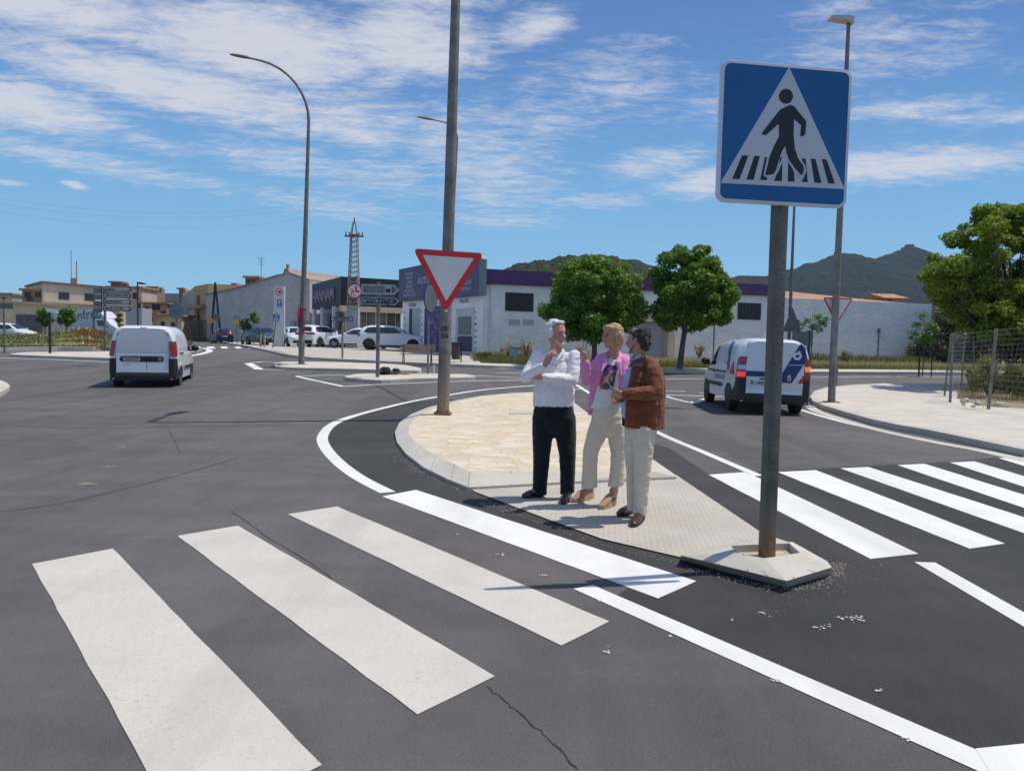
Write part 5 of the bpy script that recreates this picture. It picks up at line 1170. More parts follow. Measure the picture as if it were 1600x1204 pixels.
# --- purple printed shop
s = Wall('workshop', depthpt(628, 52.5), depthpt(753, 43.4), 'purple-fronted workshop with white door panels at the warehouse corner')
zl = s.top(629, 421.5)[1]; zr = s.top(752, 396.5)[1]; bl = s.top(629, 471.5)[1]; br = s.top(752, 462.5)[1]
s.slab('wall', [(0,-.4),(s.L,-.4),(s.L,br+.1),(0,bl+.1)], WHITEP, 7)
def mk_print():
    g = NG('printed_fascia', .5); n = g.noise(.5, 3, .5, stretch=(1, 1, .35)); c = g.ramp(n, (.3, (.105,.06,.115)), (.5, (.075,.07,.14)), (.7, (.13,.07,.13))); g.col(c); return g.m
fa = s.slab('fascia', [(0,bl),(s.L,br),(s.L,zr),(0,zl)], mk_print(), .35, -.3)
s.slab('fascia_cap', [(s.L-.02,br),(s.L+.35,br+.0),(s.L+.35,zr-.35),(s.L-.02,zr)], mat('fascia_edge', (.11,.17,.17), .5), .3, -.295)
u_, z_ = s.top(648, 440)
LW = mat('lettering_pale', (.50,.48,.54), .5); LP = mat('lettering_purple', (.13,.10,.22), .5)
for k, t in enumerate(('PINTURA', 'CHAPA', 'LUNAS', 'RADIOS', 'MECÁNICA', 'NEUMÁTICOS')):
    uu, zz = s.top(646, 428.5+k*6.6); text(t, .30, LW, s.root, uu, -.306, zz, sx=1.0)
for (px, py, t, sz) in ((668,439,'AUTO',.6),(735,442.5,'BORDOY',.34),(735,452,'SERVICIO',.3)):
    uu, zz = s.top(px, py); text(t, sz, LW, s.root, uu, -.306, zz)
for (px, py, t) in ((645,476.5,'BOXES'),(691,473.5,'CITA'),(725,470,'TALLER')):
    uu, zz = s.top(px, py); text(t, .34, LP, s.root, uu, -.03, zz, bold=.005)
def rectp(W_, x0, y0, x1, y1): u0, z0, u1, z1 = W_.quad(x0, y0, x1, y1); return [(u0,z0),(u1,z0),(u1,z1),(u0,z1)]
DG = mat('door_shutter', (.40,.43,.44), .6, var=.06); d = s.slab('door_panel', rectp(s, 640, 482, 656, 558), DG, .03, -.03); s.slab('door_gap', rectp(s, 640.5, 482, 643.5, 556), mat('recess', (.02,.03,.05), .6), .02, -.048, d)
s.slab('purple_panel', rectp(s, 670, 479, 688, 556), mat('panel_purple', (.085,.05,.19), .5, var=.15, vscale=2), .03, -.03)
for k in range(14):
    rnd = random.Random(k); uu, zz = s.top(rnd.uniform(673,686), 484+k*4.8); text(rnd.choice(('frenos','aceite','filtros','luces','motor','aire')), rnd.uniform(.14,.26), LW, s.root, uu, -.036, zz)
s.slab('blue_panel', rectp(s, 664, 482, 671, 556), mat('panel_navy', (.035,.05,.14), .5), .03, -.034)
dr = s.slab('door', rectp(s, 713, 482, 740, 556), mat('door_white', (.48,.50,.54), .6), .03, -.035); s.slab('glazing', rectp(s, 717, 495, 737, 523), mat('door_glass', (.10,.10,.09), .1), .02, -.05, dr); s.slab('lower_panel', rectp(s, 716, 525, 738, 549), mat('panel_violet', (.055,.03,.10), .5), .02, -.05, dr)
for px in (632, 658.5, 700, 742.5):
    for k in range(7):
        uu, zz = s.top(px+1, 486+k*9.5+(px % 3)); text(('air','oil','ABS','bat','gas','4x4','tur')[k], .16, LP, s.root, uu, -.03, zz, bold=.006)
# --- black showroom
cpt = depthpt(532, 60.5); lft = depthpt(487, 70); rgt = depthpt(630, 63)
b1_ = Wall('showroom', cpt, rgt, 'showroom with a black upper box over cream beams and glass', z0=tz(60.5)); z1 = b1_.top(532, 431.8)[1]; z0 = b1_.top(532, 477)[1]; zb = b1_.top(560, 487)[1]
c_ = Vector((lft.x-cpt.x, lft.y-cpt.y)); ca, sa = math.cos(-b1_.ang), math.sin(-b1_.ang); lf = (c_.x*ca-c_.y*sa, c_.x*sa+c_.y*ca); Lw = b1_.L
back = [(0,0),(Lw,0),(Lw+lf[0]*1.2,lf[1]*1.2),(lf[0],lf[1])]
MB().prism(back, z0, z1).build('black_box', BLACKP, b1_.root)
ins = [(.5,.6),(Lw,.6),(Lw+lf[0],lf[1]),(lf[0]+.6,lf[1]-.5)]
MB().prism(ins, -.3, z0-.001).build('ground_floor', mat('showroom_wall', (.50,.46,.38), .8), b1_.root)
MB().box(0.02, .0, zb, Lw, .6, z0-.004).build('cream_beam', CREAM, b1_.root)
for (xa, xb) in ((563,575),(577.5,589),(594,606),(609,621),(623,629)):
    u0, _, u1, _ = b1_.quad(xa, 500, xb, 510); f = MB().box(u0,.555,-.1,u1,.62,zb).build('window', BLACKP, b1_.root); MB().box(u0+.04,.545,.0,u1-.04,.56,zb-.05).build('pane', SHOPG, f)
u0, _, u1, _ = b1_.quad(556, 500, 562, 510); MB().box(u0,.2,-.2,u1,.7,z0-.01).build('pillar', WHITEP, b1_.root)
for px in (496, 508, 524):
    t = (532-px)/45.; f = MB().box(-.9,-.05,-.1,.9,.05,zb); ang = math.atan2(lf[1], lf[0]); f.xf(Matrix.Translation((lf[0]*t+.45, lf[1]*t-.05, 0)) @ Matrix.Rotation(ang, 4, 'Z') @ Matrix.Translation((0, .35, 0))); 
    f.build('window', SHOPG, b1_.root)
    p_ = MB().box(-.15,-.15,-.2,.15,.15,z0).xf(Matrix.Translation((lf[0]*t*1.12, lf[1]*t*1.12, 0))).build('pillar', WHITEP, b1_.root)
# lettering on the left face
ang = math.atan2(lf[1], lf[0]); M = Matrix.Translation((0,0,0))
o = text('HANNAM', 1.45, mat('letter_pinkish', (.30,.21,.28), .5), b1_.root, 0, 0, 0, extrude=.05, bold=.02, sx=1.25); o.rotation_euler = (R(90), 0, ang+math.pi); tl = .56
o.location = (lf[0]*tl-.06*math.sin(ang)*-1, lf[1]*tl+.06*math.cos(ang)*1, (z0+z1)/2-.3); nx, ny = math.sin(ang), -math.cos(ang); sgn = -1
o.location = (lf[0]*tl+nx*-.07, lf[1]*tl+ny*-.07, (z0+z1)/2-.15)
# --- second white wall further right
w2 = Wall('boundary_building', depthpt(1214, 50.6), depthpt(1452, 50), 'low plain whitewashed building with rubble walls, right of the warehouse')
zl = w2.top(1215, 465)[1]; zr = w2.top(1452, 475)[1]
w2.slab('wall', [(0,-.5),(w2.L,-.5),(w2.L,zr),(0,zl)], WHITEW, 9)
MB().add([(0,.3,zl+.003),(w2.L,.3,zr+.003),(w2.L-.3,4.5,zr+.35),(0,4.5,zl+.9),(w2.L,9,zr),(0,9,zl)], [(0,1,2,3),(3,2,4,5)]).build('roof', TILE, w2.root)
MB().box(-.06,-.03,-.4,.0,.02,zl-.1).build('drain_pipe', SIGNG, w2.root)
for px in (1373,): 
    u0, z_ = w2.top(px, 513); MB().tube([(u0,-.06,0),(u0,-.06,z_)], .035, 6).box(u0-.08,-.1,z_-.3,u0+.08,-.02,z_).build('wall_pipe', SIGNG, w2.root)
# things behind the low building
def house(name, pxl, pxr, pyt, Y, depth, mt, label, windows=(), roof=None, roofh=0, door=None, ang=0, cat='house', pyb=None, flat=.0, mtw=GLASS, parts=None, chim=()):
    W_ = Wall(name, depthpt(pxl, Y), depthpt(pxr, Y+ang), label, cat); zt_ = W_.top((pxl+pxr)/2, pyt)[1]
    zA = W_.top(pxl, pyt if not isinstance(pyt, tuple) else pyt[0])[1]
    W_.slab('wall', [(0,-1.0),(W_.L,-1.0),(W_.L,zt_),(0,zt_)], mt, depth)
    if roof == 'flat': W_.slab('parapet', [(-.12,zt_),(W_.L+.12,zt_),(W_.L+.12,zt_+.22),(-.12,zt_+.22)], mat('parapet', (.17,.145,.12), .9), .3, -.12)
    if roof == 'gable': MB().add([(-.3,-.4,zt_-.05),(W_.L+.3,-.4,zt_-.05),(W_.L+.3,depth/2,zt_+roofh),(-.3,depth/2,zt_+roofh),(W_.L+.3,depth+.4,zt_-.05),(-.3,depth+.4,zt_-.05)], [(0,1,2,3),(3,2,4,5),(0,3,5),(1,4,2)]).build('roof', TILE, W_.root)
    for r_ in windows: W_.win(W_.quad(*r_), mtw, mat('frame_brown', (.14,.09,.06), .7), proud=.06, fr=.06)
    if door: W_.slab('door', rectp(W_, *door), mat('shutter_grey', (.16,.17,.18), .7, var=.1), .05, -.06)
    for (x0, y0, x1, y1) in chim:
        u0, z0, u1, z1 = W_.quad(x0, y0, x1, y1); c_ = MB().box(u0, .5, zt_-.5, u1, .5+(u1-u0), z1-.15).build('chimney', BROWNH, W_.root); MB().box(u0-.15, .35, z1-.15, u1+.15, .65+(u1-u0), z1).build('cap', TILE, c_)
    return W_
house('warehouse', 1150, 1222, 431, 72, 12, mat('roof_grey', (.22,.18,.17), .9, var=.15), 'grey-brown roofed hall rising behind the purple band at the right')
W3 = house('warehouse', 1225, 1400, 466.5, 78, 14, TILE, 'tan tiled hall behind the low whitewashed building')
c = at(1341, 478, 70); r = empty('water_tank', (c.x, c.y, 0), 0, 'grey barrel-shaped tank showing above the low white building', 'tank'); zc = c.z
MB().rings([[Vector((-1.0+.0+q, -1+2*0+.9*math.cos(t)*1.0, 1.3*math.sin(t))) for t in [2*math.pi*k/20 for k in range(20)]] for q in (0, 2.1)]).xf(Matrix.Translation((0, 0, zc)) @ Matrix.Rotation(R(60), 4, 'Z')).build('barrel', mat('tank_metal', (.27,.24,.20), .7, var=.2), r, smooth=True, sharp=40); MB().box(-.8,-.8,0,.8,.8,zc-.9).build('support', WHITEP, r)
house('brick_house', 1381, 1408, 465, 66, 5, mat('brick_pinkish', (.40,.22,.17), .9, var=.15, vscale=4), 'small pinkish brick building behind the low white building', windows=((1388,468,1392,473),), roof='gable', roofh=.5)
# --- stone gabled house left of centre
g_ = Wall('stone_house', depthpt(322.5, 86), depthpt(484, 80), 'big grey stone house with a pointed gable and a blank side wall')
prof = [(322.6,461),(362,453),(398,443.5),(409,439),(432,432),(443.7,429.6),(446,422),(450,422),(454,428),(465.7,432),(483.6,438.6)]
pp = [g_.top(x, y) for x, y in prof]
g_.slab('wall', [(0,-1),(g_.L,-1)]+[(u, z) for u, z in pp[::-1]], STONEG, 10)
tr = MB()
for (a, b_) in zip(pp, pp[1:]): tr.plate([(a[0],a[1]+.002),(b_[0],b_[1]+.002),(b_[0],b_[1]+.16),(a[0],a[1]+.16)], -.12, 10)
tr.build('roof_edge', mat('old_tile_edge', (.30,.24,.19), .9, var=.2), g_.root)
u_, z_ = g_.top(448.5, 421); MB().box(u_-.12, 0, z_, u_+.12, .25, z_+.55).build('finial', TILE, g_.root)
g_.slab('green_gate', rectp(g_, 461, 500, 478, 524), mat('faded_green', (.25,.30,.30), .8, var=.15), .05, -.06)
u0, z0, u1, z1 = g_.quad(463, 501, 480, 501); bb = MB(); [bb.box(u0+.3*k, -.9, -.5, u0+.3*k+.05, -.85, z0) for k in range(9)]; bb.build('railing', DARK, g_.root)
def block(name, pxl, pxr, pyt, pyb, Y, mt, label, win=(), cap=None, cat='house'):
    W_ = Wall(name, depthpt(pxl, Y), depthpt(pxr, Y), label, cat); _, zt_ = W_.top((pxl+pxr)/2, pyt); zb_ = -1
    W_.slab('wall', [(0,zb_),(W_.L,zb_),(W_.L,zt_),(0,zt_)], mt, max(2.5, min(W_.L, 6)))
    if cap: MB().box(-.25,-.25,zt_,W_.L+.25,W_.L+.25 if W_.L < 6 else 6.2,zt_+.25).build('roof', cap, W_.root)
    for r_ in win: W_.win(W_.quad(*r_), GREYG, mat('frame_brown', (1,1,1)), proud=.05, fr=.05)
    return W_
block('roof_turret', 383, 403, 434, 450, 100, mat('turret_brick', (.24,.13,.10), .9, var=.2), 'brown roof turret with dark openings rising behind the stone house', ((387,437,391,442),(394,437,399,442)), TILE, 'turret')
block('chimney_stack', 361, 369, 442, 455, 96, BROWNH, 'stout brown chimney stack left of the stone house gable', cap=None, cat='chimney')
# antenna
r_ = empty('roof_antenna', at(408, 440, 92), 0, 'thin television antenna mast above the stone house roof', 'antenna'); hz = at(408, 402, 92)-at(408, 440, 92)
MB().tube([(0,0,-1.5),(0,0,hz.z)], .03, 5).build('mast', DARK, r_); m_ = MB(); [m_.box(-.45+.05*k, -.01, hz.z-.1-.25*k, .45-.05*k, .01, hz.z-.07-.25*k) for k in range(4)]; m_.build('aerial', DARK, r_)
# house with brown end and slanted grey roof on the far corner
hb = Wall('corner_house', depthpt(303, 97), depthpt(325, 92), 'narrow ochre and brown house at the far street corner'); zt_ = hb.top(305, 447)[1]
hb.slab('wall', [(0,-1),(hb.L,-1),(hb.L,zt_),(0,zt_)], wallmat('ochre_render', (.42,.31,.17), dirt=(.2,.15,.1)), 12); hb.win(hb.quad(308,462,312,474), GREYG, fr=.1); hb.win(hb.quad(308,485,312,500), GREYG, fr=.1); hb.slab('balcony', rectp(hb, 304, 478, 322, 482), BROWNH, .8, -.8); hb.slab('door', rectp(hb, 310, 500, 316, 524), BROWNH, .05, -.06)
hb2 = Wall('corner_house', depthpt(325, 101), depthpt(372, 101), 'brown-walled house top showing behind the stone house'); zt_ = hb2.top(330, 446.5)[1]; hb2.slab('wall', [(0,-1),(hb2.L,-1),(hb2.L,zt_-.1),(0,zt_)], wallmat('brown_wall2', (.27,.21,.16)), 8); hb2.slab('roof_edge', [(-.1,zt_),(hb2.L,zt_-.1),(hb2.L,zt_+.15),(-.1,zt_+.25)], mat('parapet', (.17,.145,.12), .9), 8.2, -.1)
gs = Wall('grey_house', depthpt(284, 118), depthpt(304, 97), 'grey gable-sided house along the left of the far street'); za, zb_ = gs.top(285, 463)[1], gs.top(304, 448)[1]
gs.slab('wall', [(0,-1),(gs.L,-1),(gs.L,zb_),(0,za)], GREYH, 6); gs.slab('gate', rectp(gs, 286, 502, 303, 526), mat('dark_gate', (.07,.065,.06), .7), .05, -.06); gs.slab('blue_sign', [( gs.L*.55, za*.62),(gs.L*.75, za*.62),(gs.L*.75, za*.72),(gs.L*.55, za*.72)], SIGNB, .04, -.05)
# dark fence / wall along the street left
f_ = Wall('railing', depthpt(288, 88), depthpt(322, 84), 'dark slatted garden railing at the far street corner', 'fence'); zf = f_.top(300, 501)[1]
m_ = MB(); [m_.box(f_.L*k/26, -.02, -.3, f_.L*k/26+.06, .02, zf) for k in range(27)]; m_.box(0,-.03,zf-.1,f_.L,.03,zf); m_.build('bars', mat('rail_dark', (.05,.05,.05), .7), f_.root); f_.slab('low_wall', [(0,-.5),(f_.L,-.5),(f_.L,.5),(0,.5)], BROWNH, .2, .03)
# --- far-left buildings
fl_ = Wall('flat_roofed_house', depthpt(69, 92), depthpt(200, 98), 'large beige flat-roofed house with dark square windows at far left', 'building'); zt_ = fl_.top(72, 442.5)[1]; zm = fl_.top(100, 473)[1]
fl_.slab('wall', [(0,-1),(fl_.L,-1),(fl_.L,zt_-.3),(0,zt_)], BEIGE, 12); fl_.slab('parapet', [(-.2,zt_),(fl_.L+.1,zt_-.3),(fl_.L+.1,zt_-.05),(-.2,zt_+.25)], mat('parapet', (.17,.145,.12), .9), 12.3, -.2)
for q_ in ((92.5,457,107.5,467.5),(133,459,147.5,469.5)): fl_.win(fl_.quad(*q_), GREYG, fr=.08)
fl_.slab('ledge', [(-.2,zm-.15),(fl_.L,zm-.15),(fl_.L,zm+.1),(-.2,zm+.1)], CREAM, .5, -.5)
u_, z_ = fl_.top(119, 448); MB().box(u_-.3, 1, zt_-.3, u_+.3, 1.6, zt_+.9).tube([(u_+.3,1.2,zt_),(u_+.3,1.2,zt_+3.0)], .06, 6).build('chimney', BROWNH, fl_.root)
u_, _ = fl_.top(117, 440); MB().tube([(u_,2,zt_),(u_,2,zt_+4.4)], .03, 5).build('antenna', DARK, fl_.root)
gw = Wall('garage_wing', depthpt(-40, 84), depthpt(186, 88), 'low ochre wing with a wide grey garage door in front of the beige house', 'building'); zt_ = gw.top(60, 474)[1]
gw.slab('wall', [(0,-1),(gw.L,-1),(gw.L,zt_-.6),(0,zt_+.2)], wallmat('ochre_wing', (.60,.49,.34), dirt=(.42,.33,.22), var=.14), 5); gw.slab('garage_door', rectp(gw, 25, 491, 67, 522), mat('garage_grey', (.10,.105,.12), .7, var=.15), .05, -.06); gw.slab('ledge', [(0,zt_+.2),(gw.L,zt_-.6),(gw.L,zt_-.35),(0,zt_+.45)], CREAM, .6, -.3)
gw.win(gw.quad(-12,493,-5,508), GREYG, fr=.08)
p_ = gw.top(44, 469); MB().tube([(p_[0],.5,zt_-.2),(p_[0],.5,zt_+.75)], .35, 10).build('roof_vent', DARK, gw.root)
block('upper_storey', 36, 69, 454, 470, 93, wallmat('brown_store', (.30,.20,.13)), 'low brown rooftop storey left of the beige house', ((39,457,48,464),(55,457,66,464)), TILE, 'building')
block('white_house', -20, 20, 460, 475, 110, wallmat('pale_house', (.42,.38,.33)), 'pale low house top at the far left frame edge', ((3,465,8,470),), TILE)
block('tiled_house', 170, 222, 450, 480, 106, wallmat('tan_house', (.52,.44,.35)), 'tan house with overhanging tiled roof behind the direction arrows', ((208,458,213,466),(215,474,219,482)), TILE)
block('roof_turret', 174, 190, 442, 452, 110, mat('turret_brick', (1,1,1)), 'reddish rooftop turret above the direction arrows', cap=TILE, cat='turret')
block('roof_turret', 232, 246, 450, 462, 112, BROWNH, 'square brown turret with a pyramid roof above the grey houses', ((235,453,238,457),(240,453,243,457)), TILE, 'turret')
block('grey_house', 229, 284, 458, 500, 122, GREYH, 'long blue-grey house with a crenellated roof line', ((240,470,244,476),(262,472,266,478)))
W_ = [o for o in bpy.data.objects if o.get('label', '').startswith('long blue-grey')][0]
m_ = MB(); L_ = (depthpt(284,122)-depthpt(229,122)).length; [m_.box(L_*(.3+.07*k), 0, 7.6, L_*(.3+.07*k)+.3, .3, 8.1) for k in range(9)]
block('tiled_house', 223, 262, 475, 505, 104, wallmat('rust_house', (.44,.31,.22)), 'rust-coloured tiled house below the grey house', ((227,479,232,488),(238,474,250,484),(252,486,258,494)), TILE)
block('white_house', 197, 222, 481, 510, 88, mat('white_shed', (.34,.37,.42), .7, var=.08), 'plain pale grey shed right of the direction arrows', (), None)
block('cream_house', 216, 246, 492, 520, 98, wallmat('cream_house', (.55,.47,.34)), 'small cream house with a dark door behind the white van', ((225,494,230,504),(236,496,241,502)), TILE)
block('tiled_house', 240, 284, 494, 522, 92, wallmat('tan_house2', (.56,.44,.31)), 'tan house with a sloping tiled roof left of the far street', ((252,503,257,510),(268,504,273,512)), TILE)
block('chimney_stack', 280, 286, 452, 470, 120, BROWNH, 'brown chimney stack above the grey gable house', cap=TILE, cat='chimney')
block('chimney_stack', 385, 388, 434, 446, 101, GREYH, 'slim flue beside the brown roof turret', cap=None, cat='chimney')
# ochre store and rubble wall between stone house and showroom
block('ochre_house', 482, 512, 470, 520, 84, wallmat('ochre_b', (.50,.34,.18)), 'small ochre building between the stone house and the black showroom', ((486,482,490,492),), None)
rw = Wall('rubble_wall', depthpt(483, 78), depthpt(512, 72), 'rough brown rubble wall left of the showroom', 'wall'); za = rw.top(484, 488)[1]; zb_ = rw.top(506, 497)[1]; rw.slab('stonework', [(0,-.5),(rw.L,-.5),(rw.L,zb_),(0,za)], stonewash('rubble_brown', (.34,.26,.19), (.20,.155,.12), 2), .5)
# far town filler so no bare horizon shows beyond the street
for i, (a, b_, t, Y, lab) in enumerate(((-60,-18,468,100,'brown house beyond the left edge'),(286,300,486,150,'distant pale house closing the far street'))):
    block('distant_house', a, b_, t, 500, Y, CREAM, lab, (), TILE)
# ================================================================ vehicles
def paint(name, c, rough=.28, metal=0.0): return mat(name, c, rough, metal, coat=.6, spec=.5)
CARW = paint('car_paint_white', (.68,.69,.71)); CARS = paint('car_paint_silver', (.40,.42,.44), .3, .5); CARB = paint('car_paint_blue', (.012,.018,.07), .25, .3); CARD = paint('car_paint_graphite', (.05,.06,.065), .25, .4)
TYRE = mat('tyre', (.012,.012,.012), .85); RIMM = mat('wheel_rim', (.32,.33,.34), .35, .7); BLK = mat('trim_black', (.012,.013,.016), .55); AGL = mat('car_glass', (.008,.010,.016), .04, spec=.9)
TAILR = mat('tail_light_red', (.26,.008,.014), .2, coat=.5); TAILON = mat('tail_light_lit', (1.0,.06,.03), .3, emit=.4); AMB = mat('amber_light_lit', (1.0,.30,.05), .3, emit=.35); HEADL = mat('head_light', (.45,.47,.5), .1, .3); PLATE = mat('number_plate', (.46,.46,.48), .5); EUB = mat('plate_blue', (.01,.06,.28), .5)
POLB = mat('livery_blue', (.008,.018,.13), .3); POLR = mat('livery_red', (.45,.03,.05), .35); POLS = mat('livery_sky', (.02,.09,.36), .3)
class Car:
    """x forward, y left, z up. prof: roof line (x, z); W half width; belt: height where the glasshouse starts leaning in"""
    def __init__(s, root, L, W, prof, paintm, zb=.24, belt=.95, tum=.16, n=5.0, xs_rear=0.0, xs_front=.0, beltf=None, under=BLK, m=9, lowdark=None):
        s.root, s.L, s.W, s.prof, s.zb, s.belt, s.tum, s.n, s.sr, s.sf, s.m = root, L, W, prof, zb, belt, tum, n, xs_rear, xs_front, m
        s.H = max(z for _, z in prof); N = 56; M_ = 22; V = []; F = []
        for i in range(N+1):
            t = i/N; x = -L/2+L*(.5-.5*math.cos(math.pi*t)*(1)); 
            x = max(-L/2+.0, min(L/2, x))
            for k in range(M_+1):
                a = math.pi*k/M_; V.append(s.pt(x, a))
        for i in range(N):
            for k in range(M_): a = i*(M_+1)+k; F.append((a, a+1, a+M_+2, a+M_+1))
        F.append(tuple(range(M_+1))); F.append(tuple(reversed(range(N*(M_+1), (N+1)*(M_+1)))))
        for i in range(N): a = i*(M_+1); b = a+M_; F.append((a, a+M_+1, b+M_+1, b))
        me = bpy.data.meshes.new('body'); me.from_pydata(V, [], F); me.validate(); me.update()
        bm = bmesh.new(); bm.from_mesh(me); bmesh.ops.recalc_face_normals(bm, faces=bm.faces); bm.to_mesh(me); bm.free()
        s.body = link_mesh('body', me, paintm, root, True, 38)
    def zt(s, x):
        P = s.prof
        if x <= P[0][0]: return P[0][1]
        for (a, za), (b, zb_) in zip(P, P[1:]):
            if x <= b: t = (x-a)/(b-a); return za+(zb_-za)*t
        return P[-1][1]
    def wp(s, x): return s.W*(1-min(1, abs(x)/(s.L/2))**s.m*(.16 if x > 0 else .05)-min(1, abs(x)/(s.L/2))**34*(.14 if x > 0 else .045))
    def shear(s, x, z):
        u = min(1, max(0, (-x/(s.L/2)-.6)/.4)); zz = max(0, (z-.95)/(s.H-.95)) if z > .95 else 0
        v = min(1, max(0, (x/(s.L/2)-.7)/.3))
        return u*s.sr*zz**1.3+ (-.05*u if z < .5 else 0)*0 - v*s.sf*max(0, (z-.4))
    def width(s, x, z):
        zt_ = s.zt(x); c = min(.999, max(0, (z-s.zb)/(zt_-s.zb))); w = s.wp(x)*(1-c**s.n)**(1/s.n)
        lo = 1-.05*max(0, (.5-z)/.3)
        return w*lo*(1-s.tum*max(0, (z-s.belt)/max(.2, s.H-s.belt))**1.25)
    def pt(s, x, a):
        zt_ = s.zt(x); sn, cs = math.sin(a), math.cos(a); z = s.zb+(zt_-s.zb)*abs(sn)**(2/s.n); y = abs(cs)**(2/s.n)*s.wp(x)*(1-.05*max(0, (.5-z)/.3))
        y *= (1-s.tum*max(0, (z-s.belt)/max(.2, s.H-s.belt))**1.25); y = y if cs > 0 else -y
        return (x+s.shear(x, z), y, z)
    # patches -------------------------------------------------------------
    def _grid(s, poly, fn, name, mt, parent, res=.09, off=.004):
        bm = bmesh.new(); vs = [bm.verts.new((p[0], p[1], 0)) for p in poly]; bm.faces.new(vs)
        xs = [p[0] for p in poly]; ys = [p[1] for p in poly]
        for k in range(1, int((max(xs)-min(xs))/res)+1): bmesh.ops.bisect_plane(bm, geom=bm.verts[:]+bm.edges[:]+bm.faces[:], plane_co=(min(xs)+k*res, 0, 0), plane_no=(1, 0, 0))
        for k in range(1, int((max(ys)-min(ys))/res)+1): bmesh.ops.bisect_plane(bm, geom=bm.verts[:]+bm.edges[:]+bm.faces[:], plane_co=(0, min(ys)+k*res, 0), plane_no=(0, 1, 0))
        bmesh.ops.triangulate(bm, faces=bm.faces[:])
        for v in bm.verts: v.co = fn(v.co.x, v.co.y)
        me = bpy.data.meshes.new(name); bm.to_mesh(me); bm.free(); return link_mesh(name, me, mt, parent or s.root, True)
    def side(s, sy, poly, name, mt, off=.006, parent=None):
        return s._grid(poly, lambda x, z: Vector((x+s.shear(x, z), sy*(s.width(x, z)+off), z)), name, mt, parent)
    def rear(s, poly, name, mt, off=.006, parent=None):
        return s._grid(poly, lambda y, z: Vector((-s.L/2+s.shear(-s.L/2, z)-off, y, z)), name, mt, parent)
    def front(s, poly, name, mt, off=.006, parent=None):
        return s._grid(poly, lambda y, z: Vector((s.L/2+s.shear(s.L/2, z)+off, y, z)), name, mt, parent)
    def topp(s, poly, name, mt, off=.006, parent=None):
        def f(x, y):
            zt_ = s.zt(x); w = s.wp(x)*(1-s.tum*max(0, (zt_-s.belt)/max(.2, s.H-s.belt))**1.25); c = min(.97, abs(y)/w); z = s.zb+(zt_-s.zb)*(1-c**s.n)**(1/s.n)
            return Vector((x+s.shear(x, z), y, z+off))
        return s._grid(poly, f, name, mt, parent)
    def wrapc(s, sy, x0, z0, x1, z1, wr, name, mt, off=.014):
        """lamp that wraps the rear corner: side part and rear part in one mesh"""
        V = []; F = []; ns = 7
        xs = [x1+(x0-x1)*(1-(1-k/13)**1.8) for k in range(14)]
        cols = [(x, None) for x in xs]+[(None, k/4) for k in range(1, 5)]
        for (x, t) in cols:
            for j in range(ns):
                z = z0+(z1-z0)*j/(ns-1)
                if x is not None: xx = -s.L/2+x; V.append((xx+s.shear(xx, z)-off*.4, sy*(s.width(xx, z)+off), z))
                else: V.append((-s.L/2+s.shear(-s.L/2, z)-off, sy*(s.width(-s.L/2+.001, z)+off-(wr+off)*t), z))
        for i in range(len(cols)-1):
            for j in range(ns-1): a = i*ns+j; F.append((a, a+1, a+ns+1, a+ns))
        me = bpy.data.meshes.new(name); me.from_pydata(V, [], F); me.update()
        return link_mesh(name, me, mt, s.root, True)
    def wheels(s, xf, xr, r=.31, w=.20, rimc=RIMM, spokes=5, arch=True):
        for x in (xf, xr):
            for sy in (1, -1):
                if arch:
                    pl = [(x+(r+.065)*math.cos(R(a)), max(s.zb+.005, r+(r+.065)*math.sin(R(a)))) for a in range(-10, 191, 12)]
                    s.side(sy, pl, 'wheel_arch', BLK, .004)
                yo = sy*(s.W-.015); yi = sy*(s.W-.015-w)
                prof = [(yi, r*.75), (yi, r*.95), (yi+sy*.03, r), (yo-sy*.03, r), (yo, r*.94), (yo, r*.66), (yo-sy*.02, r*.62)]
                rings = [[Vector((x+rr*math.cos(t), y, r+rr*math.sin(t))) for t in [2*math.pi*k/24 for k in range(24)]] for y, rr in prof]
                ty = MB().rings(rings).build('wheel', TYRE, s.root, smooth=True, sharp=45)
                m_ = MB()
                m_.rings([[Vector((x+rr*math.cos(t), y, r+rr*math.sin(t))) for t in [2*math.pi*k/24 for k in range(24)]] for y, rr in ((yo-sy*.022, r*.64), (yo-sy*.005, r*.64), (yo-sy*.012, r*.56))][0:3], caps=False)
                for k in range(spokes):
                    a = 2*math.pi*k/spokes+.3; u = Vector((math.cos(a), 0, math.sin(a))); v = Vector((-math.sin(a), 0, math.cos(a))); c = Vector((x, yo-sy*.008, r))
                    q = [c+u*r*.10+v*r*.10, c+u*r*.60+v*r*.07, c+u*r*.60-v*r*.07, c+u*r*.10-v*r*.10]; m_.add(q+[p-Vector((0, sy*.02, 0)) for p in q], [(0,1,2,3),(4,7,6,5),(0,4,5,1),(1,5,6,2),(2,6,7,3),(3,7,4,0)])
                m_.rings([[Vector((x+rr*math.cos(t), y, r+rr*math.sin(t))) for t in [2*math.pi*k/12 for k in range(12)]] for y, rr in ((yo-sy*.03, r*.17), (yo-sy*.002, r*.15))])
                m_.build('rim', rimc, ty)
    def mirror(s, x, z, mt=BLK, sz=1.0):
        for sy in (1, -1):
            y = sy*(s.width(x, z)); MB().ell((x, y+sy*.15, z+.06), (.07*sz, .10*sz, .085*sz), 12, 8).tube([(x,y-sy*.02,z-.02),(x,y+sy*.08,z+.0)], .03, 6).build('wing_mirror', mt, s.root, smooth=True)
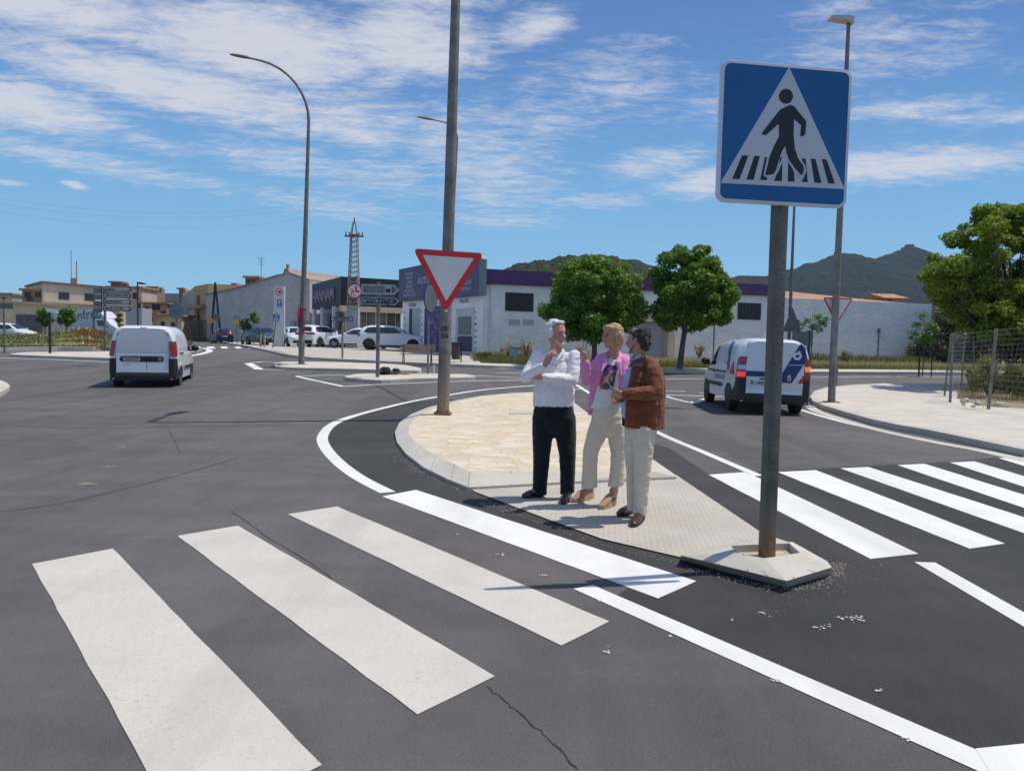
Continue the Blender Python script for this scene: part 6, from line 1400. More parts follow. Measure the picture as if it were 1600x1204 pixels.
    def seam(s, sy, pts, w=.012, name='door_seam'):
        for q in stroke([(x, z) for x, z in pts], w): pass
        V = []; F = []
        for q in stroke([(x, z) for x, z in pts], w):
            k = len(V); V += [(v.x+s.shear(v.x, v.y), sy*(s.width(v.x, v.y)+.0035), v.y) for v in q]; F.append((k, k+1, k+2, k+3))
        me = bpy.data.meshes.new(name); me.from_pydata(V, [], F); me.update(); return link_mesh(name, me, SEAM, s.root)
SEAM = mat('panel_gap', (.10,.105,.11), .7)
def rr_(x0, z0, x1, z1, r): return rrect(x0, z0, x1, z1, r, 3)
def van_common(root, L, W, H, police):
    prof = [(-L/2,H-.09),(-L/2+.10,H-.03),(-L/2+.35,H),(-.2,H+.01),(.35,H-.04),(.60,H-.12),(.98,H-.42),(1.32,1.14),(1.70,1.03),(L/2-.12,.90),(L/2,.80)]
    c = Car(root, L, W, prof, CARW, zb=.30, belt=1.0, tum=.085, n=6.5, xs_rear=.10, xs_front=.05)
    hl = L/2
    c.wheels(1.33, -1.30, .315, .20, RIMM if not police else BLK, 8)
    # rear doors: recessed looking field, window press, seams
    b = .045
    # bumper
    bm_ = MB(); pts = []
    V = []; 
    for z in (.26, .30, .46, .50):
        ring = []
        for k in range(13):
            t = -1+2*k/12; y = t*(W*.95); x = -hl-.055+.12*abs(t)**5+(.03 if z in (.26, .50) else 0); ring.append((x, y, z))
        V.append(ring)
    vs = [p for r in V for p in r]; fs = [(i*13+k, i*13+k+1, (i+1)*13+k+1, (i+1)*13+k) for i in range(3) for k in range(12)]
    top = [( -hl+.06, p[1]*.98, .50) for p in V[3]]; vs += top; fs += [(3*13+k, 3*13+k+1, 4*13+k+1, 4*13+k) for k in range(12)]
    MB().add(vs, fs).build('rear_bumper', BLK, root, smooth=True)
    for sy in (1, -1):
        c.side(sy, [(-hl+.0,.30),(-hl+.62,.30),(-hl+.50,.42),(-hl+.30,.62),(-hl+.14,.88),(-hl+.0,.90)], 'corner_cladding', BLK, .008)
        c.wrapc(sy, .0, .32, .20, .90, .14, 'corner_cladding', BLK, .010)
        c.side(sy, [(-.55,.56),(1.0,.56),(1.0,.66),(-.55,.66)], 'rub_strip', BLK, .008)
        c.side(sy, [(.28,1.10),(1.22,1.10),(.98,1.34),(.62,H-.22),(.30,H-.20)], 'side_window', AGL, .006)
        c.seam(sy, [(.22,.38),(.22,H-.14)]); c.seam(sy, [(.22,1.04),(1.25,1.04)], .008); c.seam(sy, [(1.06,.40),(1.10,.7),(1.22,1.06)]); c.seam(sy, [(-.75,.40),(-.78,1.2),(-.74,H-.16)])
        c.side(sy, rr_(.30,.90,.46,.955,.02), 'door_handle', BLK, .018)
    c.side(-1, rr_(-1.62,1.03,-.80,1.075,.01), 'door_rail', BLK, .010)
    c.topp([(.66,-.60),(1.28,-.74),(1.28,.74),(.66,.60)], 'windscreen', AGL, .008)
    c.mirror(1.02, 1.12, BLK, 1.25)
    return c
SEAM2 = mat('door_recess_line', (.23,.25,.28), .5)
def white_van():
    base = gp(232, 604); cx = Vector((-11.22, 24.15, 0)); h = R(90+16)
    root = empty('van', (0,0,0), 0, 'plain white panel van seen from behind, driving away across the junction', 'van')
    L, W, H = 4.39, .915, 1.85; c = van_common(root, L, W, H, False)
    # rear door details
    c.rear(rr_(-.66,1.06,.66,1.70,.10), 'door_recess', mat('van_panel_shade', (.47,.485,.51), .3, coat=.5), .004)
    for pts in ([(-.69,.60),(-.71,1.1),(-.66,1.74),(.66,1.74),(.71,1.1),(.69,.60)],):
        V = []; F = []
        for q in stroke(pts, .012): k = len(V); V += [(-L/2+c.shear(-L/2, v.y)-.007, v.x, v.y) for v in q]; F.append((k, k+1, k+2, k+3))
        me = bpy.data.meshes.new('door_seam'); me.from_pydata(V, [], F); link_mesh('door_seam', me, SEAM, root)
    c.rear([(-.11,.58),(-.098,.58),(-.098,.82),(-.11,.82)], 'door_seam', SEAM, .008)
    c.rear([(-.68,.99),(.68,.99),(.62,1.045),(-.60,1.045)], 'door_ledge', mat('van_ledge', (.72,.73,.75), .3, coat=.5), .035)
    c.rear(rr_(-.56,.80,.60,.955,.07), 'plate_housing', BLK, .012)
    p = c.rear(rr_(.06,.82,.54,.93,.01), 'number_plate', PLATE, .018); c.rear(rr_(.50,.82,.54,.93,.005), 'euro_band', EUB, .021)
    xr = -L/2+c.shear(-L/2, .9)
    t = text('4249 KTR', .105, SIGNK, root, xr-.023, .285, .875, 'plate_characters', rot=(R(90), 0, R(-90)), sx=.82)
    c.rear([(-.46+.055*math.cos(2*math.pi*k/18),.877+.055*math.sin(2*math.pi*k/18)) for k in range(18)], 'emblem', mat('emblem_grey', (.25,.24,.25), .3, .5), .02)
    t = text('CARGO', .05, mat('badge_grey', (.30,.31,.33), .4, .4), root, -L/2-.012, .42, .735, 'badge', rot=(R(90), 0, R(-90)))
    for sy in (1, -1): c.wrapc(sy, .0, .96, .20, 1.40, .09, 'tail_light', TAILR); 
    c.rear(rr_(-.10,1.765,.08,1.785,.006), 'brake_light', TAILR, .03)
    MB().box(-L/2-.06,-.55,.28,-L/2+.3,.55,.33).build('underbody', BLK, root)
    root.location = cx; root.rotation_euler = (0, 0, h)
    return root
white_van()
def police_van():
    cx = Vector((6.12, 19.75, 0)); h = R(90-2.5)
    root = empty('van', (0,0,0), 0, 'white and blue local police van with lit tail lamps, turning away behind the crossing sign', 'van')
    L, W, H = 4.30, .90, 1.82; c = van_common(root, L, W, H, True)
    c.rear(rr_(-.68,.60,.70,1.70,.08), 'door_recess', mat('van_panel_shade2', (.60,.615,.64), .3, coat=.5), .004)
    # diagonal livery field on the right half
    c.rear([(-.04,.78),(-.40,.78),(-.74,1.36),(-.70,1.62),(-.60,1.72),(-.56,1.70)][::1], 'livery_panel', POLB, .010)
    c.rear([(.70,.90),(.70,1.03),(-.15,1.03),(-.20,.90)], 'livery_band', POLB, .009)
    c.rear([(-.54,.78),(-.72,.78),(-.72,.98),(-.66,.96)], 'red_field', POLR, .010)
    c.rear([(-.30,1.195),(-.68,1.215),(-.68,1.23),(-.30,1.21)], 'handle_line', SIGNW, .016)
    xr = -L/2+c.shear(-L/2, 1.3)
    for k, ch in enumerate('pol'[:2]):
        t = text(ch, .40, SIGNW, root, xr-.02+.02*k, -.53+.11*k, 1.44-.235*k, 'livery_letter', rot=(R(90), 0, R(-90)), bold=.012); t.rotation_euler = (Matrix.Rotation(R(-90), 4, 'Z') @ Matrix.Rotation(R(90), 4, 'X') @ Matrix.Rotation(R(-62), 4, 'Z')).to_euler()
    c.rear([(-.335+.045*math.cos(2*math.pi*k/12),.90+.075*math.sin(2*math.pi*k/12)) for k in range(12)], 'crest', SIGNW, .016); c.rear([(-.335+.032*math.cos(2*math.pi*k/12),.89+.05*math.sin(2*math.pi*k/12)) for k in range(12)], 'crest_field', mat('crest_grey', (.25,.22,.30), .5), .018)
    c.rear(rr_(.05,.70,.57,.80,.01), 'number_plate', PLATE, .016); c.rear(rr_(.51,.70,.57,.80,.005), 'euro_band', mat('plate_blue2', (.02,.22,.42), .5), .019)
    text('6943 JSB', .10, SIGNK, root, -L/2-.024, .28, .75, 'plate_characters', rot=(R(90), 0, R(-90)), sx=.8)
    c.rear(rr_(.20,.835,.36,.87,.01), 'handle', BLK, .03)
    for sy in (1, -1):
        c.wrapc(sy, .0, .86, .17, 1.36, .10, 'tail_light', TAILR)
    c.wrapc(1, .0, .88, .10, 1.00, .11, 'brake_light', TAILON, .019); c.wrapc(-1, .0, 1.06, .08, 1.18, .11, 'indicator', AMB, .019); c.wrapc(1, .0, 1.06, .09, 1.16, .10, 'reverse_light', HEADL, .018)
    # side livery, left side faces the camera
    for sy in (1, -1):
        c.side(sy, [(-1.05,1.72),(-.72,1.74),(-1.05,1.20),(-1.12,.98),(-1.30,1.05),(-1.24,1.3)], 'livery_stripe', POLS, .010)
        c.side(sy, [(-1.40,.92),(-1.78,.92),(-1.66,1.28)], 'red_field', POLR, .010)
        c.side(sy, [(-.95,.93),(1.3,.93),(1.3,.98),(-.95,.98)], 'livery_line', POLB, .010)
        c.side(sy, [(-1.02+.10*math.cos(2*math.pi*k/14),1.28+.14*math.sin(2*math.pi*k/14)) for k in range(14)], 'badge_ring', POLB, .012); c.side(sy, [(-1.02+.07*math.cos(2*math.pi*k/14),1.28+.10*math.sin(2*math.pi*k/14)) for k in range(14)], 'badge_field', SIGNW, .014)
        t = text('POLICIA LOCAL', .16, POLB, root, -.25, sy*(W+.004), .80, 'livery_lettering', rot=(R(90), 0, R(180) if sy > 0 else 0))
    c.topp([(-.9,-.62),(-.6,-.62),(-.6,.62),(-.9,.62)], 'roof_band', POLS, .008); c.topp([(-.58,-.5),(-.48,-.5),(-.48,.5),(-.58,.5)], 'roof_mark', POLR, .008)
    V = []; F = []
    for q in stroke([(-.70,.60),(-.73,1.1),(-.66,1.73),(.66,1.73),(.73,1.1),(.70,.60)], .012): k = len(V); V += [(-L/2+c.shear(-L/2, v.y)-.007, v.x, v.y) for v in q]; F.append((k, k+1, k+2, k+3))
    me = bpy.data.meshes.new('door_seam'); me.from_pydata(V, [], F); link_mesh('door_seam', me, SEAM, root)
    root.location = cx; root.rotation_euler = Matrix.Rotation(h, 3, 'Z').to_euler()
    root.rotation_euler = (Matrix.Rotation(h, 4, 'Z') @ Matrix.Rotation(R(1.5), 4, 'X')).to_euler(); root.location.z = .012; root.scale = (.96,.96,.97)
police_van()
def car(kind, px, py, Y, heading, paintm, label, dz=.11, plate=True, sc=1.0, group='cars on the parking lot', cat='car', py_top=None, light=None):
    b = at(px, py, Y); b.z = tz(Y)+dz; root = empty('parked_car', (0,0,0), 0, label, cat, group)
    if kind == 'hatch': L, W, H = 4.05, .87, 1.47; prof = [(-L/2,.86),(-L/2+.06,1.02),(-L/2+.34,H-.10),(-L/2+.75,H-.01),(-.25,H),(.25,H-.07),(.95,1.04),(1.15,.97),(L/2-.25,.80),(L/2,.62)]
    elif kind == 'suv': L, W, H = 4.40, .90, 1.62; prof = [(-L/2,.98),(-L/2+.07,1.10),(-L/2+.36,H-.12),(-L/2+.8,H-.01),(-.2,H),(.35,H-.08),(1.0,1.14),(1.2,1.07),(L/2-.22,.92),(L/2,.72)]
    else: L, W, H = 4.65, .90, 1.46; prof = [(-L/2,.90),(-L/2+.08,1.02),(-L/2+.75,1.22),(-L/2+1.3,H-.05),(-.2,H),(.3,H-.05),(1.0,1.04),(1.2,.97),(L/2-.25,.80),(L/2,.60)]
    bl = .95 if kind != 'suv' else 1.06
    c = Car(root, L, W, prof, paintm, zb=.22, belt=bl, tum=.24, n=4.2, xs_rear=.02, xs_front=.06, m=5)
    hl = L/2; c.wheels(hl-.80, -hl+.78, .32 if kind != 'suv' else .35, .2, BLK if kind == 'suv' else RIMM, 5)
    for sy in (1, -1):
        rw = c.zt(-hl+.62)-.13
        c.side(sy, [(-hl+.42,bl+.10),(-hl+.62,rw),(-hl+1.0,H-.13),(.18,H-.15),(.80,bl+.06),(.2,bl+.03),(-hl+.7,bl+.04)], 'side_window', AGL, .006)
        c.seam(sy, [(-.05,.34),(-.05,H-.12)], .03); c.seam(sy, [(.85,.36),(.90,bl)], .012); c.side(sy, [(-hl+1.15,.24),(hl-1.15,.24),(hl-1.15,.33),(-hl+1.15,.33)], 'sill', BLK, .006)
        c.wrapc(sy, .0, bl-.17, .20, bl+.0, .30, 'tail_light', TAILR, .010)
        c.side(sy, [(hl-.42,.66),(hl-.05,.60),(hl-.05,.70),(hl-.36,.80)], 'head_light', HEADL, .010); c.front([(sy*.36,.56),(sy*.74,.56),(sy*.74,.68),(sy*.40,.62)], 'head_light', HEADL, .012)
    x0 = -hl+.10; x1 = -hl+.33 if kind != 'saloon' else -hl+1.2
    c.topp([(x0,-.60),(x1,-.56),(x1,.56),(x0,.60)] if kind != 'saloon' else [(-hl+.78,-.60),(-hl+1.28,-.52),(-hl+1.28,.52),(-hl+.78,.60)], 'rear_window', AGL, .007)
    c.topp([(.32,-.56),(1.0,-.68),(1.0,.68),(.32,.56)], 'windscreen', AGL, .007)
    c.rear(rr_(-.74,.24,.74,.50,.05), 'rear_bumper', BLK if kind == 'suv' else paintm, .02); c.front(rr_(-.60,.26,.60,.46,.04), 'grille', BLK, .012); c.front(rr_(-.26,.47,.26,.57,.01), 'number_plate', PLATE, .014); c.rear(rr_(-.26,.62,.26,.73,.01), 'number_plate', PLATE, .012)
    c.mirror(.72, bl+.02, paintm, .9)
    root.location = b; root.rotation_euler = (0, 0, R(heading)); root.scale = (sc,)*3
    return root
# headings: 90 = away from the camera, 0 = to the right
car('saloon', 561, 548, 54.5, 172, CARW, 'white saloon with its nose to the left, half hidden by the white coupe beside it')
car('suv', 613, 552, 50.5, 3, CARW, 'white sloping-roofed suv in profile facing the purple shop')
car('suv', 500, 543.5, 57.5, 72, CARW, 'white suv seen from behind, parked left of the place name sign')
car('hatch', 461, 543.5, 57, -62, CARW, 'white hatchback facing the camera behind the far curved lamp')
car('hatch', 413, 537, 62, -48, CARD, 'dark grey hatchback parked nose out before the stone house')
car('hatch', 397, 535.5, 66, 118, CARS, 'silver car showing just behind the dark grey hatchback')
car('hatch', 347, 532.5, 76, 118, CARB, 'dark blue hatchback parked at the far street corner', dz=.02)
car('hatch', 528, 541, 61.5, 80, CARD, 'dark car in the shade between the white suv and the white saloon')
car('hatch', 17, 527, 62, 0, CARW, 'white car at the far left behind the weedy verge', dz=0, group='cars behind the left verge')
# box truck
def truck():
    Y = 70; b = at(146, 532, Y); b.z = tz(Y)+.02; root = empty('delivery_truck', b, R(-4), 'white box truck with green script and a red drawing on its side', 'truck')
    def u(px, py): p = at(px, py, Y); return (p.x-b.x, p.z-b.z)
    x0, z0 = u(82, 520); x1, z1 = u(145.5, 483.5)
    MB().box(x0,0,.75,x1,2.2,z1).build('cargo_box', mat('truck_box', (.58,.60,.61), .5, var=.04), root, bev=.03)
    MB().box(x1-.05,-.01,.7,x1+.04,.0,z1).build('box_edge', SIGNG, root)
    xa, za = u(160, 497); MB().plate([(x1+.04,z1-.02),(x1+.04,za+.1),(xa+.3,za),(xa+.1,za+.25),(x1+.5,z1-.12)], .05, 2.1).build('air_deflector', CARW, root, bev=.02)
    x2, z2 = u(175, 510); cab = [(x1+.06,.55),(x2+.35,.55),(x2+.42,1.0),(x2+.1,z2),(xa+.7,z2+.25),(xa+.25,za),(x1+.06,za)]
    MB().plate(cab, .08, 2.08).build('cab', CARW, root, bev=.04)
    wq = [u(150,500.5),u(162,500.5),u(170,512),u(152,508.5)]; MB().plate([wq[0],wq[1],wq[2],wq[3]], .055, .09).build('side_window', AGL, root)
    for xw in (x2-.45, x0+1.2): 
        w_ = MB().rings([[Vector((xw+.36*math.cos(t), y, .36+.36*math.sin(t))) for t in [2*math.pi*k/20 for k in range(20)]] for y in (.05, .3)]).build('wheel', TYRE, root); MB().rings([[Vector((xw+.2*math.cos(t), y, .36+.2*math.sin(t))) for t in [2*math.pi*k/16 for k in range(16)]] for y in (.04, .1)]).build('rim', RIMM, w_)
    GRN = mat('lettering_green', (.06,.16,.06), .5); t = text('Monfred', 1.15, GRN, root, (x0+x1)/2+.75, -.012, (z1+.7)/2+.55, sx=.95); t.rotation_euler = (R(90), R(-8), 0)
    m_ = MB()
    for k, (dx, dz, r1) in enumerate(((-.1,0,.30),(.35,.05,.22),(.72,.02,.26),(1.1,.12,.20),(-.3,.25,.16))): m_.plate([(x0+.75+dx+r1*1.2*math.cos(R(a)), 1.75+dz+r1*(1+.2*math.sin(R(a*3)))*math.sin(R(a))) for a in range(0, 360, 24)], -.014+.0005*k, -.002)
    m_.build('red_drawing', SIGNR, root)
truck()
# ================================================================ people
def skinmat(name, c):
    g = NG(name, .5); n = g.noise(30, 4, .6); n2 = g.noise(9, 3, .5)
    cc = g.ramp(n2, (.35, tuple(v*q for v, q in zip(c, (.92,.82,.80)))), (.65, c)); cc = g.mix(g.ramp(n, (.4, 0.0), (.7, .25)), cc, tuple(v*q for v, q in zip(c, (1.05,.78,.72)))); g.col(cc)
    g.b.inputs['Subsurface Weight'].default_value = .12; g.b.inputs['Subsurface Radius'].default_value = (.01,.004,.002); g.b.inputs['Subsurface Scale'].default_value = .5; return g.m
def clothmat(name, c, fold=.55, scale=7.0, rough=.9, weave=260, shade=.25, dist=.03):
    g = NG(name, rough); g.b.inputs['Sheen Weight'].default_value = .15; g.b.inputs['Specular IOR Level'].default_value = .25
    w = g.noise(scale, 3, .5, stretch=(1.0, 1.0, .45), dist=1.2); w2 = g.noise(scale*2.4, 3, .5, stretch=(1, 1, 1.3), dist=.8); f = g.noise(weave, 2, .5)
    g.col(g.ramp(w2, (.3, tuple(v*(1-shade) for v in c)), (.62, c))); rn = g.noise(scale*.55, 2, .45, stretch=(1.0, 1.0, 1.7), dist=.7); rd = g.math('SUBTRACT', 1.0, g.math('ABSOLUTE', g.math('SUBTRACT', g.math('MULTIPLY', rn, 4.0), 2.0)))
    g.bump(g.math('ADD', g.math('ADD', g.math('MULTIPLY', w, .7), g.math('MULTIPLY', rd, .24)), g.math('MULTIPLY', f, .03)), min(1, fold*1.1), dist); return g.m
class Fig:
    """all joints are world points; parts are unions of tapered limbs fused into one skin"""
    def __init__(s, loc, label):
        s.o = empty('person', loc, 0, label, 'person'); s.loc = Vector(loc)
    def blob(s, name, mt, prims, voxel=.008, smooth=8, dis=None, parent=None, fac=.6, cut=()):
        m_ = MB()
        for p in prims:
            if p[0] == 'c':                                    # chain of points with radii (and flattening)
                pts, rad = p[1], p[2]; s.chain(m_, [Vector(q) for q in pts], rad, *(p[3:]))
            elif p[0] == 'e': m_.ell(p[1], p[2], 20, 14, p[3] if len(p) > 3 else None)
            elif p[0] == 'r': m_.rings(p[1])
        m_.v = [tuple(Vector(v)-s.loc) for v in m_.v]
        me = m_.mesh(name); o = bpy.data.objects.new(name, me); COL.objects.link(o)
        md_ = o.modifiers.new('r', 'REMESH'); md_.mode = 'VOXEL'; md_.voxel_size = voxel; md_.use_smooth_shade = True
        sm = o.modifiers.new('s', 'SMOOTH'); sm.factor = fac; sm.iterations = smooth
        dg = bpy.context.evaluated_depsgraph_get(); dg.update()
        me2 = bpy.data.meshes.new_from_object(o.evaluated_get(dg)); bpy.data.objects.remove(o); bpy.data.meshes.remove(me)
        if dis:
            amp, sc, st = dis[:3]; n = len(me2.vertices); co = np.empty(n*3); me2.vertices.foreach_get('co', co); co = co.reshape(-1, 3); nr = np.empty(n*3); me2.vertices.foreach_get('normal', nr); nr = nr.reshape(-1, 3)
            for i in range(n):
                q = Vector((co[i][0]*sc*st[0], co[i][1]*sc*st[1], co[i][2]*sc*st[2])); co[i] += nr[i]*amp*(mnoise.noise(q)+.5*mnoise.noise(q*2.1+Vector((5,5,5))))
            me2.vertices.foreach_set('co', co.ravel()); me2.update()
        for (co_, no_) in cut:
            bm = bmesh.new(); bm.from_mesh(me2)
            bmesh.ops.bisect_plane(bm, geom=bm.verts[:]+bm.edges[:]+bm.faces[:], plane_co=Vector(co_)-s.loc, plane_no=no_, clear_outer=True)
            bmesh.ops.holes_fill(bm, edges=[e for e in bm.edges if e.is_boundary], sides=0)
            bm.to_mesh(me2); bm.free(); me2.update(); me2.set_sharp_from_angle(angle=R(60))
        me2.name = name; return link_mesh(name, me2, mt, parent or s.o, True)
    def chain(s, m_, pts, rad, flat=None, ax=None):
        """smooth capsule through pts; flat = depth/width ratio measured along y"""
        n = 16; rings = []
        R_ = list(rad); P = list(pts)
        d0 = (P[0]-P[1]).normalized(); d1 = (P[-1]-P[-2]).normalized()
        seq = [(P[0]+d0*R_[0]*.85, R_[0]*.35), (P[0]+d0*R_[0]*.5, R_[0]*.82)]
        for i in range(len(P)): seq.append((P[i], R_[i]))
        seq += [(P[-1]+d1*R_[-1]*.5, R_[-1]*.82), (P[-1]+d1*R_[-1]*.85, R_[-1]*.35)]
        up = None
        for i, (p, r) in enumerate(seq):
            d = (seq[min(i+1, len(seq)-1)][0]-seq[max(i-1, 0)][0]).normalized()
            ref = Vector((0,1,0)) if abs(d.y) < .9 else Vector((1,0,0))
            if ax: ref = Vector(ax)
            b = (ref-d*ref.dot(d)).normalized(); a = b.cross(d); fl = flat[min(max(i-2, 0), len(P)-1)] if isinstance(flat, (list, tuple)) else (flat or 1)
            rings.append([p+a*r*math.cos(2*math.pi*k/n)+b*r*fl*math.sin(2*math.pi*k/n) for k in range(n)])
        m_.rings(rings)
    def hand(s, wrist, palm, tips, r=.0105, thumb=None, nrm=None):
        """palm from wrist to palm point; tips: list of (knuckle, mid, tip)"""
        pr = [('c', [wrist, wrist.lerp(palm, .5), palm], [.027, .035, .034], .55, nrm)]
        for (k, m, t) in tips: pr.append(('c', [k, m, t], [r, r*.95, r*.75]))
        if thumb: pr.append(('c', thumb, [r*1.35, r*1.15, r*.8]))
        return pr
def head(f, c, yaw, H=.235, w=.155, skin=None, tilt=0.0, nod=0.0):
    """primitives of a head centred at c facing yaw (0 = away along +y, 180 = to the camera, 90 = to the left)"""
    Rm = Matrix.Rotation(R(yaw), 3, 'Z') @ Matrix.Rotation(R(nod), 3, 'X') @ Matrix.Rotation(R(tilt), 3, 'Y')
    def T(x, y, z): return c+Rm @ Vector((x, y, z))
    k = H/.235
    pr = [('e', T(0,-.012,.035*k), (w*.5, .094*k, .086*k), Rm), ('e', T(0,.012,-.035*k), (w*.44, .076*k, .078*k), Rm), ('e', T(0,.052*k,-.085*k), (.032, .030, .028), Rm),
          ('e', T(0,.030*k,-.070*k), (.052, .048, .040), Rm), ('c', [T(0,.078*k,.020*k), T(0,.094*k,-.006*k), T(0,.107*k,-.022*k)], [.011,.0135,.0165]), ('e', T(.014,.092*k,-.024*k), (.010,.012,.009), Rm), ('e', T(-.014,.092*k,-.024*k), (.010,.012,.009), Rm),
          ('c', [T(-.036,.070*k,.032*k), T(0,.082*k,.035*k), T(.036,.070*k,.032*k)], [.011,.012,.011]),
          ('e', T(-.034,.062*k,-.012*k), (.022,.022,.024), Rm), ('e', T(.034,.062*k,-.012*k), (.022,.022,.024), Rm),
          ('e', T(0,.078*k,-.055*k), (.026,.018,.014), Rm)]
    for sx in (-1, 1): pr += [('e', T(sx*w*.5,-.006,-.004), (.009,.019,.032), Rm), ('e', T(sx*(w*.5+.006),-.012,.010), (.007,.013,.018), Rm)]
    return pr, T, Rm
def face_bits(f, T, Rm, lipc=(.30,.10,.09), brow=(.10,.08,.06), k=1.0, eyes=(.06,.05,.045), browz=.036):
    for sx in (-1, 1):
        e = MB().ell(T(sx*.031,.079*k,.010*k), (.0125,.006,.0055), 10, 6, Rm); e.v = [tuple(Vector(v)-f.loc) for v in e.v]; e.build('eye', mat('eye_dark', eyes, .2), f.o, smooth=True)
        b = MB().tube([T(sx*.016,.0915*k,(browz-.004)*k), T(sx*.032,.088*k,browz*k), T(sx*.048,.075*k,(browz-.006)*k)], [.0035,.0045,.0025], 6, flat=.6); b.v = [tuple(Vector(v)-f.loc) for v in b.v]; b.build('eyebrow', mat('brow_%d' % int(brow[0]*1000), brow, .9), f.o, smooth=True)
    l = MB().tube([T(-.022,.0905*k,-.056*k), T(0,.0985*k,-.053*k), T(.022,.0905*k,-.056*k)], [.002,.0055,.002], 6, flat=.5); l.v = [tuple(Vector(v)-f.loc) for v in l.v]; l.build('mouth', mat('lips_%d' % int(lipc[0]*1000), lipc, .5), f.o, smooth=True)
SK1 = skinmat('skin_ruddy', (.52,.27,.20)); SK2 = skinmat('skin_tanned', (.50,.285,.19)); SK3 = skinmat('skin_olive', (.42,.235,.165))
def lerp(a, b, t): return a+(b-a)*t
def shoe_block(f, heel, toe, name, mt, sole, w=.05, h=.085, solem=None, wedge=0):
    """shoe from heel to toe point on the ground"""
    d = (toe-heel).normalized(); L = (toe-heel).length; z0 = .012+wedge*.6; up = Vector((0,0,1))
    def P(t, z): return heel+d*L*t+up*z
    f.blob(name, mt, [('c', [P(.14,.045+wedge), P(.40,.050+wedge*.8), P(.72,.040+wedge*.25), P(.93,.030)], [w*.82, w*.86, w*1.0, w*.72], [.9,.85,.62,.6], (0,0,1)), ('c', [P(.16,.04+wedge), P(.20,h+.02+wedge)], [w*.84, w*.80])], .006, 5)
    m_ = MB(); ring = []
    for k in range(20):
        a = 2*math.pi*k/20; t = .5+.52*math.cos(a); ww = w*(1.0 if t > .5 else .88)*math.sin(a)*(1.02); ring.append((t, ww))
    sd = Vector((-d.y, d.x, 0))
    def top(t): return .026+wedge*max(0, 1-t*1.15)*1.0
    lo = [heel+d*L*t+sd*ww for t, ww in ring]; m_.rings([[Vector((p.x, p.y, heel.z)) for p in lo], [Vector((p.x, p.y, heel.z+top(t))) for p, (t, ww) in zip(lo, ring)]])
    m_.v = [tuple(Vector(v)-f.loc) for v in m_.v]; m_.build(name+'_sole' if False else 'sole', solem or sole, f.o, smooth=True, sharp=40)
GZ = .016
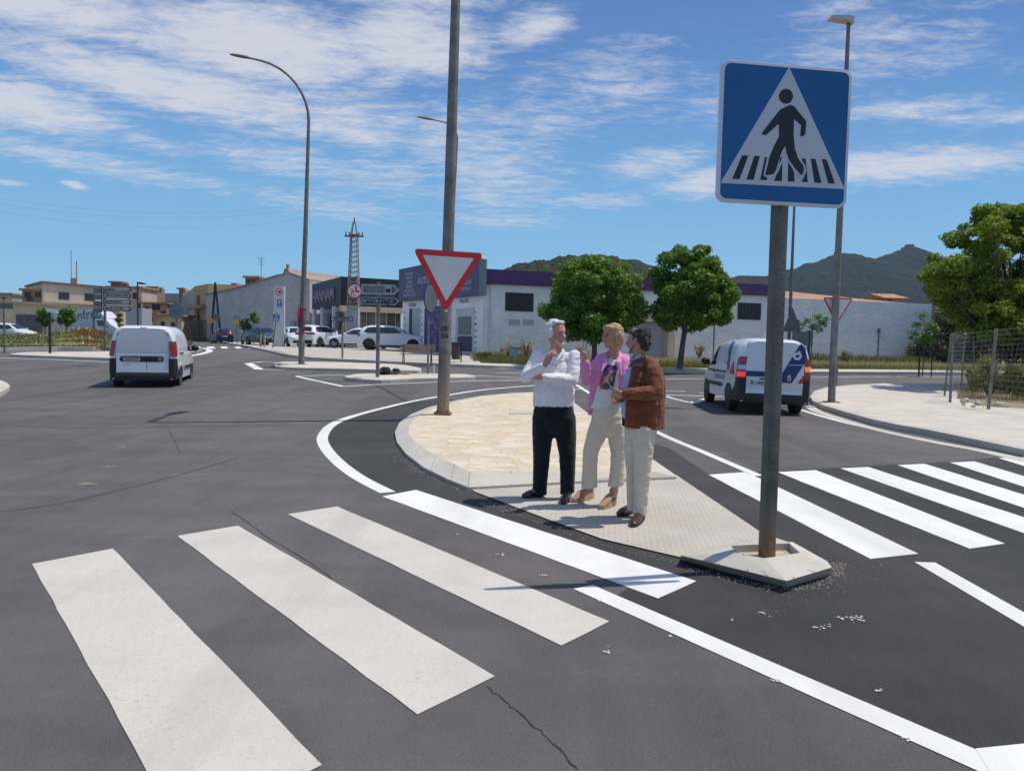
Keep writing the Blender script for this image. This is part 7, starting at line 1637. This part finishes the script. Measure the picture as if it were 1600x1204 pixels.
# ---------------------------------------------------------------- man in the white shirt
def man_white():
    Y = 7.62; f = Fig(Vector((at(862, 775, Y).x, Y, GZ)), 'white-haired man in a white shirt and dark trousers, one hand at his chin')
    J = lambda x, y, dy=0.0: at(x, y, Y+dy)
    def foot(x, y): q = gp(x, y, GZ); q.z = GZ; return q
    hd = J(869, 521.5); hp, T, Rm = head(f, hd, 222, .262, .172, nod=-4)
    sR, eR, wR = J(842, 556, .02), J(821, 589, -.10), J(851, 571, -.27); sL, eL, wL = J(898, 557, .02), J(894, 595, -.10), J(846, 589, -.21)
    hipA, kA, aA = J(849, 650, 0), J(846, 704, -.02), J(842, 760, .03); hipB, kB, aB = J(883, 650, 0), J(886, 708, -.04), J(886, 766, -.04)
    # hand at chin: palm and curled fingers
    pal = J(858.5, 557.5, -.28); kn = [J(862+i*.9, 551.5+i*1.5, -.29-.006*i) for i in range(4)]
    tips = [(k, k+(J(868,548,-.28)-J(862,551,-.28))*.55, J(869.5-i*.6, 549.5+i*2.2, -.262)) for i, k in enumerate(kn)]
    handA = f.hand(wR, pal, tips, .0098, [J(857,554,-.28), J(862.5,548.5,-.262), J(867,545.5,-.25)], (0,1,0))
    palB = J(838, 588, -.19); knB = [J(835-i*.2, 584.5+i*2.2, -.185) for i in range(4)]
    handB = f.hand(wL, palB, [(k, k+Vector((-.028,.012,-.004)), k+Vector((-.046,.040,-.008))) for k in knB], .0098, [J(841,585,-.2), J(836,581.5,-.2), J(832.5,579,-.19)], (0,1,0))
    neck = [('c', [J(870,560,.03), J(869,548,.0), J(869.5,536,-.005)], [.075,.060,.056])]
    torso = [('c', [J(864,648), J(864,622), J(867,595), J(869,578)], [.135,.140,.135,.100], .55)]
    limbs = [('c', [sR, eR, wR], [.045,.038,.027]), ('c', [sL, eL, wL], [.045,.038,.027]), ('c', [hipA, kA, aA], [.075,.050,.036]), ('c', [hipB, kB, aB], [.075,.050,.036]),
             ('c', [aA, foot(826,778)+Vector((0,0,.022))], [.022,.012]), ('c', [aB, foot(882,786)+Vector((0,0,.022))], [.022,.012]), ('c', [sR, J(868,572), sL], [.035,.05,.035], .8)]
    f.blob('body', SK1, hp+neck+torso+limbs+handA+handB, .005, 4)
    face_bits(f, T, Rm, (.27,.11,.10), (.45,.42,.40), eyes=(.05,.04,.035))
    # shirt
    SH = clothmat('shirt_white', (.76,.745,.77), .75, 7, dist=.035, shade=.07)
    f.blob('shirt', SH, [('c', [J(865,631), J(865,615), J(867,592), J(869,574), J(869.5,562)], [.208,.205,.190,.160,.105], [.66,.68,.66,.60,.60]),
                         ('c', [J(850,562,.02), J(869,559,.02), J(890,562,.02)], [.066,.085,.066], .9), ('c', [J(869.5,562,.02), J(869.5,549,.015)], [.105,.066]), ('c', [sR, lerp(sR, eR, .5), eR], [.074,.064,.058]), ('c', [eR, lerp(eR, wR, .5), lerp(eR, wR, .93)], [.060,.053,.040]),
                         ('c', [sL, lerp(sL, eL, .5), eL], [.076,.068,.060]), ('c', [eL, lerp(eL, wL, .5), lerp(eL, wL, .9)], [.062,.057,.042]),
                         ('c', [J(858,612,-.03), J(876,614,-.03)], [.165,.16], .75)], .0075, 5, (.0035, 13, (1,1,2.6)), cut=[(J(865,634.5), (0,0,-1))])
    f.blob('collar', SH, [('c', [J(859,549,.045), J(860,550,-.05), J(868.5,562,-.112)], [.016,.018,.012], .6), ('c', [J(880,548,.045), J(880.5,549,-.045), J(871,562,-.112)], [.016,.018,.012], .6), ('c', [J(859,549,.05), J(870,546.5,.085), J(880,548,.05)], [.018,.018,.018])], .005, 3)
    for z in range(4): 
        p = J(868.5+.4*z, 600+z*8, -.155+z*.0); b = MB().ell(p-f.loc, (.005,.003,.005), 8, 5); b.build('button', SIGNW, f.o)
    pk = [o for o in f.o.children if o.name.startswith('shirt')][0]
    TR = clothmat('trousers_black', (.010,.011,.018), .6, 5, shade=.3)
    f.blob('trousers', TR, [('c', [J(865,633), J(865,643), J(865,658)], [.190,.205,.195], [.66,.66,.68]), ('c', [J(850,652), J(848,676), J(846.5,706,-.02), J(845,735,.0), J(843.5,757,.02), J(842.5,776,.02)], [.118,.108,.088,.078,.073,.076], .98), ('c', [J(881,652), J(884,680), J(886.5,708,-.04), J(887,738,-.04), J(886.5,763,-.04), J(886,782,-.04)], [.120,.108,.086,.076,.072,.074], .98)], .008, 5, (.004, 11, (1,1,2.4)), cut=[(J(843,773.5), (.14,0,-1)), (J(865,632.5), (0,0,1))])
    b_ = MB().rings([[J(865,y,0)-f.loc+Vector((.198*math.cos(t), .132*math.sin(t), 0)) for t in [2*math.pi*k/30 for k in range(30)]] for y in (631.5, 636.5)]); b_.build('belt', mat('belt_black', (.012,.011,.012), .4), f.o, smooth=True, sharp=40)
    HM = clothmat('hair_white', (.82,.80,.78), .9, 40, .7, shade=.35)
    f.blob('hair', HM, [('e', T(0,-.036,.050), (.097,.094,.097), Rm), ('e', T(0,-.070,-.012), (.086,.056,.078), Rm), ('e', T(.080,-.014,.012), (.024,.052,.060), Rm), ('e', T(-.080,-.014,.012), (.024,.052,.060), Rm), ('e', T(0,.018,.115), (.066,.062,.024), Rm)], .005, 2, (.008, 34, (1,1,.6)))
    f.blob('beard', clothmat('beard_white', (.74,.66,.60), .8, 60, .8, shade=.3), [('c', [T(-.056,.045,-.055), T(-.030,.074,-.088), T(0,.086,-.100), T(.030,.074,-.088), T(.056,.045,-.055)], [.012,.017,.019,.017,.012]), ('c', [T(-.028,.088,-.046), T(0,.102,-.041), T(.028,.088,-.046)], [.006,.0085,.006])], .004, 2, (.004, 60, (1,1,1)))
    f.blob('socks', mat('sock_black', (.012,.012,.016), .9), [('c', [aA, foot(845,775)+Vector((0,0,.06))], [.045,.042]), ('c', [aB, foot(887,780)+Vector((0,0,.06))], [.045,.042])], .006, 3)
    SHO = mat('shoe_black', (.014,.014,.016), .16, spec=.8)
    shoe_block(f, foot(848,774), foot(817,778), 'shoe', SHO, SHO, .047); shoe_block(f, foot(889,777), foot(879,788), 'shoe', SHO, SHO, .05)
    return f
# ---------------------------------------------------------------- woman in pink
def woman():
    Y = 7.30; f = Fig(Vector((at(945, 790, Y).x, Y, GZ)), 'blond woman in a pink jacket and printed T-shirt, raising one open hand')
    J = lambda x, y, dy=0.0: at(x, y, Y+dy)
    def foot(x, y): q = gp(x, y, GZ); q.z = GZ; return q
    hd = J(956, 526, .02); hp, T, Rm = head(f, hd, 120, .225, .145, nod=0)
    sR, eR, wR = J(933, 568, .0), J(917.5, 594, -.04), J(913, 564, -.16); sL, eL, wL = J(980, 568, .05), J(987, 600, .08), J(968, 618, -.06)
    hipA, kA, aA = J(938, 654, 0), J(922, 700, -.02), J(921, 764, .02); hipB, kB, aB = J(962, 654, .02), J(966, 706, .0), J(960, 770, .0)
    pal = J(911, 553, -.18); kn = [J(905.5,549,-.19), J(908,546.5,-.185), J(911,545.5,-.18), J(914.5,547,-.17)]
    tp = [(J(901.5,544,-.20), J(898.5,540,-.205)), (J(905,541,-.195), J(902,536.5,-.20)), (J(911,538.5,-.185), J(911.5,534,-.19)), (J(916,541,-.175), J(916.5,536,-.18))]
    handA = f.hand(wR, pal, [(k, a, b) for k, (a, b) in zip(kn, tp)], .0088, [J(915,556,-.17), J(919,551,-.17), J(921,546.5,-.175)], (.5,1,0))
    handB = f.hand(wL, J(963,620,-.10), [(J(960,618+i*1.8,-.11), J(957,619+i*1.8,-.10), J(957,621+i*1.8,-.085)) for i in range(4)], .0085, [J(964,616,-.11), J(960,614,-.11), J(957,614,-.105)], (0,1,0))
    neck = [('c', [J(959,562,.03), J(960,551,.02), J(959,541,.02)], [.055,.047,.046])]
    torso = [('c', [J(950,650), J(950,625), J(953,598), J(957,582)], [.115,.105,.105,.075], .6)]
    legs = [('c', [hipA, kA, aA], [.075,.048,.034]), ('c', [hipB, kB, aB], [.075,.048,.034]), ('c', [aA, foot(905,779)+Vector((0,0,.05))], [.034,.032]), ('c', [aB, foot(948,790)+Vector((0,0,.05))], [.034,.032])]
    arms = [('c', [sR, eR, wR], [.036,.030,.022]), ('c', [sL, eL, wL], [.036,.030,.022]), ('c', [sR, J(957,572,.02), sL], [.03,.04,.03], .8)]
    f.blob('body', SK2, hp+neck+torso+legs+arms+handA+handB, .005, 4)
    face_bits(f, T, Rm, (.33,.11,.10), (.22,.14,.08))
    TS = clothmat('tshirt_white', (.70,.69,.67), .6, 6, shade=.07)
    f.blob('t_shirt', TS, [('c', [J(944,642), J(946,622), J(951,600), J(956,582), J(958,570,.01)], [.145,.140,.135,.135,.085], [.7,.7,.72,.66,.7])], .008, 6, (.004, 12, (1,1,2)), cut=[(J(946,638), (0,0,-1))])
    # print on the shirt, following the chest
    V = []; F = []; cols = []
    nx_, nz_ = 12, 12
    x0, x1, y0, y1 = 936, 961, 568.5, 608.5
    m_ = MB()
    tsh = [o for o in f.o.children if o.name.startswith('t_shirt')][0]
    from mathutils.bvhtree import BVHTree
    bvh = BVHTree.FromPolygons([v.co for v in tsh.data.vertices], [p.vertices for p in tsh.data.polygons])
    def onshirt(px, py, off=.004):
        o_ = EYEP-f.loc; d = (at(px, py, Y)-EYEP).normalized(); h = bvh.ray_cast(o_, d)
        return (h[0]-d*off) if h[0] is not None else (at(px, py, Y-.10)-f.loc)
    def patch(name, poly, mt, off):
        bm = bmesh.new(); vs = [bm.verts.new((p[0], p[1], 0)) for p in poly]; bm.faces.new(vs)
        for k in range(1, 16): bmesh.ops.bisect_plane(bm, geom=bm.verts[:]+bm.edges[:]+bm.faces[:], plane_co=(932+k*2.2, 0, 0), plane_no=(1, 0, 0)); bmesh.ops.bisect_plane(bm, geom=bm.verts[:]+bm.edges[:]+bm.faces[:], plane_co=(0, 566+k*2.9, 0), plane_no=(0, 1, 0))
        bmesh.ops.triangulate(bm, faces=bm.faces[:])
        for v in bm.verts: v.co = onshirt(v.co.x, v.co.y, off)
        me = bpy.data.meshes.new(name); bm.to_mesh(me); bm.free(); return link_mesh(name, me, mt, f.o, True)
    g = NG('shirt_print', .7); n = g.noise(26, 2, .5, stretch=(1,1,.7), dist=1.0); n2 = g.noise(38, 2, .5, dist=1.5)
    c = g.ramp(n, (.30, (.012,.05,.12)), (.42, (.02,.20,.28)), (.50, (.10,.02,.16)), (.58, (.55,.08,.06)), (.66, (.65,.42,.26))); c = g.mix(g.ramp(n2, (.55, 0.0), (.6, 1.0)), c, (.02,.015,.06)); g.col(c)
    patch('print', [(943,568.5),(964.5,571),(961.5,590),(958.5,608.5),(936.5,607.5),(938,588)], g.m, .005)
    patch('print_top', [(943,569),(964,571.5),(962.8,579),(952,577),(941,581)], mat('print_violet', (.10,.018,.19), .7), .007)
    patch('print_corner', [(936.8,596),(942,599),(942.5,607.5),(936.8,607)], mat('print_red', (.60,.09,.04), .7), .007)
    patch('print_skin', [(955,578),(957,580),(950,592),(954,603),(947,596),(941,600),(946,590)], mat('print_peach', (.62,.36,.22), .7), .008)
    PK = clothmat('jacket_pink', (.68,.25,.49), .75, 6, dist=.035, shade=.07)
    f.blob('jacket', PK, [('c', [sR+Vector((.01,0,.0)), lerp(sR, eR, .5), eR], [.062,.058,.056]), ('c', [eR, lerp(eR, wR, .5), lerp(eR, wR, .92)], [.056,.050,.045]),
                          ('c', [J(938,562,.06), J(958,556,.07), J(978,562,.08)], [.058,.055,.055], .8),
                          # back panel and the two open fronts
                          ('c', [J(952,572,.10), J(950,600,.10), J(944,632,.10)], [.135,.13,.13], .28), ('c', [J(934,574,.02), J(929.5,600,.0), J(925,625,.0), J(921,646,.02)], [.050,.040,.036,.018], 1.6),
                          ('c', [J(940,562,-.03), J(938,580,-.075), J(933,600,-.07)], [.034,.030,.022], .7), ('c', [J(974,562,.0), J(973,585,-.06), J(972,612,-.05)], [.05,.050,.045], .8),
                          ('c', [sL, lerp(sL, eL, .5), eL], [.060,.056,.052]), ('c', [eL, lerp(eL, wL, .6)], [.052,.045])], .0075, 5, (.005, 12, (1,1,2)))
    f.blob('lapel', clothmat('lapel_pink', (.72,.29,.54), .5, 6, shade=.12), [('c', [J(950,551,.07), J(945,558,.0), J(946,566,-.075), J(940,580,-.125)], [.020,.026,.030,.010], .4), ('c', [J(966,551,.08), J(970,558,.0), J(966,566,-.065), J(971,588,-.115)], [.022,.03,.034,.010], .4), ('c', [J(950,551,.08), J(960,548,.10), J(967,551,.09)], [.022,.024,.022])], .006, 4)
    TR = clothmat('trousers_beige', (.66,.57,.45), .8, 6, dist=.035, shade=.07)
    f.blob('trousers', TR, [('c', [J(949,634), J(950,648), J(950,662)], [.142,.158,.155], [.72,.74,.78]), ('c', [J(939,660), J(931,682,-.02), J(923,704,-.03), J(921.5,730,.0), J(921,752,.01), J(921,768,.01)], [.100,.092,.074,.072,.076,.078], 1.0), ('c', [J(962,660), J(965,685), J(966.5,708), J(965,735), J(962,759), J(961,775)], [.098,.091,.076,.074,.077,.079], 1.0)], .008, 5, (.0038, 11, (1,1,2.6)), cut=[(J(945,759.5), (.10,0,-1))])
    HB = clothmat('hair_blond', (.56,.37,.17), .9, 30, .6, shade=.45)
    f.blob('hair', HB, [('e', T(0,-.030,.052), (.083,.088,.082), Rm), ('e', T(0,-.068,.0), (.080,.058,.085), Rm), ('e', T(.064,-.028,.0), (.026,.055,.075), Rm), ('e', T(-.064,-.028,.0), (.026,.055,.075), Rm), ('c', [T(0,-.07,-.03), T(0,-.065,-.10)], [.062,.040]), ('c', [T(-.045,.048,.080), T(0,.062,.088), T(.05,.04,.075)], [.026,.028,.028])], .005, 3, (.007, 34, (1.4,1.4,.35)))
    ES = mat('wedge_cork', (.42,.30,.18), .85, var=.2, vscale=40); SU = clothmat('shoe_tan', (.40,.25,.15), .3, 20)
    shoe_block(f, foot(927,778), foot(894,785), 'shoe', SU, ES, .045, .07, ES, .055); shoe_block(f, foot(962,787), foot(938,796), 'shoe', SU, ES, .045, .07, ES, .055)
    return f
# ---------------------------------------------------------------- man in the brown jacket
def man_brown():
    Y = 6.72; f = Fig(Vector((at(1000, 812, Y).x, Y, GZ)), 'dark-haired man in a brown suede jacket seen from behind, hands clasped before him')
    J = lambda x, y, dy=0.0: at(x, y, Y+dy)
    def foot(x, y): q = gp(x, y, GZ); q.z = GZ; return q
    hd = J(997.5, 531, .02); hp, T, Rm = head(f, hd, 62, .235, .152, nod=-6)
    sR, eR, wR = J(1022, 582, -.06), J(1025.5, 613, -.15), J(976, 615.5, -.20); sL, eL, wL = J(990, 582, .17), J(982, 612, .12), J(966, 622, -.10)
    hipA, kA, aA = J(1005, 672, -.03), J(1004, 735, -.05), J(1001, 800, -.04); hipB, kB, aB = J(993, 672, .12), J(990, 735, .12), J(989, 795, .10)
    pal = J(966, 616.5, -.20); kn = [J(961.5,611+i*2.6,-.205+.004*i) for i in range(4)]
    handA = f.hand(wR, pal, [(k, k+(J(958,0,0)-J(963,0,0)).normalized()*.018+Vector((0,.012,-.004)), k+Vector((-.026,.040,-.012))) for k in kn], .0098, [J(966,611,-.215), J(961,608,-.20), J(958,608.5,-.18)], (0,1,0))
    handB = f.hand(wL, J(962,627,-.13), [(J(960,623+i*2.4,-.14), J(957.5,624+i*2.4,-.15), J(958,626+i*2.4,-.16)) for i in range(4)], .0098, [J(963,621,-.13), J(959,618.5,-.14), J(956.5,618,-.15)], (0,1,0))
    neck = [('c', [J(1000,566,.04), J(1000,555,.04), J(998.5,543,.03)], [.070,.060,.056])]
    torso = [('c', [J(1003,668,.05), J(1004,640,.05), J(1004,610,.05), J(1004,590,.05)], [.115,.115,.12,.085], .65)]
    limbs = [('c', [sR, eR, wR], [.042,.036,.026]), ('c', [sL, eL, wL], [.042,.036,.026]), ('c', [hipA, kA, aA], [.072,.048,.035]), ('c', [hipB, kB, aB], [.072,.048,.035]), ('c', [aA, foot(994,818)+Vector((0,0,.022))], [.022,.012]), ('c', [aB, foot(972,806)+Vector((0,0,.022))], [.022,.012]), ('c', [sR, J(1004,580,.05), sL], [.03,.04,.03], .8)]
    f.blob('body', SK3, hp+neck+torso+limbs+handA+handB, .005, 4); face_bits(f, T, Rm, (.25,.10,.09), (.04,.03,.03))
    SH = clothmat('shirt_blue', (.34,.42,.62), .6, 7, shade=.07)
    f.blob('shirt', SH, [('c', [J(984,646,.06), J(984,620,.06), J(988,592,.05), J(996,574,.05)], [.078,.075,.078,.075], 1.1)], .008, 5)
    f.blob('collar', SH, [('c', [J(1007,562,.03), J(999,557,-.05), J(989,563,-.06)], [.022,.024,.012], .6), ('c', [J(987,560,.02), J(985,566,.04)], [.02,.012], .6), ('c', [J(1007,561,.04), J(1001,556,.10), J(992,557,.10), J(987,561,.04)], [.024,.024,.024,.020])], .005, 3)
    JK = clothmat('suede_brown', (.19,.060,.026), .9, 6, dist=.04, shade=.35)
    f.blob('jacket', JK, [('c', [J(1009,662,.05), J(1009,640,.05), J(1010,612,.05), J(1011,590,.05), J(1009,576,.05)], [.168,.172,.172,.165,.12], [.84,.84,.82,.78,.7]),
                          ('c', [J(1001,569,.10), J(1010,568,.05), J(1020,576,-.03)], [.07,.075,.07], .9), ('c', [J(995,578,-.01), J(991,605,-.03), J(987,640,-.02), J(985,668,-.01)], [.050,.055,.056,.054], 1.2),
                          ('c', [sR, lerp(sR, eR, .5), eR], [.078,.072,.066]), ('c', [eR, lerp(eR, wR, .5), lerp(eR, wR, .97)], [.066,.058,.047]), ('c', [sL, lerp(sL, eL, .5), eL], [.07,.066,.06]), ('c', [eL, lerp(eL, wL, .9)], [.058,.046]),
                          ('r', [[J(1007,y,.05)+Vector((.180*sc_*math.cos(t), .155*sc_*math.sin(t), 0)) for t in [2*math.pi*k/28 for k in range(28)]] for y, sc_ in ((640,.94),(655,.985),(670,1.0),(680,1.0))])], .0075, 5, (.004, 12, (1,1,2.0)), cut=[(J(1006,668.5), (-.03,0,-1))])
    f.blob('jacket_collar', JK, [('c', [J(985,572,-.02), J(990,566,-.07), J(1003,562,-.06), J(1013,563,.0), J(1014,563,.08), J(1003,560,.13)], [.014,.022,.026,.028,.026,.022], .55)], .006, 3)
    f.blob('jacket_lining', clothmat('lining_dark', (.05,.018,.022), .3, 6), [('c', [J(977.5,640,.05), J(976,652,.05), J(974.5,663,.05)], [.024,.024,.018], .6)], .006, 2)
    TR = clothmat('trousers_sand', (.63,.545,.43), .85, 6, dist=.035, shade=.07)
    f.blob('trousers', TR, [('c', [J(1003,655,.05), J(1003,672,.05)], [.145,.140], .85), ('c', [J(1007,670,-.01), J(1005,702,-.03), J(1004,735,-.05), J(1002,768,-.04), J(1000.5,796,-.04), J(1000,816,-.04)], [.105,.092,.074,.066,.062,.064], 1.0), ('c', [J(992,670,.12), J(990,705,.12), J(990,735,.12), J(990,768,.11), J(990,794,.10), J(989.5,812,.10)], [.095,.084,.068,.062,.058,.060], 1.0)], .008, 5, (.0038, 11, (1,1,2.6)), cut=[(J(998,800.5), (0,0,-1))])
    f.blob('hair', clothmat('hair_dark_grey', (.035,.033,.035), .95, 34, .5, shade=.5), [('e', T(0,-.030,.045), (.084,.086,.082), Rm), ('e', T(0,-.058,-.015), (.078,.052,.078), Rm), ('e', T(.066,-.024,.018), (.022,.050,.052), Rm), ('e', T(-.066,-.024,.018), (.022,.050,.052), Rm), ('c', [T(-.04,.045,.078), T(0,.058,.086), T(.04,.045,.078)], [.024,.026,.024]), ('e', T(0,-.072,-.07), (.05,.030,.03), Rm)], .005, 1, (.015, 30, (1,1,1)))
    f.blob('beard', clothmat('beard_grey', (.14,.12,.11), .6, 50, .8), [('c', [T(-.060,.02,-.045), T(-.040,.058,-.080), T(0,.082,-.098), T(.040,.058,-.080), T(.060,.02,-.045)], [.010,.014,.016,.014,.010]), ('c', [T(-.026,.088,-.044), T(0,.101,-.040), T(.026,.088,-.044)], [.005,.007,.005])], .004, 2)
    LO = mat('loafer_oxblood', (.060,.018,.016), .3, spec=.6); SO = mat('sole_brown', (.035,.022,.018), .7)
    shoe_block(f, foot(1005,806), foot(988,824), 'shoe', LO, SO, .048); shoe_block(f, foot(990,800), foot(966,807), 'shoe', LO, SO, .046)
    return f
man_white(); woman(); man_brown()
